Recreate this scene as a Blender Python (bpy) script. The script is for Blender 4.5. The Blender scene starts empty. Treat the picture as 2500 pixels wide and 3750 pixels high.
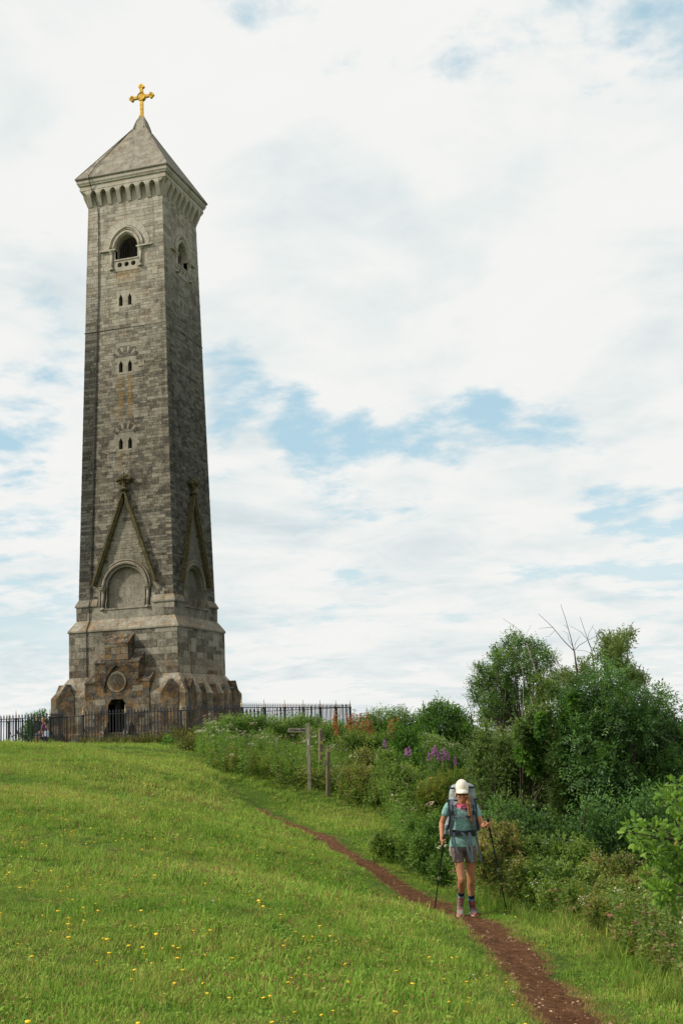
import bpy, bmesh, math, random
import numpy as np
from mathutils import Vector, Matrix

rnd = random.Random(7)
NR = np.random.default_rng(11)
sc = bpy.context.scene
COL = sc.collection
R_ = math.radians

# ------------------------------------------------------------------ camera
F = 4244.03                                  # focal length in photo pixels (photo 2500 x 3750)
YAW, PITCH, ROLL = -0.28350252, 0.17904602, -0.04432893
CAM = np.array([24.75323864, -51.01032624, 0.52796119])
_cy, _sy = math.cos(YAW), math.sin(YAW)
FWD = np.array([_sy*math.cos(PITCH), _cy*math.cos(PITCH), math.sin(PITCH)])
_r0 = np.array([_cy, -_sy, 0.0]); _u0 = np.cross(_r0, FWD)
RGT = math.cos(ROLL)*_r0 + math.sin(ROLL)*_u0
UPV = -math.sin(ROLL)*_r0 + math.cos(ROLL)*_u0
cam_d = bpy.data.cameras.new('camera'); cam = bpy.data.objects.new('camera', cam_d); COL.objects.link(cam)
m = Matrix(((RGT[0], UPV[0], -FWD[0], CAM[0]), (RGT[1], UPV[1], -FWD[1], CAM[1]), (RGT[2], UPV[2], -FWD[2], CAM[2]), (0, 0, 0, 1)))
cam.matrix_world = m
cam_d.sensor_fit = 'VERTICAL'; cam_d.sensor_height = 36.0; cam_d.lens = F/3750*36.0
cam_d.clip_start = 0.1; cam_d.clip_end = 40000
sc.camera = cam

def at(px, py, d):
    return CAM + d*FWD + (px-1250)/F*d*RGT - (py-1875)/F*d*UPV
def G(px, d, z):
    """point seen in column px at depth d with height z"""
    a = (px-1250)/F*d
    b = (z - CAM[2] - d*FWD[2] - a*RGT[2])/UPV[2]
    return CAM + d*FWD + a*RGT + b*UPV
def raydir(px, py):
    v = FWD + (px-1250)/F*RGT - (py-1875)/F*UPV
    return v/np.linalg.norm(v)

# ------------------------------------------------------------------ light
SUN_DIR = Vector((-0.86, -0.50, 0.72)).normalized()
sun_d = bpy.data.lights.new('sun', 'SUN'); sun = bpy.data.objects.new('sun', sun_d); COL.objects.link(sun)
sun.rotation_euler = SUN_DIR.to_track_quat('Z', 'Y').to_euler()
sun.location = (0, 0, 60)
sun_d.energy = 3.8; sun_d.angle = R_(4.0); sun_d.color = (1.0, 0.93, 0.82)
sc.view_settings.view_transform = 'Standard'; sc.view_settings.look = 'None'
sc.view_settings.exposure = 0.0; sc.view_settings.gamma = 1.0
sc.view_settings.use_curve_mapping = False
sc.render.film_transparent = False
sc.cycles.max_bounces = 6; sc.cycles.transparent_max_bounces = 4

class NT:
    """small node helper"""
    def __init__(s, tree): s.t = tree; s.n = tree.nodes; s.l = tree.links
    def node(s, kind, **kw):
        n = s.n.new(kind)
        for k, v in kw.items():
            if k == 'inp':
                for kk, vv in v.items():
                    if isinstance(vv, bpy.types.NodeSocket): s.l.new(vv, n.inputs[kk])
                    else: n.inputs[kk].default_value = vv
            else: setattr(n, k, v)
        return n
    def math(s, op, a, b=0.0, c=0.0, clamp=False):
        n = s.node('ShaderNodeMath', operation=op, use_clamp=clamp)
        for i, v in enumerate((a, b, c)):
            if isinstance(v, bpy.types.NodeSocket): s.l.new(v, n.inputs[i])
            else: n.inputs[i].default_value = v
        return n.outputs[0]
    def mix(s, f, a, b, mode='MIX'):
        n = s.node('ShaderNodeMix', data_type='RGBA', blend_type=mode)
        for i, v in ((0, f), (6, a), (7, b)):
            if isinstance(v, bpy.types.NodeSocket): s.l.new(v, n.inputs[i])
            elif i == 0: n.inputs[0].default_value = v
            else: n.inputs[i].default_value = (*v[:3], 1.0)
        return n.outputs[2]
    def ramp(s, f, stops, interp='LINEAR'):
        n = s.node('ShaderNodeValToRGB'); n.color_ramp.interpolation = interp
        e = n.color_ramp.elements
        while len(e) < len(stops): e.new(0.5)
        for i, (p, c) in enumerate(stops):
            e[i].position = p; e[i].color = (*c, 1.0) if len(c) == 3 else c
        s.l.new(f, n.inputs[0]); return n.outputs[0]
    def noise(s, vec, scale, detail=4, rough=0.55, dist=0.0):
        n = s.node('ShaderNodeTexNoise')
        n.inputs['Scale'].default_value = scale; n.inputs['Detail'].default_value = detail
        n.inputs['Roughness'].default_value = rough; n.inputs['Distortion'].default_value = dist
        if vec is not None: s.l.new(vec, n.inputs['Vector'])
        return n.outputs[0]
    def step(s, v, lo, hi):
        n = s.node('ShaderNodeMapRange', interpolation_type='SMOOTHSTEP')
        n.inputs[1].default_value = lo; n.inputs[2].default_value = hi
        s.l.new(v, n.inputs[0]); return n.outputs[0]

# ------------------------------------------------------------------ world: blue sky behind broken cloud
world = bpy.data.worlds.new('World'); sc.world = world; world.use_nodes = True
W_ = NT(world.node_tree); W_.n.clear()
sky = W_.node('ShaderNodeTexSky', sky_type='NISHITA', sun_disc=False)
sky.sun_elevation = math.asin(SUN_DIR.z); sky.sun_rotation = math.atan2(SUN_DIR.x, SUN_DIR.y)
sky.air_density = 1.0; sky.dust_density = 1.2; sky.ozone_density = 1.0; sky.altitude = 200
tc = W_.node('ShaderNodeTexCoord').outputs['Generated']
sx = W_.node('ShaderNodeSeparateXYZ', inp={0: tc})
zz = W_.math('ADD', W_.math('MAXIMUM', sx.outputs[2], 0.0), 0.17)
pl = W_.node('ShaderNodeCombineXYZ', inp={0: W_.math('DIVIDE', sx.outputs[0], zz), 1: W_.math('DIVIDE', sx.outputs[1], zz), 2: 0.0}).outputs[0]
rotm = W_.node('ShaderNodeMapping', vector_type='POINT', inp={'Vector': pl})
rotm.inputs['Rotation'].default_value = (0, 0, YAW+R_(14)); rotm.inputs['Scale'].default_value = (1.0, 1.0, 1.0)
rotm.inputs['Location'].default_value = (3.1, 1.7, 0)
pv = rotm.outputs[0]
stretch = W_.node('ShaderNodeMapping', inp={'Vector': pv}); stretch.inputs['Scale'].default_value = (0.55, 1.0, 1)
n_big = W_.noise(pv, 1.25, 7, 0.58, 0.4)
n_str = W_.noise(stretch.outputs[0], 1.9, 7, 0.6, 0.5)
n_fine = W_.noise(pv, 4.5, 6, 0.6, 0.3)
n_vf = W_.noise(pv, 13.0, 5, 0.62, 0.2)
cov = W_.math('ADD', W_.math('MULTIPLY', n_big, 0.75), W_.math('MULTIPLY', n_str, 0.50))
cov = W_.math('ADD', cov, W_.math('MULTIPLY', n_fine, 0.80))
cov = W_.math('ADD', cov, W_.math('MULTIPLY', n_vf, 0.30))
cov = W_.math('SUBTRACT', cov, 0.553)
def spot(px, py, rx, wt):
    """a clearing (wt<0) or a bank (wt>0) of cloud around a sky direction; rx = angular radius in photo px"""
    dv = raydir(px, py)
    dn = W_.node('ShaderNodeVectorMath', operation='DOT_PRODUCT', inp={0: tc, 1: tuple(dv)})
    c = math.cos(rx/F)
    return W_.math('MULTIPLY', W_.step(dn.outputs['Value'], c, 1.0), wt)
CLEAR = [(960, 1480, 290, -.20), (1180, 1570, 230, -.21), (1420, 1580, 220, -.19), (1700, 1570, 230, -.20), (1950, 1500, 240, -.22), (830, 1400, 220, -.14),
         (200, 1420, 230, -.13), (60, 1640, 220, -.13), (110, 1480, 200, -.06), (2250, 1900, 200, -.13), (2480, 1880, 200, -.12),
         (2440, 110, 210, -.16), (2350, 2280, 260, -.08), (60, 2350, 520, -.08),
         (950, 1690, 120, .1), (1450, 900, 700, .18), (1300, 1250, 300, .14), (2100, 1150, 420, .18), (400, 500, 700, .2), (1000, 1750, 260, .05), (1700, 500, 700, .06), (1700, 1900, 420, .12), (1950, 1700, 110, .05), (900, 1650, 90, .1)]
for s_ in CLEAR: cov = W_.math('ADD', cov, spot(*s_))
mask = W_.step(cov, 0.35, 0.60)
# the same haze of cloud thickens everywhere towards the horizon
hz = W_.step(sx.outputs[2], 0.22, 0.0)
mask = W_.math('MAXIMUM', mask, W_.math('MULTIPLY', hz, 0.78))
shade_n = W_.noise(pv, 1.9, 6, 0.55, 0.6)
shade_f = W_.noise(pv, 6.0, 5, 0.55, 0.5)
sh = W_.math('ADD', W_.math('MULTIPLY', shade_n, 0.75), W_.math('MULTIPLY', shade_f, 0.25))
K = 10.0
cloud = W_.ramp(sh, [(0.34, (.66, .74, .765)), (0.45, (.80, .845, .845)), (0.54, (.905, .91, .89)), (0.8, (.93, .925, .905))])
cloud10 = W_.node('ShaderNodeVectorMath', operation='SCALE', inp={0: cloud}); cloud10.inputs['Scale'].default_value = 10.0
skyc = W_.mix(1.0, sky.outputs[0], (1.5, 1.35, 1.2), 'MULTIPLY')
skyc = W_.mix(0.65, skyc, (5.3, 8.0, 9.2))
fin = W_.mix(mask, skyc, cloud10.outputs[0])
bg = W_.node('ShaderNodeBackground', inp={'Color': fin, 'Strength': 0.1})
W_.l.new(bg.outputs[0], W_.node('ShaderNodeOutputWorld').inputs[0])

# ------------------------------------------------------------------ helpers
def tag(o, label=None, cat=None, group=None, kind=None):
    if label: o['label'] = label
    if cat: o['category'] = cat
    if group: o['group'] = group
    if kind: o['kind'] = kind
    return o
def empty(name, loc, label=None, cat=None, group=None, rz=0.0):
    o = bpy.data.objects.new(name, None); COL.objects.link(o)
    o.location = tuple(loc); o.rotation_euler = (0, 0, rz); o.empty_display_size = 0.2
    return tag(o, label, cat, group)
def link(name, me, mat, parent=None, keep=True):
    """link a mesh; its coordinates are world coordinates, also under a parent"""
    if mat is not None:
        for mm in (mat if isinstance(mat, (list, tuple)) else [mat]): me.materials.append(mm)
    o = bpy.data.objects.new(name, me); COL.objects.link(o)
    if parent is not None:
        o.parent = parent
        if keep:
            # parts that are meshes keep world coordinates; only the root empties are moved
            if parent.type == 'EMPTY': o.matrix_parent_inverse = Matrix.LocRotScale(parent.location, parent.rotation_euler, parent.scale).inverted()
    return o
def recentre(o):
    """put the origin of a top-level mesh at its base"""
    me = o.data; n = len(me.vertices); a = np.empty(n*3); me.vertices.foreach_get('co', a); a = a.reshape(-1, 3)
    c = np.array([(a[:, 0].min()+a[:, 0].max())/2, (a[:, 1].min()+a[:, 1].max())/2, a[:, 2].min()])
    me.vertices.foreach_set('co', (a-c).ravel()); o.location = tuple(c); return o
def mesh(name, V, Fc, smooth=False):
    me = bpy.data.meshes.new(name); me.from_pydata([tuple(map(float, v)) for v in V], [], Fc)
    if smooth: me.polygons.foreach_set('use_smooth', [True]*len(me.polygons))
    me.update(); return me
def arrmesh(name, V, Q, attrs=None, smooth=False):
    """fast mesh of equal polygons: V (n,3), Q (m,k)"""
    me = bpy.data.meshes.new(name); V = np.asarray(V, np.float32); Q = np.asarray(Q, np.int32)
    k = Q.shape[1]
    me.vertices.add(len(V)); me.vertices.foreach_set('co', V.ravel())
    me.loops.add(Q.size); me.loops.foreach_set('vertex_index', Q.ravel())
    me.polygons.add(len(Q)); me.polygons.foreach_set('loop_start', np.arange(0, Q.size, k, dtype=np.int32))
    me.polygons.foreach_set('loop_total', np.full(len(Q), k, np.int32))
    me.polygons.foreach_set('use_smooth', np.full(len(Q), bool(smooth)))
    me.update(calc_edges=True)
    for nm, arr in (attrs or {}).items():
        a = me.attributes.new(nm, 'FLOAT', 'POINT'); a.data.foreach_set('value', np.asarray(arr, np.float32))
    return me
class MB:
    """collects vertices and faces of one mesh"""
    def __init__(s): s.V = []; s.F = []
    def add(s, V, Fc):
        n = len(s.V); s.V += [tuple(map(float, v)) for v in V]; s.F += [tuple(i+n for i in f) for f in Fc]; return s
    def box(s, a, b, M=None):
        (x0, y0, z0), (x1, y1, z1) = a, b
        V = [(x0,y0,z0),(x1,y0,z0),(x1,y1,z0),(x0,y1,z0),(x0,y0,z1),(x1,y0,z1),(x1,y1,z1),(x0,y1,z1)]
        if M is not None: V = [tuple(M @ Vector(v)) for v in V]
        return s.add(V, [(0,3,2,1),(4,5,6,7),(0,1,5,4),(1,2,6,5),(2,3,7,6),(3,0,4,7)])
    def tube(s, pts, r, n=8, cap=True, closed=False):
        pts = [np.array(p, float) for p in pts]; L = len(pts)
        rs = [r]*L if np.isscalar(r) else list(r)
        V = []; prev = None
        for i, p in enumerate(pts):
            if closed: t = pts[(i+1) % L]-pts[i-1]
            else: t = pts[min(i+1, L-1)]-pts[max(i-1, 0)]
            t = t/(np.linalg.norm(t)+1e-9)
            if prev is None:
                h = np.array([0, 0, 1.]) if abs(t[2]) < .9 else np.array([1., 0, 0])
                a = np.cross(t, h)
            else: a = prev - t*np.dot(prev, t)
            a /= np.linalg.norm(a)+1e-9; prev = a; b = np.cross(t, a)
            for k in range(n):
                an = 2*math.pi*k/n; V.append(p+rs[i]*(math.cos(an)*a+math.sin(an)*b))
        Fc = []
        for i in range(L if closed else L-1):
            for k in range(n):
                j = (i+1) % L
                Fc.append((i*n+k, i*n+(k+1) % n, j*n+(k+1) % n, j*n+k))
        if cap and not closed:
            Fc.append(tuple(range(n-1, -1, -1))); Fc.append(tuple((L-1)*n+k for k in range(n)))
        return s.add(V, Fc)
    def lathe(s, prof, n=12, M=None, c=(0, 0, 0)):
        """profile [(r,z)] revolved about z"""
        V = []; L = len(prof)
        for r, z in prof:
            for k in range(n):
                a = 2*math.pi*k/n; v = Vector((r*math.cos(a)+c[0], r*math.sin(a)+c[1], z+c[2]))
                V.append(tuple(M @ v) if M is not None else tuple(v))
        Fc = [(i*n+k, i*n+(k+1) % n, (i+1)*n+(k+1) % n, (i+1)*n+k) for i in range(L-1) for k in range(n)]
        Fc.append(tuple(range(n-1, -1, -1))); Fc.append(tuple((L-1)*n+k for k in range(n)))
        return s.add(V, Fc)
    def prism(s, poly, f0, f1):
        """poly [(u,z)] swept between the mappings f0 and f1: (u,z)->xyz"""
        n = len(poly)
        V = [f0(*p) for p in poly]+[f1(*p) for p in poly]
        Fc = [(i, (i+1) % n, n+(i+1) % n, n+i) for i in range(n)]
        Fc += [tuple(range(n-1, -1, -1)), tuple(range(n, 2*n))]
        return s.add(V, Fc)
    def ball(s, c, r, nu=10, nv=7, M=None):
        r = (r, r, r) if np.isscalar(r) else r
        V = [(0, 0, -1)]
        for j in range(1, nv):
            ph = -math.pi/2+math.pi*j/nv
            for k in range(nu):
                a = 2*math.pi*k/nu; V.append((math.cos(ph)*math.cos(a), math.cos(ph)*math.sin(a), math.sin(ph)))
        V.append((0, 0, 1))
        Fc = [(0, 1+(k+1) % nu, 1+k) for k in range(nu)]
        for j in range(nv-2):
            for k in range(nu):
                a = 1+j*nu+k; b = 1+j*nu+(k+1) % nu; Fc.append((a, b, b+nu, a+nu))
        t = len(V)-1; o = 1+(nv-2)*nu
        Fc += [(o+k, o+(k+1) % nu, t) for k in range(nu)]
        W = []
        for v in V:
            w = Vector((v[0]*r[0], v[1]*r[1], v[2]*r[2]))
            if M is not None: w = M @ w
            W.append((w.x+c[0], w.y+c[1], w.z+c[2]))
        return s.add(W, Fc)
    def build(s, name, mat, parent=None, smooth=False, fix=True):
        me = mesh(name, s.V, s.F, smooth)
        if fix:
            bm = bmesh.new(); bm.from_mesh(me); bmesh.ops.recalc_face_normals(bm, faces=bm.faces); bm.to_mesh(me); bm.free()
        return link(name, me, mat, parent)

def material(name, rough=0.8, spec=0.3):
    mt = bpy.data.materials.new(name); mt.use_nodes = True; N = NT(mt.node_tree)
    b = N.n['Principled BSDF']; b.inputs['Roughness'].default_value = rough
    b.inputs['Specular IOR Level'].default_value = spec
    return mt, N, b
def plain(name, col, rough=0.7, metal=0.0, var=0.12, scale=8.0, bump=0.0, spec=0.3):
    mt, N, b = material(name, rough, spec); b.inputs['Metallic'].default_value = metal
    tcn = N.node('ShaderNodeTexCoord').outputs['Object']
    n = N.noise(tcn, scale, 4)
    hi = tuple(min(1, c*(1+var)) for c in col); lo = tuple(c*(1-var) for c in col)
    N.l.new(N.ramp(n, [(0.3, lo), (0.7, hi)]), b.inputs['Base Color'])
    if bump:
        bp = N.node('ShaderNodeBump', inp={'Height': n}); bp.inputs['Distance'].default_value = bump; bp.inputs['Strength'].default_value = 0.6
        N.l.new(bp.outputs[0], b.inputs['Normal'])
    return mt

# ------------------------------------------------------------------ terrain
PATH = [(860, 2925, 32.5), (950, 2955, 31.0), (1000, 2985, 29.0), (1100, 3030, 27.0), (1250, 3110, 23.0), (1400, 3200, 20.0), (1550, 3290, 17.0),
        (1700, 3368, 14.9), (1800, 3440, 12.3), (1900, 3530, 10.5), (2000, 3635, 9.0), (2100, 3760, 7.6), (2230, 3950, 6.0)]
PP = [at(*p) for p in PATH]
CT = [tuple(p) for p in PP[1:-1]]
for px, d, z in [(0, 6.2, -.98), (0, 12, -.75), (0, 20, -.45), (0, 30, -.13), (0, 42, .30), (-900, 20, -.2), (-900, 42, .35), (-900, 8, -.8),
                 (600, 6.3, -1.02), (600, 12, -.98), (600, 20, -.85), (600, 30, -.55), (500, 40, -.05),
                 (1250, 6.4, -1.12), (1250, 10, -1.3), (1250, 14, -1.55), (1000, 20, -1.5), (1250, 18, -1.85), (800, 30, -1.2), (850, 37, -.75),
                 (2500, 9, -1.65), (2500, 13, -2.1), (2150, 12, -1.85), (2000, 16, -2.15), (2500, 20, -3.3), (2200, 18, -2.5), (2500, 30, -5.6), (2500, 45, -10.0),
                 (1135, 33, -1.32), (1300, 33, -1.55), (1500, 30, -2.0), (1700, 26, -2.2), (1000, 40, -.8), (1500, 42, -1.2), (1700, 44, -2.4),
                 (2000, 30, -3.6), (2000, 44, -5.5), (1150, 42, -.5), (1200, 50, -.35), (1500, 60, -2.0), (1450, 20, -2.15), (1450, 25, -2.05)]:
    CT.append(tuple(G(px, d, z)))
for x, y, z in [(8, -8, -.02), (4, -8.2, 0.0), (0, -8.3, .02), (-1.5, -8.3, .12), (-4, -8.3, .3), (-8, -8.5, .35), (0, 0, 0), (6, 0, -.05), (-6, 0, .15), (0, 8, -.2), (8, 8, -.35), (-8, 8, 0),
                (-25, -8, .1), (-25, 12, -1.5), (0, 25, -3), (20, 12, -3), (20, 30, -8), (-10, -60, -1.5), (24.7, -51, -1.1), (24.7, -58, -1.2), (45, -50, -6), (38, -62, -3.5)]:
    CT.append((x, y, z))
CT = np.array(CT)
def _U(r2): return r2*np.log(r2+1e-9)*0.5
def _tps(C):
    n = len(C); d2 = ((C[:, None, :2]-C[None, :, :2])**2).sum(2)
    K_ = _U(d2)+np.eye(n)*0.4
    P_ = np.c_[np.ones(n), C[:, :2]]
    A = np.block([[K_, P_], [P_.T, np.zeros((3, 3))]])
    return np.linalg.solve(A, np.r_[C[:, 2], np.zeros(3)])
_w = _tps(CT)
_ph = NR.uniform(0, 6.28, (14, 2)); _kv = NR.normal(0, 1, (14, 2)); _kv /= np.linalg.norm(_kv, axis=1)[:, None]; _kl = np.array([.5, .7, 1., 1.3, 1.8, 2.3, 3., 4., 5., 6., 7.5, 9., 11., 13.])
def bumps(X, Y):
    z = 0
    for i in range(14): z = z+0.018/(_kl[i]**.8)*np.sin(_kl[i]*(X*_kv[i, 0]+Y*_kv[i, 1])+_ph[i, 0])
    return z
PXY = np.array([[p[0], p[1]] for p in PP])
_seg = [(PXY[i], PXY[i+1]) for i in range(len(PXY)-1)]
def path_dist(X, Y):
    best = np.full(X.shape, 1e9)
    for a, b in _seg:
        d = b-a; L2 = d@d
        t = np.clip(((X-a[0])*d[0]+(Y-a[1])*d[1])/L2, 0, 1)
        best = np.minimum(best, np.hypot(X-a[0]-t*d[0], Y-a[1]-t*d[1]))
    return best
def ground(X, Y, dip=True):
    X = np.atleast_1d(np.asarray(X, float)); Y = np.atleast_1d(np.asarray(Y, float)); sh_ = X.shape
    x = X.ravel(); y = Y.ravel(); z = np.zeros(len(x))
    for s0 in range(0, len(x), 20000):
        xs, ys = x[s0:s0+20000], y[s0:s0+20000]
        xc = np.clip(xs, -60, 80); yc = np.clip(ys, -90, 60)
        d2 = (xc[:, None]-CT[None, :, 0])**2+(yc[:, None]-CT[None, :, 1])**2
        z[s0:s0+20000] = _U(d2)@_w[:-3]+_w[-3]+_w[-2]*xc+_w[-1]*yc
    rr = np.hypot(x-8, y+20)
    far = -8-182*np.clip((rr-60)/640, 0, 1)**0.8
    t = np.clip((rr-42)/50, 0, 1); t = t*t*(3-2*t)
    z = z*(1-t)+far*t
    z = z+bumps(x, y)*np.clip(1-(rr-60)/50, 0, 1)
    if dip:
        pd = path_dist(x, y); z = z-0.06*np.clip(1-pd/0.36, 0, 1)**.6
    return z.reshape(sh_)
def gz(x, y): return float(ground(x, y)[0])
def gpt(px, d):
    z = -1.5
    for _ in range(5):
        p = G(px, d, z); z = gz(p[0], p[1])
    return np.array([p[0], p[1], z])
# ------------------------------------------------------------------ materials
def leafmat(name, c0, c1, c2, rough=0.55, trans=0.35, spec=0.35):
    """foliage: colour by the leaf's own tint attribute, part of the light passes through"""
    mt, N, b = material(name, rough, spec)
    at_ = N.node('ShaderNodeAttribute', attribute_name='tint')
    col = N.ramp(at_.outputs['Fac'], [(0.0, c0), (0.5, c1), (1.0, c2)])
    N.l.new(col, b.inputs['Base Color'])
    tr = N.node('ShaderNodeBsdfTranslucent'); N.l.new(N.mix(1.0, col, (1.35, 1.3, .6), 'MULTIPLY'), tr.inputs[0])
    mx = N.node('ShaderNodeMixShader', inp={0: trans}); N.l.new(b.outputs[0], mx.inputs[1]); N.l.new(tr.outputs[0], mx.inputs[2])
    N.l.new(mx.outputs[0], N.n['Material Output'].inputs[0]); return mt

def stonemat(name, mode, dark=0.0, smooth=0.0, lich=0.0):
    """weathered limestone. mode: 'attr' per-stone tint attribute, 'obj' per-object random, 'none'"""
    mt, N, b = material(name, 0.9, 0.15)
    g = N.node('ShaderNodeNewGeometry').outputs['Position']
    sp = N.node('ShaderNodeSeparateXYZ', inp={0: g})
    X, Y, Z = sp.outputs
    if mode == 'attr': tint = N.node('ShaderNodeAttribute', attribute_name='tint').outputs['Fac']
    elif mode == 'obj': tint = N.node('ShaderNodeObjectInfo').outputs['Random']
    else: tint = N.noise(g, 2.2, 5, 0.6)
    fine = N.noise(g, 11, 6, 0.65); mid = N.noise(g, 1.7, 6, 0.62, 0.5); big = N.noise(g, 0.42, 5, 0.6, 0.6)
    t = N.math('ADD', N.math('MULTIPLY', tint, 0.23), N.math('ADD', 0.095, N.math('MULTIPLY', fine, 0.46)))
    t = N.math('ADD', t, N.math('MULTIPLY', mid, 0.37))
    t = N.math('ADD', t, N.math('SUBTRACT', N.math('MULTIPLY', N.step(Z, 12.0, 29.0), 0.21), 0.10+dark))
    col = N.ramp(t, [(0.34, (.054, .049, .041)), (0.47, (.148, .132, .105)), (0.58, (.262, .236, .187)), (0.72, (.395, .358, .285)), (0.92, (.54, .495, .41))])
    stv = N.node('ShaderNodeMapping', inp={'Vector': g}); stv.inputs['Scale'].default_value = (3.2, 3.2, .30)
    stn = N.noise(stv.outputs[0], 1.0, 5, .6, .3)
    col = N.mix(N.math('MULTIPLY', N.step(stn, 0.50, 0.66), 0.45), col, (.50, .49, .47), 'MULTIPLY')
    # brown ironstone among the grey
    br = N.step(N.noise(g, 1.3, 5, 0.65, 0.3), 0.52, 0.66)
    col = N.mix(N.math('MULTIPLY', br, 0.5), col, (.90, .74, .62), 'MULTIPLY')
    # darker, cooler +x faces; dirt on the left strip beyond the lightning conductor
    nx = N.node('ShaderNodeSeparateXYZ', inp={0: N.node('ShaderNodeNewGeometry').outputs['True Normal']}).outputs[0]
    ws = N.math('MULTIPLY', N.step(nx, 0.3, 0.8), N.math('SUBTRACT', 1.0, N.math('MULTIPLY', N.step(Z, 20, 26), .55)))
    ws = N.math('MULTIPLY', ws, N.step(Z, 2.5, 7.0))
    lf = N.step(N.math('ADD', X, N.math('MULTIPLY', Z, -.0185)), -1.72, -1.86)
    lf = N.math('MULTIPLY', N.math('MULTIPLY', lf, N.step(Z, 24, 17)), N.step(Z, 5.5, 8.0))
    darkening = N.math('ADD', N.math('MULTIPLY', ws, 0.85), N.math('MULTIPLY', lf, 0.95), clamp=True)
    darkening = N.math('MULTIPLY', darkening, N.math('ADD', 0.55, N.math('MULTIPLY', mid, 0.8)), clamp=True)
    col = N.mix(darkening, col, (.31, .35, .385), 'MULTIPLY')
    mz = N.math('MULTIPLY', N.step(Z, 23.5, 15.0), N.step(Z, 5.5, 8.0)); col = N.mix(N.math('MULTIPLY', mz, N.math('ADD', .15, N.math('MULTIPLY', mid, .75))), col, (.66, .645, .62), 'MULTIPLY')
    patch = N.math('MULTIPLY', N.step(big, 0.50, 0.66), N.step(Z, 27, 18))
    col = N.mix(N.math('MULTIPLY', patch, 0.55), col, (.55, .52, .50), 'MULTIPLY')
    # pale lichen flecks and pale washed areas
    vor = N.node('ShaderNodeTexVoronoi', inp={'Vector': g}); vor.inputs['Scale'].default_value = 5.5
    fl = N.math('MULTIPLY', N.step(vor.outputs['Distance'], 0.19, 0.10), N.step(N.noise(g, 2.5, 3), 0.5, 0.62))
    col = N.mix(N.math('MULTIPLY', fl, 0.6), col, (.46, .46, .40))
    # orange lichen low down and on ledges
    nz = N.node('ShaderNodeSeparateXYZ', inp={0: N.node('ShaderNodeNewGeometry').outputs['True Normal']}).outputs[2]
    ledge = N.math('MULTIPLY', N.step(nz, 0.15, 0.5), N.step(Z, 25.0, 24.0))
    low = N.step(Z, 4.6, 2.2)
    ln = N.noise(g, 3.2, 6, 0.68, 0.3)
    lm = N.math('MULTIPLY', N.math('MAXIMUM', N.math('MULTIPLY', low, 0.8), N.math('MAXIMUM', ledge, N.math('MULTIPLY', N.step(Z, 5.6, 5.0), lich))), N.step(ln, 0.46, 0.62))
    col = N.mix(N.math('MULTIPLY', lm, 0.62), col, N.mix(fine, (.20, .10, .025), (.30, .17, .06)))
    dl = N.math('MULTIPLY', N.math('MAXIMUM', low, N.math('MULTIPLY', N.step(Z, 5.6, 5.0), lich)), N.step(N.noise(g, 1.1, 5, .6, .5), 0.42, 0.6))
    col = N.mix(N.math('MULTIPLY', dl, 0.8), col, (.46, .40, .33), 'MULTIPLY')
    wl = N.math('MULTIPLY', ledge, N.step(N.noise(g, 6, 5, .7), 0.55, 0.66))
    col = N.mix(N.math('MULTIPLY', wl, 0.6), col, (.40, .40, .35))
    # ochre streaks run down from the slit windows on the front
    def streak(x0, w, z0, z1):
        a = N.math('MULTIPLY', N.step(N.math('ABSOLUTE', N.math('SUBTRACT', N.math('ADD', X, N.math('MULTIPLY', N.math('SUBTRACT', N.noise(g, 2.6, 3), .5), .22)), x0)), w, w*.3), N.step(Z, z1, z1-0.3))
        a = N.math('MULTIPLY', a, N.step(Z, z0-.4, z0+1.0)); a = N.math('MULTIPLY', a, N.step(Y, -1.5, -2.0))
        return N.math('MULTIPLY', a, N.step(N.noise(g, 5, 4, .7), 0.36, 0.56))
    for x0, w, z0, z1 in ((-.25, .17, 15.2, 17.6), (.24, .15, 15.0, 17.6), (-.22, .10, 12.3, 13.8), (-.1, .7, 21.9, 22.95), (.55, .3, 22.3, 22.95)):
        col = N.mix(N.math('MULTIPLY', streak(x0, w, z0, z1), 0.7), col, (.27, .16, .045))
    N.l.new(col, b.inputs['Base Color'])
    hgt = N.math('ADD', fine, N.math('MULTIPLY', N.noise(g, 34, 4, .6), 0.5))
    bp = N.node('ShaderNodeBump', inp={'Height': hgt}); bp.inputs['Distance'].default_value = 0.011*(1-smooth); bp.inputs['Strength'].default_value = 0.8
    N.l.new(bp.outputs[0], b.inputs['Normal'])
    return mt
M = {}
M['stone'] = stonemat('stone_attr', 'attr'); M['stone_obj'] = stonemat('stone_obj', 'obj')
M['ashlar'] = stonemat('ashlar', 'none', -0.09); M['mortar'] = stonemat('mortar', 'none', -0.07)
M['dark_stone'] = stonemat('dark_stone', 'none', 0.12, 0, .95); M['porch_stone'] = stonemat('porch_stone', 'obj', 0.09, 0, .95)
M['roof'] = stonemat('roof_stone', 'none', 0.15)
M['gold'] = plain('gilding', (.62, .37, .065), 0.30, 0.9, 0.55, 3.5)
M['void'] = plain('dark_interior', (.02, .018, .016), 0.9)
M['iron'] = plain('black_iron', (.014, .018, .024), 0.65, 0.0, 0.3, 6)
M['cream'] = plain('worn_gilt_finial', (.45, .34, .20), 0.5, 0.2)
M['cable'] = plain('cable', (.045, .032, .025), 0.7)
M['rust'] = plain('mesh_iron', (.02, .022, .028), 0.6)
M['moss'] = plain('mossy_stone', (.085, .070, .032), 0.95, 0, 0.6, 9, 0.03)

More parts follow.
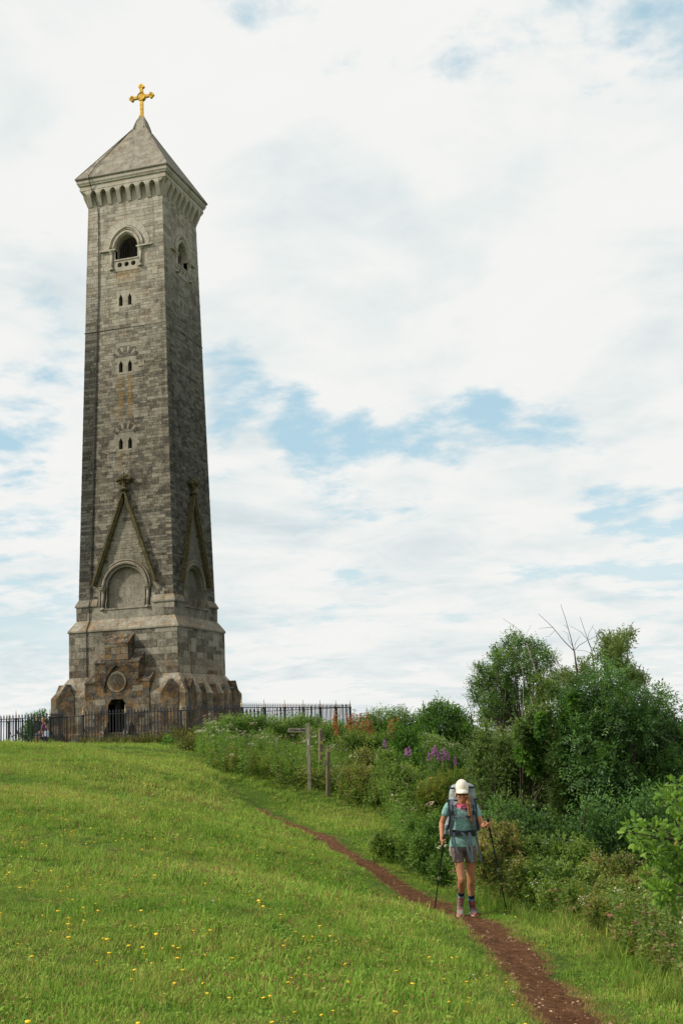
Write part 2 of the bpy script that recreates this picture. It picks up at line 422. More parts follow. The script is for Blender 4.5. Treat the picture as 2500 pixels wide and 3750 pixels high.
# ------------------------------------------------------------------ monument tower
tower = empty('monument_tower', (0, 0, 0), 'tall square stone monument tower with pyramid roof standing inside black railings', 'tower')
SH0, SHK = 2.417, .0198
def shaft(z): return SH0-(z-6.85)*SHK
def WZ(z):
    if z < 2.147: return 3.345
    if z < 3.036: return 3.345+(z-2.147)/.889*(2.749-3.345)
    if z < 5.2: return 2.749
    if z < 5.66: return 2.5+(5.66-z)/.46*.25
    if z < 6.38: return 2.5
    if z < 6.65: return 2.5+(z-6.38)/.27*(shaft(6.65)-2.5)
    return shaft(z)
def FP(face, u, z, off=0.0, w=None):
    """point on a face: u to the right as you look at it, off outwards"""
    w = (WZ(z) if w is None else w)+off
    return {'F': (u, -w, z), 'R': (w, u, z), 'B': (-u, w, z), 'L': (-w, -u, z)}[face]
FACES = 'FRBL'
# core
rings = [(-1.0, 3.345), (2.147, 3.345), (3.036, 2.749), (5.2, 2.749), (5.66, 2.5), (6.38, 2.5), (6.65, shaft(6.65)), (26.46, shaft(26.46)), (27.6, 2.0)]
V, Fc = [], []
for z, w in rings: V += [(-w, -w, z), (w, -w, z), (w, w, z), (-w, w, z)]
for i in range(len(rings)-1):
    for k in range(4): Fc.append((4*i+k, 4*i+(k+1) % 4, 4*i+4+(k+1) % 4, 4*i+4+k))
Fc += [(3, 2, 1, 0), tuple(4*(len(rings)-1)+k for k in range(4))]
core_me = mesh('core', V, Fc)
def arch_poly(c, hw, z0, zs, kind, n=12, rise=1.25):
    """opening outline from sill z0, springing zs; 'round' or 'point'"""
    P = [(c-hw, z0), (c+hw, z0), (c+hw, zs)]
    if kind == 'round':
        P += [(c+hw*math.cos(a), zs+hw*math.sin(a)) for a in np.linspace(0, math.pi, n+1)[1:-1]]
    else:
        Rr = hw*rise; cx = Rr-hw; apex = math.sqrt(Rr*Rr-cx*cx)
        a1 = math.asin(apex/Rr)
        P += [(c-cx+Rr*math.cos(a), zs+Rr*math.sin(a)) for a in np.linspace(0, a1, n//2+1)[1:]]
        P += [(c+cx-Rr*math.cos(a), zs+Rr*math.sin(a)) for a in np.linspace(a1, 0, n//2+1)[1:-1]]
    P.append((c-hw, zs))
    return P
LZ = [(21.0, 21.40, 21.61), (17.61, 18.0, 18.19), (13.77, 14.14, 14.34)]
def lancet(c, t): z0, zs, z1 = t; return [(c-.10, z0), (c+.10, z0), (c+.10, zs), (c, z1), (c-.10, zs)]
cut = MB()
def cutter(face, poly, o0, o1, w):
    cut.prism(poly, lambda u, z: FP(face, u, z, o0, w), lambda u, z: FP(face, u, z, o1, w))
OPEN = {f: [] for f in FACES}
for f in FACES:
    bel = arch_poly(.08, .60, 22.98, 24.0, 'point', 16)
    cutter(f, bel, .6, -.62, 2.1)
    OPEN[f].append((-.75, .9, 22.8, 25.15))
    for t in LZ[:3 if f in 'FB' else 1]:
        for c in (-.24, .24):
            cutter(f, lancet(c, t), .6, -.55, shaft(t[0])); 
        OPEN[f].append((-.42, .42, t[0]-.1, t[2]+.12))
    cutter(f, arch_poly(.0, .97, 6.17, 7.12, 'round', 18), .6, -.24, 2.41)
    cutter(f, [(-1.30, 6.17), (-1.0, 6.17), (-1.0, 7.1), (-1.30, 7.1)], .6, -.16, 2.42)
    cutter(f, [(1.0, 6.17), (1.30, 6.17), (1.30, 7.1), (1.0, 7.1)], .6, -.16, 2.42)
DOOR = [(-.44, .05), (.44, .05), (.44, 1.74), (.28, 1.97), (-.28, 1.97), (-.44, 1.74)]
cutter('F', DOOR, .6, -1.6, 3.36)
cut.box((-1.62, -1.62, 22.95), (1.62, 1.62, 25.9))
def boolean(me, cutm, name):
    """cut and return the evaluated mesh"""
    a = bpy.data.objects.new('tmp', me); b_ = bpy.data.objects.new('tmpc', cutm); COL.objects.link(a); COL.objects.link(b_)
    md = a.modifiers.new('b', 'BOOLEAN'); md.object = b_; md.operation = 'DIFFERENCE'; md.solver = 'EXACT'; md.use_self = True
    dg = bpy.context.evaluated_depsgraph_get(); out = bpy.data.meshes.new_from_object(a.evaluated_get(dg))
    bpy.data.objects.remove(a); bpy.data.objects.remove(b_); out.name = name; out.materials.clear(); return out
def fixn(me):
    bm = bmesh.new(); bm.from_mesh(me); bmesh.ops.recalc_face_normals(bm, faces=bm.faces); bm.to_mesh(me); bm.free(); return me
core = boolean(fixn(core_me), fixn(mesh('cut', cut.V, cut.F)), 'core')
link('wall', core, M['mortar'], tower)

# --- coursed stones standing proud of the mortar
GABI = lambda u, z: (z > 7.2 and abs(u) < 1.40*(11.4-z)/(11.4-7.3)) and z < 11.2
GAB = lambda u, z: False
def niche(u, z): return abs(u) < 1.40 and 5.7 < z < 8.5 and (z < 7.15 or math.hypot(u, z-7.12) < 1.33)
def porch(u, z): return (abs(u) < .6 and z < 4.95) or (abs(u) < 1.12 and z < 4.05) or (abs(u) < 1.6 and z < 3.15)
stones = []      # (area, verts8, face)
def course_wall(face, z0, z1, hlo, hhi, wlo, whi, edge, proud, ok, quoin=True):
    z = z0
    row = 0
    while z < z1-.05:
        h = rnd.uniform(hlo, hhi)
        if z+h > z1-.08: h = z1-z
        e = edge(z+h/2); u = -e; row += 1
        q = rnd.uniform(.42, .62) if row % 2 else rnd.uniform(.26, .38)
        first = True
        while u < e-.02:
            w = rnd.uniform(wlo, whi)*(1.25 if h > (hlo+hhi)/2 else .9)
            if quoin and first: w = q
            if u+w > e-q-.12 and quoin and u < e-q-.01: w = e-q-u
            elif u+w > e-.16: w = e-u
            hh = [(z, h)]
            if not first and h > .2 and rnd.random() < .10 and u+w < e-.3: hh = [(z, h*.5), (z+h*.5, h*.5)]
            for za, ha in hh:
                g = .007
                if ok(u, u+w, za, za+ha):
                    p = proud*rnd.uniform(.35, 1.3)+(0.004 if not first and u+w < e-.02 else .01)
                    j = lambda: rnd.uniform(-.006, .006)
                    cs = [(u+g+j(), za+g+j()), (u+w-g+j(), za+g+j()), (u+w-g+j(), za+ha-g+j()), (u+g+j(), za+ha-g+j())]
                    # at the corners a stone turns the corner: end flush with the neighbour face
                    if first: cs[0] = (u-.0, cs[0][1]); cs[3] = (u-.0, cs[3][1])
                    stones.append((w*ha*(1.0 if face == 'F' else .55 if face == 'R' else .001), [FP(face, a, b, -.03) for a, b in cs]+[FP(face, a, b, p) for a, b in cs], face, rnd.random() if not GABI((cs[0][0]+cs[1][0])/2, za+ha/2) else .75+.35*rnd.random(), za))
            u += w; first = False
        z += h
def clear_of(face, extra=None):
    def ok(u0, u1, za, zb):
        for a, b, c, d in OPEN[face]:
            if u1 > a and u0 < b and zb > c and za < d: return False
        um, zm = (u0+u1)/2, (za+zb)/2
        for uu, zz_ in ((u0, za), (u1, za), (u0, zb), (u1, zb), (um, zm)):
            if GAB(uu, zz_) or niche(uu, zz_): return False
        if extra and extra(um, zm): return False
        return True
    return ok
for f in FACES:
    course_wall(f, 6.68, 22.0, .095, .19, .16, .44, shaft, .008, clear_of(f))
    course_wall(f, 22.0, 26.44, .14, .25, .24, .62, shaft, .010, clear_of(f))
    course_wall(f, 5.70, 6.36, .32, .34, .4, .8, lambda z: 2.5, .008, clear_of(f), True)
    course_wall(f, 3.06, 5.12, .26, .36, .45, 1.0, lambda z: 2.749, .008, clear_of(f, porch if f == 'F' else None), True)
    course_wall(f, .52, 2.12, .36, .42, .55, 1.1, lambda z: 3.345, .006, clear_of(f, (lambda u, z: abs(u) < 1.5) if f == 'F' else (lambda u, z: False)), True)
stones.sort(key=lambda s: -s[0])
QF = [(4, 5, 6, 7), (0, 1, 5, 4), (1, 2, 6, 5), (2, 3, 7, 6), (3, 0, 4, 7)]
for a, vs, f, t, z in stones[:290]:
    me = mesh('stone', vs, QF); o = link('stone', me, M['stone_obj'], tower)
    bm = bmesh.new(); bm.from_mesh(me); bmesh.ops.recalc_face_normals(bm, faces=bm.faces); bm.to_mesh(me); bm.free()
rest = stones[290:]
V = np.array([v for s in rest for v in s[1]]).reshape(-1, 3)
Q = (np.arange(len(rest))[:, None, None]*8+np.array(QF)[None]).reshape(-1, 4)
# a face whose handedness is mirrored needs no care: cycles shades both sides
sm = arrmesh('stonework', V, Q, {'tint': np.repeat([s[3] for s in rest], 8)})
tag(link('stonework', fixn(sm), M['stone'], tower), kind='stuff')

# --- step at the foot, strings, weatherings
def ring(name, prof, mat):
    """square moulding: prof [(w,z)] closed section run round the four sides"""
    b = MB(); n = len(prof); V = []
    for sx_, sy_ in ((-1, -1), (1, -1), (1, 1), (-1, 1)): V += [(sx_*w, sy_*w, z) for w, z in prof]
    Fc = [(k*n+i, k*n+(i+1) % n, ((k+1) % 4)*n+(i+1) % n, ((k+1) % 4)*n+i) for k in range(4) for i in range(n)]
    b.add(V, Fc); return b.build(name, mat, tower)
ring('base_step', [(3.30, -.6), (3.42, -.6), (3.42, .47), (3.40, .50), (3.30, .50)], M['dark_stone'])
ring('string_course', [(2.70, 5.09), (2.78, 5.10), (2.807, 5.13), (2.807, 5.20), (2.50, 5.68), (2.42, 5.68)], M['ashlar'])
# broken string under the shaft: runs only beside the blind arches
sb = MB()
for f in FACES:
    for s in (-1, 1):
        prof = [(2.44, 6.29), (2.55, 6.31), (2.563, 6.34), (2.563, 6.39), (2.425, 6.67), (2.36, 6.67)]
        a = [(*FP(f, s*1.42, z, 0, w),) for w, z in prof]; b = [FP(f, s*w, z, 0, w) for w, z in prof]
        n = len(prof); sb.add(a+b, [(i, (i+1) % n, n+(i+1) % n, n+i) for i in range(n)]+[tuple(range(n))])
sb.build('upper_string_course', M['ashlar'], tower)

# --- stepped gable over the door
pb = MB(); y0, y1 = -3.37, -2.70
pz = [(-1.6, -.3), (1.6, -.3), (1.6, 2.73), (1.1, 2.73), (1.1, 3.61), (.585, 3.61), (.585, 4.48), (-.585, 4.48), (-.585, 3.61), (-1.1, 3.61), (-1.1, 2.73), (-1.6, 2.73)]
pb.prism(pz, lambda u, z: (u, y0, z), lambda u, z: (u, y1, z))
pc = MB()
pc.prism(DOOR, lambda u, z: (u, -3.9, z), lambda u, z: (u, -1.6, z))
npoly = [(-.66, 2.26), (.60, 2.26)]
def pointed(c, hw, z0, apex, n=10):
    # two arcs meeting in a point
    H = apex-z0; Rr = (hw*hw+H*H)/(2*hw)
    R1 = [(c+hw-Rr+Rr*math.cos(a), z0+Rr*math.sin(a)) for a in np.linspace(0, math.asin(H/Rr), n)]
    L1 = [(2*c-x, z) for x, z in reversed(R1[:-1])]
    return R1+L1
NCH = pointed(-.03, .64, 2.27, 3.49)
pc.prism(NCH, lambda u, z: (u, -3.9, z), lambda u, z: (u, -3.29, z))
pm = boolean(fixn(mesh('porch', pb.V, pb.F)), fixn(mesh('c', pc.V, pc.F)), 'porch')
porch_o = link('stepped_gable', pm, M['dark_stone'], tower)
for u0, u1, zf in ((-.60, .60, 4.48), (.60, 1.115, 3.61), (-1.115, -.60, 3.61), (1.115, 1.62, 2.73), (-1.62, -1.115, 2.73)):
    wz_ = MB(); wz_.add([(u0, -3.39, zf-.03), (u1, -3.39, zf-.03), (u1, -3.39, zf+.03), (u0, -3.39, zf+.03), (u0, -2.72, zf+.50), (u1, -2.72, zf+.50), (u0, -2.72, zf-.03), (u1, -2.72, zf-.03)],
            [(0, 1, 2, 3), (3, 2, 5, 4), (0, 3, 4, 6), (1, 7, 5, 2), (0, 6, 7, 1), (4, 5, 7, 6)])
    wz_.build('weathering_slab', M['dark_stone'], tower)
rb = MB()
def ringpts(c, z, r, y, n=32): return [(c+r*math.cos(a), y, z+r*math.sin(a)) for a in np.linspace(0, 2*math.pi, n, endpoint=False)]
rb.tube(ringpts(-.02, 2.74, .44, -3.30), .035, 6, closed=True); rb.tube(ringpts(-.02, 2.74, .385, -3.295), .025, 6, closed=True)
med = rb.build('medallion_ring', M['ashlar'], tower, True)
db = MB(); db.lathe([(.36, 0), (.36, .02), (.34, .03)], 32, Matrix.Translation((-.02, -3.28, 2.74)) @ Matrix.Rotation(R_(90), 4, 'X')); db.build('medallion_plaque', M['dark_stone'], tower)
# sloping cheeks of the door steps
ck = MB()
for s in (-1, 1):
    x0, x1 = (.46, .70) if s > 0 else (-.70, -.46)
    ck.add([(x0, -3.37, -.2), (x1, -3.37, -.2), (x1, -3.37, 1.0), (x0, -3.37, 1.0), (x0, -4.0, -.2), (x1, -4.0, -.2), (x1, -4.0, .12), (x0, -4.0, .12)],
           [(0, 1, 2, 3), (4, 7, 6, 5), (3, 2, 6, 7), (0, 3, 7, 4), (1, 5, 6, 2), (0, 4, 5, 1)])
ck.build('door_cheek', M['dark_stone'], tower)
for k in range(4):
    st = MB(); st.box((-.455, -4.0+.15*k, -.2), (.455, -3.2, .10*k+.02)); st.build('door_step', M['dark_stone'], tower)
dr = MB(); dr.box((-.5, -2.15, 0), (.5, -2.10, 2.1)); 
dr.build('doorway_dark_panel', M['void'], tower)  # near-black panel: the dark inside the doorway is put into its colour
# porch stones, slightly proud, leaving niche and door free
pst = []
z = .52
while z < 4.4:
    h = rnd.uniform(.24, .36); 
    lim = 1.6 if z+h < 2.74 else 1.1 if z+h < 3.62 else .585
    if z+h > 4.46: h = 4.46-z
    u = -lim
    while u < lim-.02:
        w = rnd.uniform(.3, .62)
        if u+w > lim-.2: w = lim-u
        um, zm = u+w/2, z+h/2
        bad = (abs(um) < .62+w/2 and 2.2 < z+h and z < 3.5 and abs(um) < .66*max(0, (3.55-z)/1.3)+w/2) or (abs(um) < .46+w/2 and z < 2.0) 
        if not bad: pst.append([(a, -3.365-d, b) for d in (0, rnd.uniform(.008, .03)) for a, b in ((u+.008, z+.008), (u+w-.008, z+.008), (u+w-.008, z+h-.008), (u+.008, z+h-.008))])
        u += w
    z += h
for vs in pst: link('stone', fixn(mesh('stone', vs, QF)), M['porch_stone'], porch_o)

# --- gablets round the plinth
for f in FACES:
    us = (-2.56, 2.58) if f == 'F' else (-2.62, -1.32, 0.0, 1.25, 2.53) if f == 'R' else (-2.6, 2.6)
    for uc in us:
        big_ = abs(uc) > 2
        hw, za = (.42, 2.76) if big_ else (.27, 2.56)
        g = MB(); po = [(uc-hw, .5), (uc+hw, .5), (uc+hw, 2.17), (uc, za), (uc-hw, 2.17)]
        if big_: g.prism(po, lambda u, z: FP(f, u, z, .035, 3.345), lambda u, z: FP(f, u, z, -.7, 3.345))
        else:
            # angular pilaster with a ridge
            V = [FP(f, u, z, o, 3.345) for u, z, o in ((uc-hw, .5, .004), (uc-.09, .5, .11), (uc+.09, .5, .11), (uc+hw, .5, .004), (uc-hw*.8, 2.17, .004), (uc-.07, 2.2, .10), (uc+.07, 2.2, .10), (uc+hw*.8, 2.17, .004), (uc, za, .02), (uc, za, -.5), (uc-hw, 2.15, -.5), (uc+hw, 2.15, -.5), (uc-hw, .5, -.2), (uc+hw, .5, -.2))]
            g.add(V, [(0, 1, 5, 4), (1, 2, 6, 5), (2, 3, 7, 6), (4, 5, 8), (5, 6, 8), (6, 7, 8), (4, 8, 9, 10), (7, 11, 9, 8), (0, 4, 10, 12), (3, 13, 11, 7)])
        g.build('gablet', M['dark_stone'], tower)

# --- blind arches under steep gables
for f in FACES:
    def pt(u, z, off): return FP(f, u, z, off)
    a = MB()
    arc = lambda r, off, zc=7.14, n=20: [pt(r*math.cos(t), zc+r*math.sin(t), off) for t in np.linspace(0, math.pi, n)]
    a.tube(arc(1.13, .04), .085, 8); a.build('arch_moulding', M['ashlar'], tower, True)
    a = MB(); a.tube(arc(1.27, .03), .05, 6); a.build('hood_mould', M['ashlar'], tower, True)
    a = MB(); a.tube(arc(1.0, -.05), .06, 6); a.build('inner_arch', M['ashlar'], tower, True)
    for s in (-1, 1):
        a = MB(); a.tube([pt(s*1.15, 6.2, -.02+.0), pt(s*1.15, 6.93, -.01)], .085, 10); a.build('colonnette', M['ashlar'], tower, True)
        a = MB(); Mx = Matrix.Translation(pt(s*1.15, 6.9, -.01))
        a.lathe([(.09, 0), (.11, .03), (.10, .06), (.16, .15), (.21, .17), (.21, .22), (.24, .24), (.24, .29), (.1, .29)], 10, Mx); a.build('capital', M['ashlar'], tower)
        a = MB(); a.lathe([(.13, 0), (.13, .05), (.10, .08), (.09, .12)], 10, Matrix.Translation(pt(s*1.15, 6.12, -.01))); a.build('colonnette_base', M['ashlar'], tower)
    a = MB(); a.prism([(-1.32, 6.12), (1.32, 6.12), (1.32, 6.18), (-1.32, 6.18)], lambda u, z: pt(u, z, .035), lambda u, z: pt(u, z, -.15)); a.build('sill', M['ashlar'], tower)
    # raking mouldings
    for s in (-1, 1):
        dx, dz = -s*1.60, 4.25; L = math.hypot(dx, dz); nx_, nz_ = dz/L*s, -dx/L*s
        a = MB()
        fu, fz = s*1.64, 7.30; tu, tz = s*.05, 11.62
        w_ = .17
        pr = [(fu, fz), (tu, tz), (tu-s*.0, tz-.42), (fu-s*w_, fz)]
        a.prism(pr, lambda u, z: FP(f, u, z, .20), lambda u, z: FP(f, u, z, -.05))
        a.prism([(fu+s*.03, fz-.03), (tu+s*.03, tz+.03), (tu, tz-.10), (fu-s*.07, fz-.03)], lambda u, z: FP(f, u, z, .26), lambda u, z: FP(f, u, z, .19))
        a.build('raking_moulding', M['moss'], tower)
    a = MB(); a.lathe([(.09, 0), (.10, .12), (.2, .16), (.22, .22), (.14, .27), (.09, .33), (.09, .5), (.12, .62), (.05, .95), (.02, 1.08)], 8, Matrix.Translation(FP(f, 0, 11.55, .16)))
    for dx, dz, rr in ((-.30, .68, .14), (.30, .70, .15), (0, .72, .15), (-.14, .84, .10), (.13, .86, .10), (-.2, .55, .09), (.2, .55, .09)):
        c = FP(f, dx, 11.55+dz, .16+(.14 if dx == 0 else 0)); a.ball(c, (rr, rr, rr*.85), 7, 5)
    a.build('finial', M['moss'], tower)

# --- belfry windows
for f in FACES:
    uc = .08
    def archpts(hw, zs, off, rise=1.25, n=12):
        P = arch_poly(uc, hw, zs-.01, zs, 'point', n, rise)[2:]
        return [FP(f, u, z, off) for u, z in P]
    a = MB(); a.tube(archpts(.70, 24.0, .02), .075, 8); a.build('arch_moulding', M['ashlar'], tower, True)
    a = MB(); a.tube(archpts(.90, 24.0, .06), .055, 8); a.tube(archpts(.83, 24.0, .03), .04, 6); a.build('hood_mould', M['ashlar'], tower, True)
    # voussoirs
    hw0, hw1 = .98, 1.27
    A0 = arch_poly(uc, hw0, 24, 24.0, 'point', 12)[2:]; A1 = arch_poly(uc, hw1, 24, 24.0, 'point', 12)[2:]
    for i in range(len(A0)-1):
        g = .02; p0, p1, q0, q1 = map(np.array, (A0[i], A0[i+1], A1[i], A1[i+1]))
        cs = [p0*(1-g)+p1*g, q0*(1-g)+q1*g, q1*(1-g)+q0*g, p1*(1-g)+p0*g]
        a = MB(); a.prism([tuple(c) for c in cs], lambda u, z: FP(f, u, z, .03), lambda u, z: FP(f, u, z, -.03)); a.build('voussoir', M['ashlar'], tower)
    for s in (-1, 1):
        x0, x1 = sorted((uc+s*.56, uc+s*1.42))
        a = MB(); a.prism([(x0, 23.93), (x1, 23.93), (x1, 24.0), (x0, 24.0)], lambda u, z: FP(f, u, z, .12), lambda u, z: FP(f, u, z, -.12)); a.build('impost', M['ashlar'], tower)
        a = MB(); a.tube([FP(f, uc+s*.78, 22.98, .03), FP(f, uc+s*.78, 23.75, .03)], .075, 10)
        a.build('colonnette', M['ashlar'], tower, True)
        a = MB(); a.lathe([(.08, 0), (.10, .02), (.09, .05), (.15, .17), (.17, .18), (.17, .22), (.08, .22)], 10, Matrix.Translation(FP(f, uc+s*.78, 23.71, .03))); a.build('capital', M['ashlar'], tower)
        a = MB(); a.lathe([(.14, 0), (.14, .06), (.10, .08), (.08, .12)], 10, Matrix.Translation(FP(f, uc+s*.78, 22.92, .03))); a.build('colonnette_base', M['ashlar'], tower)
        a = MB(); x0, x1 = sorted((uc+s*.60, uc+s*.68)); a.prism([(x0, 22.95), (x1, 22.95), (x1, 23.93), (x0, 23.93)], lambda u, z: FP(f, u, z, .02), lambda u, z: FP(f, u, z, -.2)); a.build('jamb', M['ashlar'], tower)
    # parapet slab pierced by three rings
    pm_ = MB(); pm_.prism([(uc-.598, 22.9), (uc+.598, 22.9), (uc+.598, 23.36), (uc-.598, 23.36)], lambda u, z: FP(f, u, z, .02, shaft(23)), lambda u, z: FP(f, u, z, -.10, shaft(23)))
    pcut = MB()
    for dx in (-.37, 0, .37):
        pcut.prism([(uc+dx+.125*math.cos(t), 23.14+.125*math.sin(t)) for t in np.linspace(0, 2*math.pi, 16, endpoint=False)], lambda u, z: FP(f, u, z, .3, shaft(23)), lambda u, z: FP(f, u, z, -.4, shaft(23)))
    link('parapet', boolean(fixn(mesh('p', pm_.V, pm_.F)), fixn(mesh('pc', pcut.V, pcut.F)), 'parapet'), M['ashlar'], tower)
    a = MB(); a.prism([(uc-.66, 23.362), (uc+.66, 23.362), (uc+.66, 23.43), (uc-.66, 23.43)], lambda u, z: FP(f, u, z, .06), lambda u, z: FP(f, u, z, -.14)); a.build('sill', M['ashlar'], tower)
    a = MB(); a.prism([(uc-.66, 22.80), (uc+.66, 22.80), (uc+.62, 22.9), (uc-.62, 22.9)], lambda u, z: FP(f, u, z, .03), lambda u, z: FP(f, u, z, -.1)); a.build('sill', M['ashlar'], tower)
    # iron grille with interlaced heads
    for k in range(9):
        x = uc-.52+.13*k; a = MB(); a.tube([FP(f, x, 23.40, -.30), FP(f, x, 24.42 if k % 2 == 0 else 24.3, -.30)], .013, 4); a.build('grille_bar', M['rust'], tower)
    a = MB(); a.tube([FP(f, uc-.6, 24.18, -.30), FP(f, uc+.6, 24.18, -.30)], .016, 4)
    for dx in (-.28, 0, .28):
        a.tube([FP(f, uc+dx+.2*math.cos(t), 24.3+.26*math.sin(t), -.31) for t in np.linspace(0, math.pi, 9)], .012, 4)
    a.build('grille_head', M['rust'], tower)
# dark belfry floor inside and the far openings show the shade within
# --- slit window arches of alternating dark stones
for z_, zc in ((18.05, 18.10), (14.2, 14.26)):
    for i, t in enumerate(np.linspace(math.pi*.80, math.pi*.20, 9)):
        r0, r1 = .52, .78; dt = .095
        cs = [(r*math.cos(tt), zc+r*math.sin(tt)) for r, tt in ((r0, t+dt), (r1, t+dt), (r1, t-dt), (r0, t-dt))]
        a = MB(); a.prism(cs, lambda u, z: FP('F', u, z, .030 if i % 2 == 0 else .022), lambda u, z: FP('F', u, z, -.03)); a.build('voussoir', M['dark_stone'] if i % 2 == 0 else M['ashlar'], tower)
for f in FACES:
    for t in LZ[:3 if f in 'FB' else 1]:
        a = MB(); a.prism([(-.40, t[0]-.12), (.40, t[0]-.12), (.40, t[0]-.02), (-.40, t[0]-.02)], lambda u, z: FP(f, u, z, .012), lambda u, z: FP(f, u, z, -.05)); a.build('sill', M['ashlar'], tower)

# --- corbel table
zb, zt = 26.44, 27.27; wb = shaft(26.45); wt = 2.335
cor = MB()
for f in FACES:
    pitch = .535; n = 8
    for k in range(n):
        u = (k-(n-1)/2)*pitch
        hw = .105
        prof = [(0.0, zb), (.05, zb+.02), (.16, zb+.28), (.27, zb+.52), (.305, zb+.62), (.305, zt), (0, zt)]
        Vv = [FP(f, u-hw, z, d, wb) for d, z in prof]+[FP(f, u+hw, z, d, wb) for d, z in prof]; m_ = len(prof)
        a = MB(); a.add(Vv, [(i, (i+1) % m_, m_+(i+1) % m_, m_+i) for i in range(m_)]+[tuple(range(m_)), tuple(range(2*m_-1, m_-1, -1))]); a.build('corbel', M['ashlar'], tower)
    # arch heads between the corbels
    for k in range(n-1):
        u = (k-(n-2)/2)*pitch; hw = pitch/2-.105
        inner = [(u+hw, 26.98), (u+hw*.9, 27.08), (u+hw*.6, 27.16), (u, 27.22), (u-hw*.6, 27.16), (u-hw*.9, 27.08), (u-hw, 26.98)]
        po = [(u-hw, zt), (u-hw, 26.98)]+inner[::-1][1:-1]+[(u+hw, 26.98), (u+hw, zt)]
        a = MB(); a.prism(po, lambda x, z: FP(f, x, z, .30, wb), lambda x, z: FP(f, x, z, 0, wb)); a.build('corbel_arch', M['ashlar'], tower)
# corner fans
for sx_, sy_ in ((-1, -1), (1, -1), (1, 1), (-1, 1)):
    e = 3.5*.535+.105
    a = MB()
    lev_ = [(zb, .01), (zb+.28, .13), (zb+.52, .235), (zb+.62, .265), (zt, .30)]
    V = []
    for z, d in lev_:
        w = wb+d; cmid = wb+d*.72
        V += [(sx_*e, sy_*w, z), (sx_*(wb+.02), sy_*(wb+d*.45), z) if z < 27.1 else (sx_*cmid, sy_*w, z), (sx_*cmid, sy_*cmid, z) if z < 27.1 else (sx_*w, sy_*w, z), (sx_*(wb+d*.45), sy_*(wb+.02), z) if z < 27.1 else (sx_*w, sy_*cmid, z), (sx_*w, sy_*e, z), (sx_*e, sy_*e, z)]
    a.add(V, [(6*i+k, 6*i+(k+1) % 6, 6*i+6+(k+1) % 6, 6*i+6+k) for i in range(4) for k in range(6)]+[tuple(range(6)), tuple(24+k for k in range(6))]); a.build('corner_corbel', M['ashlar'], tower)
def slab(name, prof, mat):
    """solid square slab from a profile [(w,z)]"""
    V = []; 
    for w, z in prof: V += [(-w, -w, z), (w, -w, z), (w, w, z), (-w, w, z)]
    L = len(prof); a = MB(); a.add(V, [(4*i+k, 4*i+(k+1) % 4, 4*i+4+(k+1) % 4, 4*i+4+k) for i in range(L-1) for k in range(4)]+[(3, 2, 1, 0), tuple(4*(L-1)+k for k in range(4))])
    return a.build(name, mat, tower)
slab('cornice_band', [(2.345, 27.272), (2.345, 27.50)], M['ashlar'])
slab('cornice', [(2.37, 27.502), (2.40, 27.52), (2.41, 27.56), (2.455, 27.64), (2.465, 27.79)], M['ashlar'])
slab('eaves_slab', [(2.505, 27.80), (2.53, 27.84), (2.53, 27.87), (2.42, 27.9)], M['dark_stone'])
# roof: overlapping courses of slabs with two joints visible
rz = [(2.51, 27.875), (1.93, 28.79), (1.925, 28.815), (.372, 31.26), (.2, 31.30)]
slab('roof', rz, M['roof'])
for k in range(4):
    s = ((-1, -1), (1, -1), (1, 1), (-1, 1))[k]
    a = MB(); a.tube([(s[0]*2.50, s[1]*2.50, 27.89), (s[0]*.385, s[1]*.385, 31.25)], .028, 6); a.build('hip_roll', M['roof'], tower)
slab('neck', [(.385, 31.22), (.375, 31.30), (.33, 31.45), (.27, 31.68), (.21, 31.86), (.16, 31.97), (.13, 32.0), (.13, 32.03)], M['dark_stone'])
for f in FACES:
    a = MB(); po = [(-.27, 31.27), (.27, 31.27), (.24, 31.6), (.18, 31.80), (.0, 31.92), (-.18, 31.80), (-.24, 31.6)]
    a.tube([FP(f, u, z, .02, .385-(z-31.25)*.32) for u, z in po[1:]+po[:1]], .025, 5); a.build('neck_rib', M['dark_stone'], tower)
# gilded cross
cr = MB()
Zc = 33.22
cr.add([(-.14, -.14, 32.03), (.14, -.14, 32.03), (.14, .14, 32.03), (-.14, .14, 32.03), (-.09, -.09, 32.17), (.09, -.09, 32.17), (.09, .09, 32.17), (-.09, .09, 32.17)], [(0, 3, 2, 1), (4, 5, 6, 7), (0, 1, 5, 4), (1, 2, 6, 5), (2, 3, 7, 6), (3, 0, 4, 7)])
cr.box((-.075, -.075, 32.17), (.075, .075, 33.72)); cr.box((-.47, -.07, Zc-.07), (.47, .07, Zc+.07))
cr.lathe([(.235, -.085), (.235, .085)], 24, Matrix.Translation((0, 0, Zc)) @ Matrix.Rotation(R_(90), 4, 'X'))
for c, ax in (((0, 33.80), (0, 1)), ((-.54, Zc), (-1, 0)), ((.54, Zc), (1, 0))):
    for ang in (-90, 0, 90):
        dx = math.cos(math.atan2(ax[1], ax[0])+R_(ang))*.085; dz = math.sin(math.atan2(ax[1], ax[0])+R_(ang))*.085
        cr.lathe([(.085, -.075), (.085, .075)], 14, Matrix.Translation((c[0]+dx, 0, c[1]+dz)) @ Matrix.Rotation(R_(90), 4, 'X'))
cr.build('cross', M['gold'], tower)
rg = MB(); rg.tube(ringpts(0, Zc, .215, -.09, 24), .022, 6, closed=True); rg.lathe([(.03, -.11), (.03, .0)], 8, Matrix.Translation((0, 0, Zc)) @ Matrix.Rotation(R_(90), 4, 'X')); rg.build('cross_boss', M['gold'], tower)

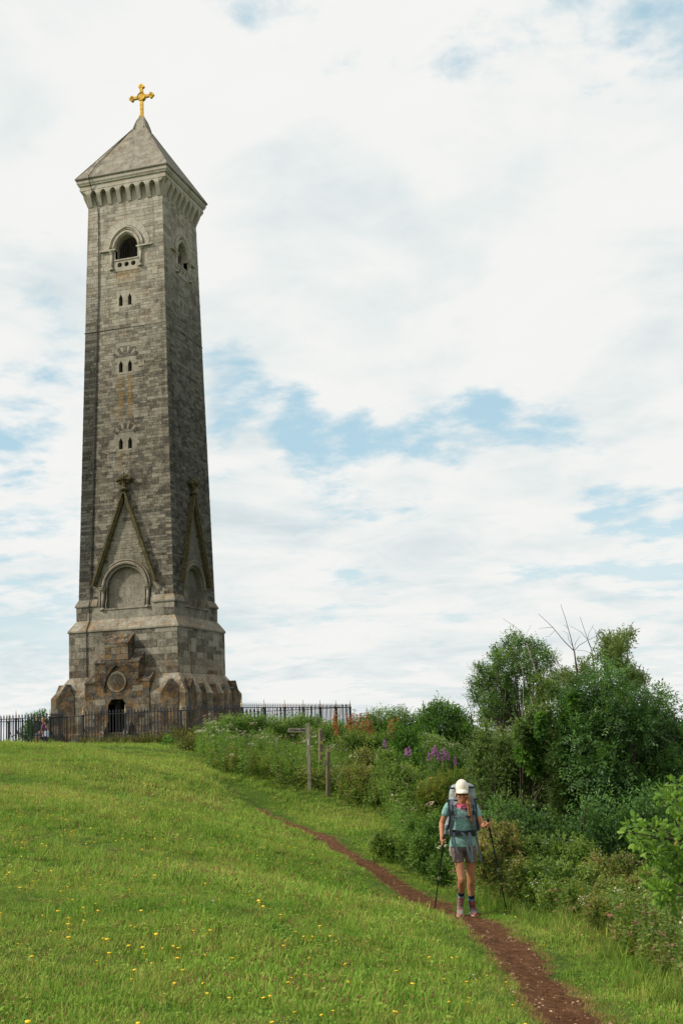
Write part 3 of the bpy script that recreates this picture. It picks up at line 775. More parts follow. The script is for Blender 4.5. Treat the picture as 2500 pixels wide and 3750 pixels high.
# lightning conductor and bonding strap
def pf(z): return FP('F', -1.42-(max(0, 22-z))*.0245 if z > 6.7 else -1.80, z, .05)
cb = MB(); cb.tube([(-1.74, -2.54, 27.98), (-1.72, -2.55, 27.85), (-1.70, -2.50, 27.6), (-1.68, -2.41, 27.4), (-1.6, -2.30, 26.98), (-1.47, -2.08, 26.4)]+[pf(z) for z in (24.1, 23.9, 22, 20, 18, 16, 14, 12, 10, 8, 6.75)]+[(-1.80, -2.60, 6.36), (-1.80, -2.55, 6.2), (-1.80, -2.53, 5.7), (-1.81, -2.83, 5.2), (-1.82, -2.79, 5.05), (-1.82, -2.79, 3.1)], .022, 5)
cb.tube([(-1.74, -2.55, 27.9), (-1.55, -2.03, 28.75), (-.42, -.42, 31.2)], .018, 5)
cb.build('lightning_conductor', M['cable'], tower)
hb = MB(); w = shaft(19.84)+.03
hb.tube([(-w, -w, 19.84), (w, -w, 19.84), (w, w, 19.84), (-w, w, 19.84)], .02, 5, closed=True)
hb.build('bonding_strap', M['cable'], tower)
for f, u, z in (('F', .86, 17.95), ('F', .47, 11.35), ('F', 1.62, 22.55)):
    a = MB(); a.prism([(u-.15, z-.16), (u+.15, z-.16), (u+.15, z+.16), (u-.15, z+.16)], lambda x, y: FP(f, x, y, .035), lambda x, y: FP(f, x, y, -.02)); tag(a.build('stone', M['ashlar'], tower), 'pale new replacement stone')
# bench-like ledge at the left foot
lb = MB(); lb.box((-4.20, -3.42, -.3), (-3.425, 3.2, .50)); lb.build('foot_ledge', M['dark_stone'], tower)

# ------------------------------------------------------------------ iron railings
HA = 7.6646; ZR = 1.26
fence = empty('railings', (0, -HA, 0), 'black iron spear-topped railings in a square around the tower foot', 'railings')
GX0, GX1 = -.85, .68       # gate opening on the front side
def bar_mesh():
    b = MB(); r = .0140
    b.box((-r, -r, -.35), (r, r, ZR)); 
    b.add([(0, 0, ZR+.20)]+[(sx_*.030, sy_*.012, ZR+.085) for sx_, sy_ in ((-1, -1), (1, -1), (1, 1), (-1, 1))]+[(sx_*.009, sy_*.009, ZR) for sx_, sy_ in ((-1, -1), (1, -1), (1, 1), (-1, 1))],
          [(0, 1, 2), (0, 2, 3), (0, 3, 4), (0, 4, 1), (1, 5, 6, 2), (2, 6, 7, 3), (3, 7, 8, 4), (4, 8, 5, 1)])
    return b
bm_ = bar_mesh(); bar_me = fixn(mesh('bar', bm_.V, bm_.F)); bar_me.materials.append(M['iron'])
pos = []
posts = []
step_ = 2.54229
px_posts = [7.6646, 5.06, 2.6, .68, -.85, -2.45, -5.05, -7.6646]
def seg(a, b, horiz):
    L = abs(b-a); n = max(1, round(L/(.142 if horiz else .212))); return [a+(b-a)*i/n for i in range(1, n)]
for i in range(len(px_posts)-1):
    a, b = px_posts[i+1], px_posts[i]
    if i == 3: continue
    pos += [(x, -HA, 0, 'F') for x in seg(a, b, True)]
for s, k in ((HA, 'R'), (-HA, 'L')):
    for i in range(6):
        a = -HA+i*2*HA/6; b = a+2*HA/6; pos += [(s, y, math.pi/2, k) for y in seg(a, b, False)]
for i in range(6):
    a = -HA+i*2*HA/6; b = a+2*HA/6; pos += [(x, HA, 0, 'B') for x in seg(a, b, False)]
dist = lambda p: math.hypot(p[0]-CAM[0], p[1]-CAM[1])
def inview(p):
    v = np.array([p[0], p[1], 1.0])-CAM; zc_ = v@FWD; x = 1250+F*(v@RGT)/zc_; return -60 < x < 2560
pos.sort(key=lambda p: (not inview(p), p[3] in 'BL', dist(p)))
far_b = MB()
for i, (x, y, rz_, k) in enumerate(pos):
    if i < 290:
        o = bpy.data.objects.new('bar', bar_me); COL.objects.link(o); o.parent = fence; o.matrix_parent_inverse = Matrix.Translation((0, HA, 0)); o.location = (x, y, 0); o.rotation_euler = (0, 0, rz_)
    else:
        MM = Matrix.Translation((x, y, 0)) @ Matrix.Rotation(rz_, 4, 'Z'); far_b.add([tuple(MM @ Vector(v)) for v in bm_.V], bm_.F)
tag(far_b.build('farther_bars', M['iron'], fence), kind='stuff')
def rail(pts, name='rail', r=.017, par=None):
    b = MB(); b.tube(pts, r, 4); return b.build(name, M['iron'], par or fence)
for zr in (ZR, .10):
    rail([(GX1, -HA, zr), (HA, -HA, zr)]); rail([(-HA, -HA, zr), (GX0, -HA, zr)])
    rail([(HA, -HA, zr), (HA, HA, zr)]); rail([(-HA, HA, zr), (HA, HA, zr)]); rail([(-HA, -HA, zr), (-HA, HA, zr)])
PP_ = [(x, -HA, 0, 1) for x in px_posts]+[(HA, -HA+2*HA/6*i, 1, 0) for i in range(1, 7)]+[(-HA, -HA+2*HA/6*i, -1, 0) for i in range(1, 7)]+[(-HA+2*HA/6*i, HA, 0, -1) for i in range(1, 6)]
for x, y, ix, iy in PP_:
    b = MB(); b.box((x-.036, y-.036, -.35), (x+.036, y+.036, ZR-.06)); b.box((x-.048, y-.048, ZR-.06), (x+.048, y+.048, ZR+.02))
    post = b.build('post', M['iron'], fence)
    b = MB(); b.lathe([(.04, 0), (.045, .03), (.022, .05), (.045, .09), (.04, .12), (.018, .16), (.022, .19), (.004, .34)], 8, Matrix.Translation((x, y, ZR+.022))); b.build('post_finial', M['cream'], post)
    dx, dy = (-ix, 0) if ix else (0, iy)
    b = MB(); b.tube([(x+dx*.03, y+dy*.03, .85), (x+dx*.10+.03, y+dy*.10, .62), (x+dx*.28+.05, y+dy*.28, .3), (x+dx*.42+.06, y+dy*.42, -.1)], .017, 5); b.build('back_stay', M['iron'], post)
# kissing gate
gate = empty('kissing_gate', (-.1, -HA, 0), 'black iron kissing gate set into the railings left of the doorway', 'gate')
gp = [(GX0, -HA+.11*i) for i in range(1, 10)]
for i, (x, y) in enumerate(gp):
    o = bpy.data.objects.new('bar', bar_me); COL.objects.link(o); o.parent = gate; o.matrix_parent_inverse = Matrix.Translation((.1, HA, 0)); o.location = (x, y, 0)
cage = [(GX0, -HA), (GX0, -HA+1.0), (-.45, -HA+1.02), (-.05, -HA+.92), (.30, -HA+.62), (.55, -HA+.25), (GX1, -HA)]
for zr in (ZR-.02, .12): rail([(x, y, zr) for x, y in cage], 'rail', .02, gate)
for t, ty in ((.1, -.62), (.1, -.48), (.1, -.33), (0, -.17), (0, -.05), (0, .05), (0, .14), (0, .22), (0, .30), (0, .38), (0, .46), (0, .54), (0, .60)):
    # bars along the curved part of the cage
    x = ty
    ys = np.interp(x, [c[0] for c in cage[1:]], [c[1] for c in cage[1:]])
    b = MB(); b.tube([(x, ys, -.3), (x, ys, ZR-.02)], .013, 4); b.build('bar', M['iron'], gate)
lf_ = MB(); lf_.tube([(GX0+.05, -HA+.02, ZR-.05), (-.5, -HA+.75, ZR-.05), (-.5, -HA+.75, .15), (GX0+.05, -HA+.02, .15)], .018, 4, closed=True); leaf_o = lf_.build('gate_leaf', M['iron'], gate)
for t in np.linspace(.15, .85, 6):
    b = MB(); p = np.array([GX0+.05, -HA+.02])*(1-t)+np.array([-.5, -HA+.75])*t; b.tube([(p[0], p[1], .15), (p[0], p[1], ZR-.05)], .011, 4); b.build('bar', M['iron'], leaf_o)
# ------------------------------------------------------------------ ground sheet
def build_ground():
    nr, na = 330, 420
    r = np.r_[0, 0.6*(15000/0.6)**(np.linspace(0, 1, nr))]
    r = np.r_[0, np.linspace(.8, 60, 200), 60*(15000/60)**np.linspace(0.02, 1, 130)]
    # more columns where the camera looks
    th0 = math.atan2(FWD[1], FWD[0]); t = np.linspace(-1, 1, na, endpoint=False)
    th = th0+math.pi*(0.22*t+0.78*t**3)
    nr = len(r)-1
    Rr, T = np.meshgrid(r[1:], th, indexing='ij')
    X = CAM[0]+Rr*np.cos(T); Y = CAM[1]+Rr*np.sin(T); Z = ground(X, Y)
    V = np.c_[X.ravel(), Y.ravel(), Z.ravel()]
    i = np.arange(nr-1)[:, None]*na; k = np.arange(na)[None]; k2 = (k+1) % na
    Q = np.stack([i+k, i+na+k, i+na+k2, i+k2], -1).reshape(-1, 4)
    V = np.r_[V, [[CAM[0], CAM[1], gz(CAM[0], CAM[1])]]]
    me = arrmesh('ground', V, Q, {}, True)
    return me
mt, N, b = material('turf', 0.95, 0.1)
g = N.node('ShaderNodeNewGeometry').outputs['Position']
n1 = N.noise(g, 0.5, 6, .6, .4); n2 = N.noise(g, 5, 6, .7); n3 = N.noise(g, 45, 4, .7)
c = N.ramp(N.math('ADD', N.math('MULTIPLY', n1, .45), N.math('ADD', N.math('MULTIPLY', n2, .3), N.math('MULTIPLY', n3, .3))), [(0.35, (.030, .062, .010)), (0.52, (.062, .115, .014)), (0.68, (.125, .16, .030))])
vn = N.node('ShaderNodeVectorMath', operation='DISTANCE', inp={0: g, 1: (8, -20, 0)}).outputs['Value']
fld = N.node('ShaderNodeTexVoronoi', inp={'Vector': g}); fld.inputs['Scale'].default_value = .0021
fc = N.ramp(N.node('ShaderNodeSeparateColor', inp={0: fld.outputs['Color']}).outputs[0], [(0, (.035, .06, .025)), (.35, (.07, .11, .03)), (.6, (.05, .08, .03)), (.8, (.30, .25, .14))], 'CONSTANT')
N.l.new(N.mix(N.step(vn, 200, 400), c, fc), b.inputs['Base Color'])
bp = N.node('ShaderNodeBump', inp={'Height': n3}); bp.inputs['Distance'].default_value = .03; N.l.new(bp.outputs[0], b.inputs['Normal'])
M['turf'] = mt
gro = link('ground', build_ground(), M['turf']); tag(gro, kind='structure')

# ------------------------------------------------------------------ earth path
def catmull(P, n=14):
    P = [np.array(p[:2]) for p in P]; P = [2*P[0]-P[1]]+P+[2*P[-1]-P[-2]]; out = []
    for i in range(1, len(P)-2):
        for t in np.linspace(0, 1, n, endpoint=False):
            out.append(.5*((2*P[i])+(-P[i-1]+P[i+1])*t+(2*P[i-1]-5*P[i]+4*P[i+1]-P[i+2])*t*t+(-P[i-1]+3*P[i]-3*P[i+1]+P[i+2])*t**3))
    out.append(P[-2]); return np.array(out)
pl_ = catmull(PP[1:], 40)
def sm_noise(n, k, seed):
    rg_ = np.random.default_rng(seed); a = rg_.normal(0, 1, n//k+4); x = np.arange(n)/k; i = x.astype(int); f = x-i; f = f*f*(3-2*f); return a[i]*(1-f)+a[i+1]*f
tt = np.gradient(pl_, axis=0); tt /= np.linalg.norm(tt, axis=1)[:, None]; nn = np.c_[tt[:, 1], -tt[:, 0]]
Ln = len(pl_)
dcam = np.hypot(pl_[:, 0]-CAM[0], pl_[:, 1]-CAM[1])
hw = np.interp(dcam, [6, 9, 12, 15, 20, 26, 30, 32.5], [.22, .23, .25, .28, .31, .30, .19, .03])
wl = hw*(1+.16*sm_noise(Ln, 9, 1)+.10*sm_noise(Ln, 3, 2)); wr = hw*(1+.16*sm_noise(Ln, 8, 3)+.10*sm_noise(Ln, 3, 4))
mcols = 9; V = []
for j, s in enumerate(np.linspace(-1, 1, mcols)):
    off = np.where(s < 0, s*wl, s*wr); P_ = pl_+nn*off[:, None]
    zg = ground(P_[:, 0], P_[:, 1]); lift = .012*(1-abs(s)**4)-.016*abs(s)**6+.008*NR.normal(0, 1, Ln)*(1-abs(s))
    V.append(np.c_[P_, zg+.006+lift])
V = np.stack(V, 1).reshape(-1, 3)
i = np.arange(Ln-1)[:, None]*mcols; k = np.arange(mcols-1)[None]
Q = np.stack([i+k, i+k+1, i+mcols+k+1, i+mcols+k], -1).reshape(-1, 4)
mt, N, b = material('earth', 0.95, 0.15)
g = N.node('ShaderNodeNewGeometry').outputs['Position']
e1 = N.noise(g, 9, 6, .7); e2 = N.noise(g, 60, 4, .7)
N.l.new(N.ramp(N.math('ADD', N.math('MULTIPLY', e1, .6), N.math('MULTIPLY', e2, .4)), [(0.36, (.060, .024, .009)), (0.52, (.160, .070, .028)), (0.66, (.29, .15, .070))]), b.inputs['Base Color'])
bp = N.node('ShaderNodeBump', inp={'Height': N.math('ADD', e1, e2)}); bp.inputs['Distance'].default_value = .04; N.l.new(bp.outputs[0], b.inputs['Normal'])
M['earth'] = mt
path = link('path', arrmesh('path', V, Q, {}, True), M['earth']); tag(path, kind='structure')

# ------------------------------------------------------------------ instanced ground cover (stuff)
def scatter(name, srcs, P, rot, scl, idx, label, cat):
    """one object: points carrying attributes, each point draws one of the source meshes"""
    coll = bpy.data.collections.new(name+'_pieces')
    for k, (me, mats) in enumerate(srcs):
        if mats is not None and not me.materials: me.materials.append(mats)
        o = bpy.data.objects.new(f'{name}_piece_{k:02d}', me); coll.objects.link(o)
    me = bpy.data.meshes.new(name); me.vertices.add(len(P)); me.vertices.foreach_set('co', np.asarray(P, np.float32).ravel())
    a = me.attributes.new('rot', 'FLOAT_VECTOR', 'POINT'); a.data.foreach_set('vector', np.asarray(rot, np.float32).ravel())
    a = me.attributes.new('scl', 'FLOAT', 'POINT'); a.data.foreach_set('value', np.asarray(scl, np.float32))
    a = me.attributes.new('idx', 'INT', 'POINT'); a.data.foreach_set('value', np.asarray(idx, np.int32))
    o = bpy.data.objects.new(name, me); COL.objects.link(o)
    ng = bpy.data.node_groups.new(name, 'GeometryNodeTree')
    ng.interface.new_socket('Geometry', in_out='INPUT', socket_type='NodeSocketGeometry'); ng.interface.new_socket('Geometry', in_out='OUTPUT', socket_type='NodeSocketGeometry')
    i_ = ng.nodes.new('NodeGroupInput'); o_ = ng.nodes.new('NodeGroupOutput')
    ci = ng.nodes.new('GeometryNodeCollectionInfo'); ci.inputs['Collection'].default_value = coll; ci.inputs['Separate Children'].default_value = True; ci.inputs['Reset Children'].default_value = True
    ip = ng.nodes.new('GeometryNodeInstanceOnPoints'); ip.inputs['Pick Instance'].default_value = True
    def attr(nm, ty):
        n = ng.nodes.new('GeometryNodeInputNamedAttribute'); n.data_type = ty; n.inputs['Name'].default_value = nm; return n.outputs['Attribute']
    e2r = ng.nodes.new('FunctionNodeEulerToRotation')
    ng.links.new(attr('rot', 'FLOAT_VECTOR'), e2r.inputs[0]); ng.links.new(e2r.outputs[0], ip.inputs['Rotation'])
    ng.links.new(attr('scl', 'FLOAT'), ip.inputs['Scale']); ng.links.new(attr('idx', 'INT'), ip.inputs['Instance Index'])
    ng.links.new(i_.outputs[0], ip.inputs['Points']); ng.links.new(ci.outputs[0], ip.inputs['Instance']); ng.links.new(ip.outputs[0], o_.inputs[0])
    md = o.modifiers.new('scatter', 'NODES'); md.node_group = ng
    return tag(o, label, cat, kind='stuff')

def blades(n, rad, h0, h1, w, lean, seed, kinds=None):
    rg_ = np.random.default_rng(seed); V = []; Fc = []; T = []
    for _ in range(n):
        a = rg_.uniform(0, 6.28); r = rad*math.sqrt(rg_.uniform()); x, y = r*math.cos(a), r*math.sin(a)
        h = rg_.uniform(h0, h1); la = rg_.uniform(0, 6.28); le = h*rg_.uniform(.1, lean); ww = w*rg_.uniform(.6, 1.2)
        dx, dy = math.cos(la), math.sin(la); px, py = -dy, dx; t = rg_.uniform()
        k = len(V)
        for s, hh, wd in ((0, 0, 1), (.3, .45, .9), (.7, .8, .6)):
            c = (x+dx*le*s, y+dy*le*s, h*hh); V += [(c[0]-px*ww*wd/2, c[1]-py*ww*wd/2, c[2]), (c[0]+px*ww*wd/2, c[1]+py*ww*wd/2, c[2])]
        V.append((x+dx*le, y+dy*le, h*.98)); Fc += [(k, k+1, k+3, k+2), (k+2, k+3, k+5, k+4), (k+4, k+5, k+6)]; T += [t]*7
    me = mesh('blades', V, Fc); a = me.attributes.new('tint', 'FLOAT', 'POINT'); a.data.foreach_set('value', T); return me
def grassmat(name, dry=0.0):
    mt, N, b = material(name, 0.6, 0.12)
    g = N.node('ShaderNodeNewGeometry').outputs['Position']
    t = N.node('ShaderNodeAttribute', attribute_name='tint').outputs['Fac']
    oi = N.node('ShaderNodeObjectInfo').outputs['Random']
    pn = N.noise(g, .33, 5, .65, .5); pf_ = N.noise(g, 1.7, 4, .6)
    v = N.math('ADD', N.math('MULTIPLY', t, .26), N.math('ADD', N.math('MULTIPLY', oi, .14), N.math('ADD', N.math('MULTIPLY', pn, .62), N.math('MULTIPLY', pf_, .30))))
    c = N.ramp(v, [(0.36, (.046, .140, .012)), (0.53, (.132, .280, .026)), (0.68, (.265, .395, .054)), (0.90, (.48, .43, .12))])
    sp = N.node('ShaderNodeSeparateXYZ', inp={0: g})
    far_ = N.step(sp.outputs[1], -34, -14)            # grazed, sun-bleached turf nearer the tower
    c = N.mix(N.math('MULTIPLY', far_, .4), c, (.33, .43, .075))
    if name == 'rank_grass': c = N.mix(.55, c, (.075, .17, .022))
    if dry: c = N.mix(dry, c, (.30, .17, .065))
    N.l.new(c, b.inputs['Base Color'])
    tr = N.node('ShaderNodeBsdfTranslucent'); N.l.new(c, tr.inputs[0])
    mx = N.node('ShaderNodeMixShader', inp={0: .3}); N.l.new(b.outputs[0], mx.inputs[1]); N.l.new(tr.outputs[0], mx.inputs[2])
    N.l.new(mx.outputs[0], N.n['Material Output'].inputs[0]); return mt
M['grass'] = grassmat('grass'); M['grass_dry'] = grassmat('grass_dry', .7); M['straw'] = plain('straw', (.36, .27, .12), .8, 0, .3)
M['seed'] = plain('seed_head', (.25, .14, .06), .9, 0, .4)
def seedheads(n, rad, seed):
    rg_ = np.random.default_rng(seed); b = MB()
    for _ in range(n):
        a = rg_.uniform(0, 6.28); r = rad*math.sqrt(rg_.uniform()); x, y = r*math.cos(a), r*math.sin(a); h = rg_.uniform(.05, .10); l = rg_.uniform(-.03, .03, 2)
        b.add([(x-.0012, y, 0), (x+.0012, y, 0), (x+l[0], y+l[1], h)], [(0, 1, 2)])
        b.ball((x+l[0], y+l[1], h+.008), (.005, .005, .008), 4, 3)
    return mesh('seed', b.V, b.F)
def cloverclump(n, rad, seed, size=.016, h=.05):
    rg_ = np.random.default_rng(seed); V = []; Fc = []; T = []
    for _ in range(n):
        a = rg_.uniform(0, 6.28); r = rad*math.sqrt(rg_.uniform()); x, y = r*math.cos(a), r*math.sin(a); z = h*rg_.uniform(.3, 1)
        s = size*rg_.uniform(.6, 1.3); q = rg_.normal(0, .35, 3); a2 = rg_.uniform(0, 6.28); k = len(V)
        for j in range(5):
            b_ = a2+j*2*math.pi/5; V.append((x+s*math.cos(b_), y+s*math.sin(b_), z+s*(q[0]*math.cos(b_)+q[1]*math.sin(b_))))
        Fc.append(tuple(range(k, k+5))); T += [rg_.uniform()]*5
    me = mesh('clover', V, Fc); a = me.attributes.new('tint', 'FLOAT', 'POINT'); a.data.foreach_set('value', T); return me
srcs = [(blades(40, .13, .020, .055, .0050, 1.2, 1), M['grass']), (blades(40, .13, .018, .050, .0055, 1.4, 2), M['grass']), (blades(34, .12, .03, .075, .0048, 1.2, 3), M['grass']),
        (blades(26, .12, .02, .06, .0050, 1.2, 4), M['grass_dry']), (seedheads(4, .13, 5), M['seed']), (cloverclump(26, .12, 6, .010, .04), M['grass']), (blades(22, .07, .06, .15, .0055, .9, 7), M['grass'])]

def wedge(n, d0, d1, m0=-420, m1=2950, pw=1.0):
    d = (d0**(pw+1)+(d1**(pw+1)-d0**(pw+1))*NR.uniform(0, 1, n))**(1/(pw+1))
    a = (NR.uniform(m0, m1, n)-1250)/F*d
    fh = FWD[:2]/np.linalg.norm(FWD[:2]); rh = np.array([fh[1], -fh[0]])
    return CAM[0]+d*fh[0]+a*rh[0], CAM[1]+d*fh[1]+a*rh[1]
# hedge line: everything right of it (as px limit by depth) is thicket, not lawn
def proj(x, y, z):
    v = np.stack([x-CAM[0], y-CAM[1], z-CAM[2]], -1); zc_ = v@FWD
    return 1250+F*(v@RGT)/zc_, 1875-F*(v@UPV)/zc_, zc_
HEDGE = ([6, 9, 11, 13, 15, 18, 21, 24, 27, 29, 31, 32.4, 33.2, 34.5, 37, 40, 44, 50], [3000, 2480, 2310, 2140, 1990, 1660, 1520, 1480, 1450, 1420, 1330, 1180, 900, 790, 740, 740, 780, 860])
def lawn(x, y, z, slack=0):
    px, py, d = proj(x, y, z)
    ok = px < np.interp(d, *HEDGE)+slack
    ins = (np.abs(x) < 3.5) & (np.abs(y) < 3.5)
    return ok & ~ins
pts, sc_, ix_ = [], [], []
for n, d0, d1, s0, s1 in ((15000, 5.2, 12, .75, 1.15), (22000, 12, 24, 1.0, 1.6), (17000, 24, 40, 1.5, 2.3), (9000, 40, 58, 1.8, 2.6)):
    x, y = wedge(n, d0, d1); z = ground(x, y); pd = path_dist(x, y)
    lim = np.interp(np.hypot(x-CAM[0], y-CAM[1]), [6, 15, 26, 31.5, 33], [.24, .27, .30, .24, 0])
    ok = lawn(x, y, z, 250) & (pd > lim*1.0)
    x, y, z, pd = x[ok], y[ok], z[ok], pd[ok]
    s = NR.uniform(s0, s1, len(x))*np.clip(.42+(pd-.25)*.9, .42, 1); 
    tall = 1.6*np.sin(x*.55+1.7*np.sin(y*.42+1))*np.sin(y*.7)+.6*np.sin(x*1.9+3*np.sin(y*.9))+np.sin(y*2.3+2*np.cos(x*1.1)); s *= .92+.16*tall
    if d0 >= 40: s *= .75
    u = NR.uniform(0, 1, len(x)); idx = np.select([u < .34, u < .58, u < .70, u < .78, u < .84, u < .985], [0, 1, 2, 3, 4, 5], 6)
    idx = np.where((pd < .36) & (NR.uniform(0, 1, len(x)) < .25), 3, idx)
    pts.append(np.c_[x, y, z-.01]); sc_.append(s); ix_.append(idx)
Pg = np.concatenate(pts); Sg = np.concatenate(sc_); Ig = np.concatenate(ix_)
rot = np.c_[NR.normal(0, .12, len(Pg)), NR.normal(0, .12, len(Pg)), NR.uniform(0, 6.28, len(Pg))]
scatter('grass', srcs, Pg, rot, Sg, Ig, 'short green meadow grass with reddish seed heads covering the hilltop', 'grass')
# bleached grass fringe along the path
n = 2300; k = NR.integers(0, Ln, n); sgn = NR.choice([-1, 1], n)
off = np.where(sgn < 0, wl[k], wr[k])*NR.uniform(.84, 1.15, n)*sgn; P_ = pl_[k]+nn[k]*off[:, None]+NR.normal(0, .03, (n, 2))
fr = blades(16, .05, .015, .045, .0055, 1.3, 21); fr2 = blades(14, .05, .02, .05, .005, 1.2, 22)
M['tan'] = plain('bleached_grass', (.26, .17, .065), .8, 0, .35, 3)
scatter('path_edge_grass', [(fr, M['tan']), (fr2, M['grass_dry'])], np.c_[P_, ground(P_[:, 0], P_[:, 1])-.004], np.c_[np.zeros((n, 2)), NR.uniform(0, 6.28, n)], NR.uniform(.4, .8, n), (NR.uniform(0, 1, n) < .6).astype(int), 'bleached trodden grass fringing the earth path', 'grass')
# pebbles
def pebble(seed):
    b = MB(); b.ball((0, 0, 0), 1, 7, 5); rg_ = np.random.default_rng(seed); V = np.array(b.V)*rg_.uniform(.75, 1.2, (len(b.V), 1))*np.array([1, .75, .5]); return mesh('pebble', V, b.F)
mt, N, b = material('pebbles', .9, .2); oi = N.node('ShaderNodeObjectInfo').outputs['Random']
N.l.new(N.ramp(oi, [(0, (.09, .04, .02)), (.55, (.20, .105, .055)), (1, (.48, .34, .21))]), b.inputs['Base Color']); M['peb'] = mt
n = 3800; k = NR.integers(0, Ln, n); s = NR.normal(0, .45, n); s = np.clip(s, -1.15, 1.15); off = np.where(s < 0, s*wl[k], s*wr[k]); P_ = pl_[k]+nn[k]*off[:, None]+NR.normal(0, .02, (n, 2))
keep = np.abs(s) < 1.1
P_ = P_[keep]; n = len(P_)
scatter('path_stones', [(pebble(i), M['peb']) for i in range(5)], np.c_[P_, ground(P_[:, 0], P_[:, 1])+.010], NR.uniform(0, 6.28, (n, 3))*[.1, .1, 1], .005+.017*NR.uniform(0, 1, n)**3, NR.integers(0, 5, n), 'small pinkish stones strewn over the trodden earth path', 'stones')
# yellow hawkbits and a few white clovers
def flower(hgt, r, seed):
    b = MB(); b.tube([(0, 0, 0), (.006, .003, hgt)], .0012, 3); k = []
    me_ = MB(); 
    b.lathe([(.002, hgt-.008), (r*.8, hgt), (r, hgt+.003), (r*.4, hgt+.006), (.0005, hgt+.007)], 9, None, (.006, .003, 0)); return mesh('flower', b.V, b.F, True)
M['yellow'] = plain('yellow_petals', (.85, .55, .02), .6, 0, .1); M['white_fl'] = plain('white_petals', (.65, .62, .55), .7)
n = 2300; x, y = wedge(n, 5.6, 38, -300, 1900, .55); z = ground(x, y); px_, py_, d_ = proj(x, y, z)
pr_ = np.where(px_ < 1250, 1.0, .35)*np.where((np.sin(x*.8+1)+np.sin(y*.7)) > -.3, 1, .35); ok = lawn(x, y, z, -60) & (path_dist(x, y) > .35) & (NR.uniform(0, 1, n) < pr_)
x, y, z = x[ok], y[ok], z[ok]; n = len(x); u = NR.uniform(0, 1, n)
scatter('meadow_flowers', [(flower(.075, .014, 1), M['yellow']), (flower(.06, .017, 2), M['yellow']), (flower(.05, .010, 3), M['white_fl'])], np.c_[x, y, z], np.c_[NR.normal(0, .2, (n, 2)), NR.uniform(0, 6.28, n)], NR.uniform(.6, 1.1, n), np.select([u < .5, u < .975], [0, 1], 2), 'tiny yellow hawkbit flowers dotted through the meadow grass', 'flowers')
# ------------------------------------------------------------------ leaves and crowns
M['ash'] = leafmat('ash_leaves', (.038, .092, .026), (.084, .185, .044), (.17, .31, .070), .45, .45, .5)
M['ash2'] = leafmat('ash_leaves_yellower', (.048, .098, .020), (.11, .20, .030), (.20, .31, .046), .5, .45)  # a slightly lighter, yellower leaf green
M['willow'] = leafmat('sallow_leaves', (.072, .118, .038), (.155, .225, .068), (.28, .35, .13), .5, .42)
M['thorn'] = leafmat('thorn_leaves', (.034, .095, .018), (.085, .19, .026), (.16, .30, .042), .6, .45)
M['herb'] = leafmat('herb_leaves', (.070, .145, .030), (.145, .265, .050), (.26, .38, .10), .5, .45)
M['bramble'] = leafmat('bramble_leaves', (.060, .125, .024), (.155, .255, .046), (.30, .38, .085), .5, .45)
M['bramble2'] = leafmat('bramble_leaves_mixed', (.080, .115, .026), (.20, .25, .056), (.36, .29, .12), .5, .45)
M['yellowish'] = leafmat('yellowing_leaves', (.06, .12, .016), (.13, .21, .025), (.30, .22, .04), .5, .42)
M['oak'] = leafmat('oak_leaves', (.065, .15, .014), (.14, .27, .024), (.25, .38, .045), .5, .42)
M['bark'] = plain('bark', (.075, .060, .042), .95, 0, .4, 14, .02)
M['palebark'] = plain('pale_bark', (.24, .21, .15), .9, 0, .3, 14, .01)
M['twig'] = plain('twig', (.060, .045, .032), .9)
M['umbel'] = plain('cream_flowers', (.36, .36, .23), .9, 0, .25, 20)
M['umbel_brown'] = plain('browning_heads', (.24, .115, .075), .9, 0, .5, 20)
M['umbel_pink'] = plain('pinkish_flowers', (.30, .21, .16), .9, 0, .35, 20)
M['pink'] = plain('magenta_flowers', (.42, .17, .38), .8, 0, .3, 30)
M['rustseed'] = plain('rust_seeds', (.40, .17, .055), .95, 0, .35, 30)

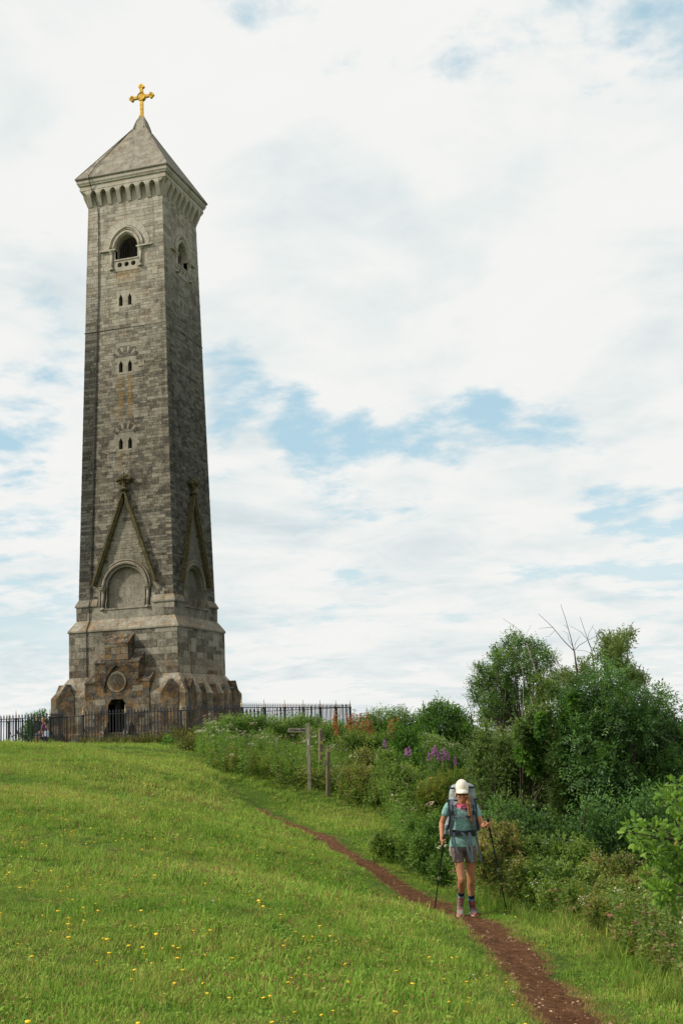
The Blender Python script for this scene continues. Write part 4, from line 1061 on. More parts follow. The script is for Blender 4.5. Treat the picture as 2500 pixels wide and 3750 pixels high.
def unit(a): return a/(np.linalg.norm(a, axis=-1, keepdims=True)+1e-9)
def leaf_arrays(C, D, Nn, L, asp, rg_, tint):
    """folded rhombic leaves: C base, D direction, Nn normal, L lengths"""
    S = unit(np.cross(D, Nn)); n = len(C); L = L[:, None]
    Nn = unit(np.cross(S, D))
    mid = C+D*L*.45
    V = np.stack([C, mid+S*L*asp*.5+Nn*L*.06, C+D*L-Nn*L*.10, mid-S*L*asp*.5+Nn*L*.06], 1).reshape(-1, 3)
    Q = np.arange(n*4).reshape(-1, 4)
    return V, Q, np.repeat(tint, 4)
def crown(name, clumps, n, L, mat, parent=None, asp=.5, kind='simple', seed=0, depthy=1.0, spread=.25, droop=.25, updir=.5):
    """clumps: (centre, radius). leaves lie in shells round the clump centres"""
    rg_ = np.random.default_rng(seed+100)
    Cc = np.array([c for c, r in clumps]); Rc = np.array([r for c, r in clumps]); ct = rg_.normal(0, .13, len(Cc))
    p = Rc**2; p = p/p.sum()
    m = n//9 if kind == 'ash' else n//5 if kind == 'spray' else n
    k = rg_.choice(len(Cc), m, p=p)
    d = unit(rg_.normal(0, 1, (m, 3))); rad = Rc[k]*(1-spread*2*rg_.uniform(0, 1, m)**1.6)*(1+.22*np.sin(d[:, 0]*5+k)*np.sin(d[:, 2]*6+2*k)+.12*rg_.normal(0, 1, m))
    shoot = np.where(rg_.uniform(0, 1, m) < .13, rg_.uniform(1.0, 1.42, m), 1.0); rad = rad*shoot
    C = Cc[k]+d*rad[:, None]*np.array([1, 1, .9])+np.c_[np.zeros((m, 2)), (shoot-1)*Rc[k]*.35]
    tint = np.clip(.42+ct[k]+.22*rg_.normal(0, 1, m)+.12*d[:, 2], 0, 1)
    if kind == 'ash':
        D = unit(d*.8+rg_.normal(0, .5, (m, 3))+[0, 0, .25-droop]); Nn = unit(d*.4+[0, 0, 1.0]+rg_.normal(0, .35, (m, 3)))
        S = unit(np.cross(D, Nn)); Nn = unit(np.cross(S, D)); LR = L*3.3*rg_.uniform(.8, 1.2, m)
        out = []
        for j in range(9):
            if j == 8: base = C+D*LR[:, None]; dr_ = D; ll = L*np.ones(m)*rg_.uniform(.8, 1.2, m)
            else:
                q = (j//2+1)/4.6; sgn = 1 if j % 2 else -1
                base = C+D*(LR*q)[:, None]-Nn*(LR*.25*q*q)[:, None]; dr_ = unit(S*sgn*.9+D*.55-Nn*.2); ll = L*rg_.uniform(.75, 1.1, m)
            out.append(leaf_arrays(base, dr_, Nn+rg_.normal(0, .25, (m, 3)), ll, asp, rg_, np.clip(tint+.07*rg_.normal(0, 1, m), 0, 1)))
    elif kind == 'spray':
        D0 = unit(d*.7+rg_.normal(0, .5, (m, 3))+[0, 0, updir-droop]); out = []
        for j in range(5):
            base = C+D0*(j*L*.55); dr_ = unit(D0*.8+rg_.normal(0, .65, (m, 3))); out.append(leaf_arrays(base, dr_, unit(rg_.normal(0, .6, (m, 3))+[0, 0, .8]), L*rg_.uniform(.7, 1.2, m), asp, rg_, np.clip(tint+.08*rg_.normal(0, 1, m), 0, 1)))
    else:
        out = [leaf_arrays(C, unit(d+rg_.normal(0, .8, (m, 3))+[0, 0, -droop]), unit(d*.6+rg_.normal(0, .6, (m, 3))+[0, 0, .7]), L*rg_.uniform(.6, 1.3, m), asp, rg_, tint)]
    V = np.concatenate([o[0] for o in out]); T = np.concatenate([o[2] for o in out]); Q = np.arange(len(V)).reshape(-1, 4)
    o = link(name, arrmesh(name, V, Q, {'tint': T}), mat, parent); return tag(o, kind='stuff')
def branchy(pts_list, name, mat, parent, n=6):
    b = MB()
    for pts, r in pts_list: b.tube(pts, r, n)
    return b.build(name, mat, parent, True)
def curve3(a, b, sag=.15, n=6, rg_=rnd):
    a = np.array(a); b = np.array(b); L = np.linalg.norm(b-a); o = np.array([rg_.uniform(-1, 1), rg_.uniform(-1, 1), rg_.uniform(-.2, 1)])*L*sag*.5
    return [a*(1-t)+b*t+o*math.sin(math.pi*t) for t in np.linspace(0, 1, n)]
def limbs(base, clumps, r0, parent, mat='bark', name='limb', every=1, trunk_frac=.45, ntr=1):
    """tapered trunk(s) from the base and a limb to each clump"""
    base = np.array(base, float); Cc = np.array([c for c, r in clumps]); cen = Cc.mean(0)
    tips = []
    b = MB()
    top = base+(cen-base)*np.array([.75, .75, .9])*trunk_frac*1.6
    tr = curve3(base-np.array([0, 0, .25]), top, .08, 8); b.tube(tr, np.linspace(r0, r0*.45, 8), 9); b.build('trunk', M[mat], parent, True)
    l = MB()
    for i, (c, r) in enumerate(clumps):
        if i % every: continue
        s = tr[rnd.randint(2, 7)]; L = np.linalg.norm(np.array(c)-s)
        pts = curve3(s, c, .22, 7); rr = min(r0*.4, .012+L*.010); l.tube(pts, np.linspace(rr, .006, 7), 5)
        for q in range(2):
            e = np.array(c)+np.array([rnd.uniform(-1, 1), rnd.uniform(-1, 1), rnd.uniform(-.4, 1)])*r*.8; l.tube(curve3(pts[4], e, .2, 4), np.linspace(.010, .004, 4), 4)
    return tag(l.build(name, M[mat], parent, True), kind='stuff')
def fill_down(cl, step_=1.0, cap=6):
    out = list(cl)
    for c, r in cl:
        g_ = gz(c[0], c[1]); z = c[2]-r*step_; k = 0
        while z > g_+.1 and k < cap:
            out.append((np.array([c[0]+rnd.uniform(-.2, .2)*r, c[1]+rnd.uniform(-.2, .2)*r, z]), r)); z -= r*step_; k += 1
    return out
def px_clumps(lst, d, ox=0, oy=0, sc_=1.0, dd=.5, seed=0, rs=1.0, tilt=0.0):
    rg_ = np.random.default_rng(seed+500); out = []; ym = sum(q_[1] for q_ in lst)/len(lst)
    for x, y, r in lst:
        px, py, rp = ox+x*sc_, oy+y*sc_, r*sc_
        dk = d+rg_.uniform(-dd, dd)+(ym-y)*sc_*tilt; R_m = rp*dk/F*rs
        out.append((at(px, py, dk), R_m))
    return out
def plant_root(name, clumps, label, cat, group=None, base=None):
    cen = np.array([c for c, r in clumps]).mean(0) if base is None else np.array(base)
    z = gz(cen[0], cen[1]); return empty(name, (cen[0], cen[1], z), label, cat, group), np.array([cen[0], cen[1], z])

# --- the ash standing free against the sky
q = [(770, 420, 60), (700, 560, 80), (850, 520, 75), (990, 560, 85), (1120, 610, 60), (560, 620, 60), (600, 740, 105), (780, 700, 110), (1000, 720, 100), (1190, 730, 90), (370, 850, 75),
     (500, 900, 115), (700, 920, 130), (900, 860, 90), (1080, 880, 75), (320, 1020, 80), (470, 1080, 120), (680, 1120, 140), (320, 1190, 85), (500, 1260, 130), (720, 1300, 140), (880, 1160, 100), (990, 1040, 85),
     (620, 1440, 150), (800, 1480, 120), (450, 1420, 120), (1010, 1250, 85), (1290, 960, 80), (1350, 1130, 95), (1220, 1100, 85), (1400, 1250, 80)]
cl = px_clumps(q, 32, 1650, 2200, .2976, 1.3, 1)
t, bs = plant_root('ash_tree', cl, 'slender dark green ash tree standing against the sky left of the bare branches', 'tree', base=at(1900, 2700, 32))
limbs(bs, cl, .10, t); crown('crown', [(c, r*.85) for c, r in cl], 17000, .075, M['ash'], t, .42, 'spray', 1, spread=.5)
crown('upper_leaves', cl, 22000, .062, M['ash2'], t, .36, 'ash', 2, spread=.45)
# --- the big ash bush at the right
q = [(540, 840, 90), (520, 960, 120), (700, 1000, 130), (350, 1100, 150), (560, 1150, 180), (800, 1200, 170), (1130, 1150, 95), (1240, 1200, 85), (1000, 1300, 160), (1250, 1350, 140), (1400, 1430, 100),
     (200, 1300, 180), (450, 1400, 230), (700, 1450, 230), (950, 1500, 200), (1200, 1540, 160), (1370, 1600, 110), (300, 1650, 260), (650, 1750, 280), (1000, 1750, 230), (1230, 1750, 150), (150, 1950, 230), (500, 2050, 280), (900, 2050, 280),
     (1250, 1950, 180), (1420, 2080, 200), (200, 2300, 230), (600, 2350, 280), (1000, 2350, 260), (1300, 2300, 250), (1600, 1750, 200), (1700, 2050, 250), (1600, 2400, 250)]
cl = px_clumps(q, 20, 2050, 2200, .2976, .9, 2)
t, bs = plant_root('ash_tree', cl, 'broad dark green ash tree filling the right edge behind the brambles', 'tree', base=at(2270, 3000, 20.3))
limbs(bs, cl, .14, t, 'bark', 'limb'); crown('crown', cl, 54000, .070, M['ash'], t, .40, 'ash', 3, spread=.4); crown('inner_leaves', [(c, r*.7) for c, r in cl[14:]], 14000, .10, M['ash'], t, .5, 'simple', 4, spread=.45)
# --- feathery sallow rising above it
q = [(840, 430, 38), (800, 480, 35), (560, 480, 45), (600, 560, 50), (700, 560, 80), (740, 600, 60), (620, 690, 80), (680, 780, 70), (780, 800, 50), (900, 960, 80), (950, 1000, 70), (840, 1060, 80), (310, 830, 48), (150, 1010, 80), (300, 950, 60), (40, 960, 60), (480, 690, 30)]
cl = px_clumps(q, 21.5, 2050, 2200, .2976, .5, 3)
t, bs = plant_root('sallow_tree', cl, 'thin olive sallow whose feathery top rises over the broad ash', 'tree', base=at(2230, 2900, 21.5))
b = MB(); s0 = bs; top = at(2050+690*.2976, 2200+520*.2976, 21.5); b.tube(curve3(s0, top, .05, 9), np.linspace(.07, .012, 9), 6)
b.tube(curve3(s0*.3+top*.7, at(2050+830*.2976, 2200+420*.2976, 21.5), .1, 6), np.linspace(.02, .006, 6), 5); b.tube(curve3(s0*.3+top*.7, at(2050+560*.2976, 2200+470*.2976, 21.5), .1, 6), np.linspace(.02, .006, 6), 5)
b.tube(curve3(s0*.5+top*.5, at(2050+930*.2976, 2200+960*.2976, 21.5), .1, 6), np.linspace(.02, .006, 6), 5); b.tube(curve3(s0*.5+top*.5, at(2050+150*.2976, 2200+1000*.2976, 21.5), .1, 6), np.linspace(.025, .006, 6), 5)
b.build('trunk', M['bark'], t, True); crown('crown', cl, 9000, .075, M['willow'], t, .28, 'spray', 5, spread=.5, updir=.7)
# --- grey-green sallow thicket behind the hiker
q = [(430, 1600, 100), (330, 1850, 130), (620, 1700, 130), (500, 1850, 170), (800, 1720, 140), (450, 2050, 170), (700, 2050, 230), (950, 1950, 200), (1250, 1900, 190), (600, 2300, 200), (900, 2300, 240), (1200, 2250, 230), (1150, 1650, 150), (420, 2300, 150),
     (1200, 1320, 90), (1260, 1470, 120), (1100, 1480, 90), (1080, 950, 70), (1120, 1100, 80), (1200, 1000, 60), (650, 2550, 200), (900, 2600, 220), (1200, 2600, 220), (420, 2550, 130), (1350, 1650, 130), (1330, 1800, 150), (1400, 2000, 170), (1100, 1820, 150), (1350, 2200, 180), (1350, 2450, 190), (1150, 1750, 130), (850, 1500, 70), (1000, 1350, 60)]
cl = fill_down(px_clumps(q, 20.5, 1650, 2200, .2976, 1.0, 4), 1.0, 3)
t, bs = plant_root('sallow_bush', cl, 'olive green sallow bush directly behind the hiker and her right pole', 'bush', base=at(1880, 2990, 20.5))
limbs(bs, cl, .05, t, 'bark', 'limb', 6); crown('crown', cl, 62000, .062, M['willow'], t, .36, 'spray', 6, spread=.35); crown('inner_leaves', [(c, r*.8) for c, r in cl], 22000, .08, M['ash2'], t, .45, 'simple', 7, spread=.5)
# --- bright big-leaved bush between the two
q = [(1000, 1500, 110), (900, 1580, 90), (1100, 1420, 60), (1000, 1640, 110), (850, 1680, 70), (1480, 1250, 70), (1500, 1180, 60), (1400, 1350, 80)]
cl = px_clumps(q, 19.9, 1650, 2200, .2976, .4, 5, .8)
t, bs = plant_root('elder_bush', cl, 'bright green large-leaved elder bush between the olive sallow and the broad ash', 'bush')
crown('crown', fill_down(cl, 1.2, 4), 9000, .09, M['thorn'], t, .52, 'simple', 8, spread=.4)
# --- dark shade bushes low in the hedge
q = [(2150, 2980, 75), (2250, 3000, 85), (2350, 2960, 90), (2200, 3070, 60), (2080, 3060, 60), (2450, 2960, 90), (2330, 3080, 70), (2440, 3100, 80), (1990, 3020, 60), (1900, 3000, 55), (1820, 2960, 45)]
cl = fill_down(px_clumps(q, 17.6, 0, 0, 1, .5, 6))
t, bs = plant_root('blackthorn_bush', cl, 'low dark blackthorn bush in the shade under the broad ash', 'bush')
limbs(bs, cl, .05, t); crown('crown', cl, 34000, .055, M['ash'], t, .5, 'spray', 9, spread=.4)
# --- rounded thorn bush on the skyline
q = [(1570, 2630, 36), (1610, 2605, 36), (1650, 2615, 36), (1680, 2650, 42), (1600, 2670, 48), (1700, 2690, 48), (1545, 2665, 24), (1650, 2720, 55), (1740, 2720, 50), (1590, 2720, 40), (1750, 2780, 60), (1690, 2780, 50)]
cl = px_clumps(q, 40, 0, 0, 1, .8, 7)
t, bs = plant_root('hawthorn_bush', cl, 'rounded mid green hawthorn bush on the skyline left of the slender ash', 'bush')
limbs(bs, cl, .09, t); crown('crown', cl, 26000, .085, M['thorn'], t, .5, 'spray', 10, spread=.35)

# --- bare dead stems and branches
def stems(name, lines, d, label, cat, mat, ox=2050, oy=2200, sc_=.2976, base=None):
    P0 = at(ox+lines[0][0][0][0]*sc_, oy+lines[0][0][0][1]*sc_, d); zb_ = gz(P0[0], P0[1]); t = empty(name, (P0[0], P0[1], zb_), label, cat)
    b = MB(); first = True
    for pts, r0, r1 in lines:
        W = [at(ox+x*sc_, oy+y*sc_, d) for x, y in pts]
        if first: W = [np.array([P0[0], P0[1], zb_-.1])]+W
        b.tube(W, np.linspace(r0*.62, r1*.8, len(W)), 5)
        if first:
            b.build('trunk', M[mat], t, True); b = MB(); first = False
    if b.V: tag(b.build('branches', M[mat], t, True), kind='stuff')
    return t
stems('dead_tree', [([(230, 1100), (205, 880), (172, 620)], .045, .016), ([(172, 620), (60, 510), (0, 440), (-90, 330), (-160, 260), (-270, 160)], .014, .004), ([(165, 610), (130, 460), (100, 350), (60, 210), (5, 45)], .014, .004),
                    ([(172, 615), (230, 550), (330, 490), (440, 440), (500, 370)], .010, .004), ([(172, 600), (185, 520), (240, 435)], .007, .003), ([(-90, 330), (-150, 330), (-260, 340)], .006, .003), ([(-60, 360), (-140, 440), (-190, 440)], .005, .003),
                    ([(150, 560), (100, 470), (90, 400), (30, 370)], .006, .003), ([(100, 350), (70, 310), (40, 295)], .005, .003), ([(210, 950), (130, 880), (0, 820), (-60, 770)], .014, .005), ([(100, 870), (60, 830), (-120, 700), (-200, 650)], .008, .003), ([(0, 820), (-20, 870), (-110, 830)], .006, .003)],
      21, 'leafless dead tree with thin forked grey branches left of the feathery sallow top', 'tree', 'twig')
stems('dead_tree', [([(432, 1000), (410, 800), (390, 640)], .036, .014), ([(390, 640), (370, 560), (340, 480), (300, 370), (242, 200)], .012, .004), ([(392, 620), (430, 540), (470, 420), (515, 345)], .011, .004), ([(335, 480), (250, 380), (130, 315)], .008, .003),
                    ([(340, 470), (350, 400), (410, 295)], .006, .003), ([(450, 470), (430, 360), (385, 315)], .006, .003), ([(380, 650), (300, 615), (200, 610)], .006, .003), ([(395, 700), (300, 680), (200, 685)], .006, .003), ([(385, 600), (350, 530), (340, 500)], .006, .004), ([(745, 940), (780, 870), (850, 800), (890, 720)], .007, .003)],
      21.3, 'smaller leafless dead tree with arching twigs close beside the feathery sallow top', 'tree', 'twig')
stems('dead_tree', [([(1230, 1560), (1170, 1400), (1100, 1100), (1040, 850), (980, 680), (930, 520)], .045, .014), ([(930, 520), (870, 420), (840, 360), (760, 300), (640, 220)], .012, .004), ([(930, 510), (920, 420), (985, 300)], .006, .003), ([(1000, 700), (1000, 500), (990, 400)], .006, .003), ([(1240, 750), (1290, 870), (1340, 930)], .008, .004), ([(1100, 1100), (1150, 1000), (1100, 880)], .012, .005), ([(1010, 1500), (1000, 1250), (1050, 1290)], .014, .006), ([(820, 1750), (870, 1500), (890, 1300), (890, 900), (850, 740)], .03, .008)],
      23, 'leaning pale leafless trunk rising through the right side of the slender ash', 'tree', 'palebark', 1650, 2200)
stems('bare_sapling', [([(365, 2330), (350, 2100), (325, 1900), (290, 1680), (255, 1450), (240, 1330), (185, 1190)], .030, .005), ([(320, 1920), (250, 1830), (140, 1690), (90, 1570)], .012, .004), ([(355, 2100), (360, 1950), (385, 1850), (400, 1780)], .014, .006), ([(290, 1680), (230, 1660), (120, 1660)], .007, .003), ([(290, 1680), (380, 1620)], .006, .003), ([(345, 2150), (300, 2050), (285, 1950)], .010, .004), ([(370, 2180), (410, 2150)], .008, .004), ([(255, 1450), (350, 1380)], .006, .003), ([(470, 1480), (540, 1400), (550, 1300), (545, 1180)], .008, .003)],
      19.6, 'spindly leafless sapling rising just right of the hiker pack', 'sapling', 'twig', 1650, 2200)

# --- herb and shrub clumps of the bank
def umbels(clumps, n, r, mat, parent, seed, name='flower_heads'):
    rg_ = np.random.default_rng(seed+900); Cc = np.array([c for c, _ in clumps]); Rc = np.array([q_ for _, q_ in clumps]); k = rg_.choice(len(Cc), n, p=Rc**2/(Rc**2).sum())
    d = unit(rg_.normal(0, 1, (n, 3))+[0, 0, .9]); C = Cc[k]+d*(Rc[k]*rg_.uniform(.95, 1.12, n))[:, None]*np.array([1, 1, .95])
    # each head: a cluster of 7 little tilted pads
    out = []
    for j in range(7):
        c = C+rg_.normal(0, 1, (n, 3))*r*np.array([.55, .55, .18]); nrm = unit(rg_.normal(0, .5, (n, 3))+[0, 0, 1.0]); a = unit(np.cross(nrm, rg_.normal(0, 1, (n, 3)))); b_ = np.cross(nrm, a); s = (r*rg_.uniform(.25, .5, n))[:, None]
        out.append(np.stack([c-a*s, c-b_*s, c+a*s, c+b_*s], 1).reshape(-1, 3))
    V = np.concatenate(out); o = link(name, arrmesh(name, V, np.arange(len(V)).reshape(-1, 4)), mat, parent); return tag(o, kind='stuff')
def clump_plant(name, q, d, label, cat, mat, n, L, fl=None, nfl=0, rfl=.04, seed=0, kind='spray', asp=.4, group=None, up=.8, spread=.35, tilt=.006):
    cl0 = px_clumps(q, d, 0, 0, 1, .5, seed, 1.0, tilt); cl = fill_down(cl0, 1.1, 2); n = int(n*min(1.8, (len(cl)/len(cl0))**.8)); t, bs = plant_root(name, cl, label, cat, group)
    b = MB()
    for c, r in (cl if spread < .6 else []):
        for _ in range(3 if spread < .6 else 1):
            e = np.array(c)+np.array([rnd.uniform(-.6, .6)*r, rnd.uniform(-.6, .6)*r, r*rnd.uniform(.2, .9)]); kf = .3 if spread < .6 else .02; s = np.array([bs[0]*kf+c[0]*(1-kf), bs[1]*kf+c[1]*(1-kf), 0]); s[2] = gz(s[0], s[1])-.03; b.tube(curve3(s, e, .08, 5), np.linspace(.012, .004, 5), 4)
    if b.V: tag(b.build('stems', M['twig'], t, True), kind='stuff')
    crown('leaves', cl, n, L, M[mat], t, asp, kind, seed, spread=spread, updir=up)
    if fl: umbels(cl0, int(nfl*1.7), rfl, M[fl], t, seed)
    return t
clump_plant('hemp_agrimony', [(800, 2700, 40), (760, 2745, 36), (840, 2660, 34), (880, 2690, 40), (900, 2650, 28), (790, 2770, 40), (850, 2740, 45), (730, 2790, 24), (950, 2650, 26)], 39.5, 'tall leafy white-flowered clump nearest the railings corner', 'plant', 'herb', 15000, .085, 'umbel', 150, .05, 11)
clump_plant('hemp_agrimony', [(930, 2740, 40), (980, 2730, 42), (1020, 2760, 38), (960, 2780, 45), (890, 2760, 32), (1030, 2800, 35), (920, 2800, 40)], 38, 'dusky pink-flowered leafy clump left of the finger post', 'plant', 'herb', 13000, .08, 'umbel_pink', 120, .05, 12)
clump_plant('hemp_agrimony', [(1000, 2650, 24), (1050, 2665, 34), (1100, 2655, 32), (1150, 2660, 32), (1200, 2680, 34), (1080, 2700, 38), (1140, 2710, 40), (1240, 2670, 22)], 41, 'pink and white flowered clump behind the finger post', 'plant', 'herb', 13000, .08, 'umbel_pink', 110, .05, 13)
clump_plant('hemp_agrimony', [(1350, 2650, 34), (1400, 2635, 38), (1460, 2632, 40), (1520, 2650, 36), (1560, 2680, 34), (1420, 2690, 50), (1500, 2700, 50), (1340, 2690, 36), (1310, 2660, 20)], 42, 'broad white-flowered mound on the skyline right of the railings', 'plant', 'herb', 17000, .085, 'umbel', 230, .045, 14)
clump_plant('hemp_agrimony', [(1600, 2740, 46), (1660, 2770, 48), (1560, 2720, 34), (1710, 2800, 42), (1620, 2800, 45), (1680, 2840, 40)], 37, 'white-flowered clump falling to the right below the hawthorn', 'plant', 'herb', 13000, .075, 'umbel', 190, .045, 15)
clump_plant('sycamore_seedling', [(1480, 2700, 40), (1470, 2750, 45), (1500, 2790, 35), (1450, 2800, 35)], 36, 'fresh green leafy sapling in the middle of the bank', 'sapling', 'thorn', 6500, .09, None, 0, 0, 16, asp=.6)
clump_plant('buckthorn_bush', [(1640, 2860, 36), (1600, 2880, 34), (1690, 2850, 34), (1560, 2900, 36), (1650, 2910, 40), (1720, 2880, 30), (1610, 2930, 30)], 27, 'low yellowing bush with orange tips beside the hiker cap', 'bush', 'yellowish', 11000, .055, None, 0, 0, 17, asp=.5)
clump_plant('bramble_bush', [(800, 2810, 36), (860, 2830, 38), (920, 2850, 38), (980, 2850, 40), (1050, 2840, 42), (1090, 2870, 34), (890, 2800, 40), (1000, 2810, 40), (1100, 2820, 36), (760, 2830, 26)], 35.0, 'dark bramble bush left of the finger post foot', 'bush', 'bramble', 17000, .07, 'umbel_pink', 50, .03, 18, asp=.65)
clump_plant('bramble_bush', [(1285, 2850, 34), (1320, 2850, 44), (1390, 2860, 48), (1330, 2790, 45), (1300, 2895, 28), (1350, 2905, 36)], 32.6, 'bramble bush with browning leaves right of the way-marker posts', 'bush', 'bramble2', 17000, .065, 'umbel_pink', 90, .025, 19, asp=.65, spread=.7)
clump_plant('bramble_bush', [(1440, 2840, 46), (1500, 2850, 46), (1450, 2900, 46), (1520, 2910, 46), (1570, 2960, 36), (1490, 2950, 34), (1420, 2780, 40)], 29.5, 'dark green bramble bush on the lower bank left of the hiker', 'bush', 'bramble', 14000, .06, 'umbel_pink', 60, .025, 20, asp=.65, spread=.7)
clump_plant('bramble_bush', [(1240, 2740, 34), (1290, 2720, 36), (1360, 2740, 38), (1400, 2720, 30), (1300, 2770, 34), (1380, 2790, 36)], 38, 'yellow-green low bush among the rust-coloured dock stalks', 'bush', 'bramble', 12000, .075, None, 0, 0, 21, asp=.6)
clump_plant('elder_bush', [(120, 2640, 20), (150, 2625, 18), (165, 2655, 20), (110, 2670, 22), (150, 2680, 22), (90, 2690, 16), (200, 2670, 15)], 63, 'small bright bush beyond the railings behind the sitting man', 'bush', 'thorn', 5000, .10, None, 0, 0, 22, asp=.5)
clump_plant('nettle_patch', [(617, 2735, 13), (632, 2742, 13), (612, 2716, 9), (645, 2745, 9)], 43.6, 'small nettle clump on the turf before the railings', 'plant', 'thorn', 700, .10, None, 0, 0, 23, asp=.6)
clump_plant('bramble_bush', [(1300+13*i+7*(i % 3), 3066+9*math.sin(i*1.7)-12*math.sin(i*.25)+3.2*i, 13+4*(i % 3)) for i in range(5, 18)], 21.8, 'low bramble patch spilling on the turf above the path, left of the hiker', 'bush', 'bramble', 5200, .05, 'umbel', 50, .015, 24, asp=.6, tilt=.02, spread=.85)
clump_plant('hogweed', [(1510, 3030, 20), (1560, 3040, 24), (1600, 3010, 26), (1530, 3080, 26), (1590, 3100, 30), (1560, 3140, 26), (1620, 3060, 24), (1600, 3170, 24)], 20.5, 'pale green tall herbs close to the left side of the hiker', 'plant', 'herb', 6500, .06, 'umbel', 30, .02, 25, tilt=.012, spread=.8)
clump_plant('bramble_bush', [(1800, 3090, 46), (1850, 3060, 46), (1760, 3120, 36), (1880, 3120, 50), (1810, 3150, 30), (1900, 3180, 30), (1780, 3060, 40)], 16.6, 'bramble patch with fading flower heads just right of the hiker', 'bush', 'bramble2', 12000, .042, 'umbel_brown', 260, .018, 26, asp=.6, tilt=.018, spread=.8)
clump_plant('bramble_bush', [(1960, 3110, 50), (2040, 3120, 55), (2120, 3130, 55), (1960, 3200, 50), (2050, 3210, 50), (2140, 3220, 50), (2000, 3270, 36), (2090, 3290, 36)], 15.2, 'wide bramble patch under the dark hedge at the middle of the slope', 'bush', 'bramble', 13000, .045, 'umbel', 130, .016, 27, asp=.6, tilt=.018, spread=.8)
clump_plant('bramble_bush', [(2200, 3190, 52), (2280, 3180, 50), (2220, 3270, 50), (2310, 3270, 50), (2380, 3230, 50), (2300, 3340, 46), (2190, 3330, 36), (2400, 3330, 50)], 13.6, 'bramble patch with brown seed heads left of the oak sapling', 'bush', 'bramble2', 13000, .042, 'umbel_brown', 260, .016, 28, asp=.6, tilt=.018, spread=.8)
clump_plant('bramble_bush', [(2440, 3420, 50), (2380, 3430, 40), (2480, 3500, 50), (2420, 3520, 34), (2500, 3420, 50), (2480, 3590, 36)], 10.8, 'bramble patch at the right edge below the oak sapling', 'bush', 'bramble2', 13000, .040, 'umbel_brown', 110, .018, 29, asp=.6, tilt=.010)

# --- flowering spikes
def willowherb(px, py, d, label):
    P = at(px, py, d); z0 = gz(P[0], P[1]); t = empty('willowherb', (P[0], P[1], z0), label, 'flower', 'pink willowherb spikes on the bank')
    top = P[2]+.12; b = MB(); b.tube([(P[0], P[1], z0), (P[0]+.02, P[1], top-.1), (P[0]+.03, P[1], top+.05)], [.008, .006, .002], 4); b.build('stem', M['twig'], t)
    cl = [(np.array([P[0]+.02, P[1], P[2]-.02+.06*i]), (.050-.009*i)) for i in range(4)]
    crown('flower_spike', cl, 150, .03, M['pink'], t, .8, 'simple', int(px), spread=.3)
    crown('leaves', [(np.array([P[0], P[1], P[2]-.25-.12*i]), .10) for i in range(4)], 200, .09, M['herb'], t, .18, 'simple', int(px)+1)
wh = [(1115, 570, 'highest pink spike of the willowherb group left of the hawthorn foot'), (1085, 600, 0), (1140, 630, 0), (1205, 600, 'tall pink spike at the right of the willowherb group'), (1160, 655, 0), (1200, 660, 0), (1245, 640, 0), (1045, 650, 'pink spike at the left end of the willowherb group'),
      (1320, 700, 'separate pink spike nearest above the hiker'), (590, 510, 'lone pink spike farthest left on the bank'), (845, 590, 0), (812, 605, 0)]
WHL = {1085: 'pink spike just left of the highest spike of the tight willowherb group', 1140: 'pink spike directly below the highest spike of the willowherb group', 1160: 'short pink spike low in the centre of the willowherb group', 1200: 'short pink spike at the foot of the tall right-hand willowherb spike', 1245: 'pink spike at the right end of the tight willowherb group', 845: 'right one of two small faint pink spikes in the middle of the bank', 812: 'left one of two small faint pink spikes in the middle of the bank'}
for x, y, lb_ in wh: willowherb(1200+x*.3508, 2550+y*.3508, 33.5, lb_ or WHL[x])
def dock(px, py, d, label):
    P = at(px, py, d); z0 = gz(P[0], P[1]); t = empty('dock_stalk', (P[0], P[1], z0), label, 'plant', 'rust-coloured dock stalks on the bank')
    b = MB(); b.tube([(P[0], P[1], z0), (P[0]+.01, P[1], P[2]+.2)], [.008, .003], 4); b.build('stem', M['rustseed'], t)
    crown('seed_spike', [(np.array([P[0]+rnd.uniform(-.05, .05), P[1], P[2]+.13*i]), .075-.008*abs(i)) for i in range(-3, 4)], 480, .035, M['rustseed'], t, .8, 'simple', int(px*3), spread=.5)
DK = [(75, 280, 'rust-brown dock stalk nearest the end of the railings'), (90, 330, 'lower rust-brown dock stalk beside the one at the railings end'), (210, 310, 'rust-brown dock stalk at the left of the thick trio right of the railings'), (245, 325, 'middle rust-brown dock stalk of the thick trio right of the railings'),
      (262, 310, 'rust-brown dock stalk at the right of the thick trio right of the railings'), (310, 320, 'lone rust-brown dock stalk between the thick trio and the twin tall ones'), (355, 310, 'left one of the twin tall rust-brown dock stalks below the white mound'), (408, 300, 'right one of the twin tall rust-brown dock stalks below the white mound'),
      (440, 385, 'paler low dock stalk left of its neighbour under the white mound'), (465, 400, 'lowest pale dock stalk under the white mound'), (655, 385, 'leftmost rust-brown dock stalk of the right-hand cluster'), (680, 370, 'second rust-brown dock stalk of the right-hand cluster'), (720, 370, 'third rust-brown dock stalk of the right-hand cluster'), (735, 350, 'rightmost and highest rust-brown dock stalk of the right-hand cluster')]
for x, y, lb_ in DK: dock(1200+x*.3508, 2550+y*.3508, 39, lb_)

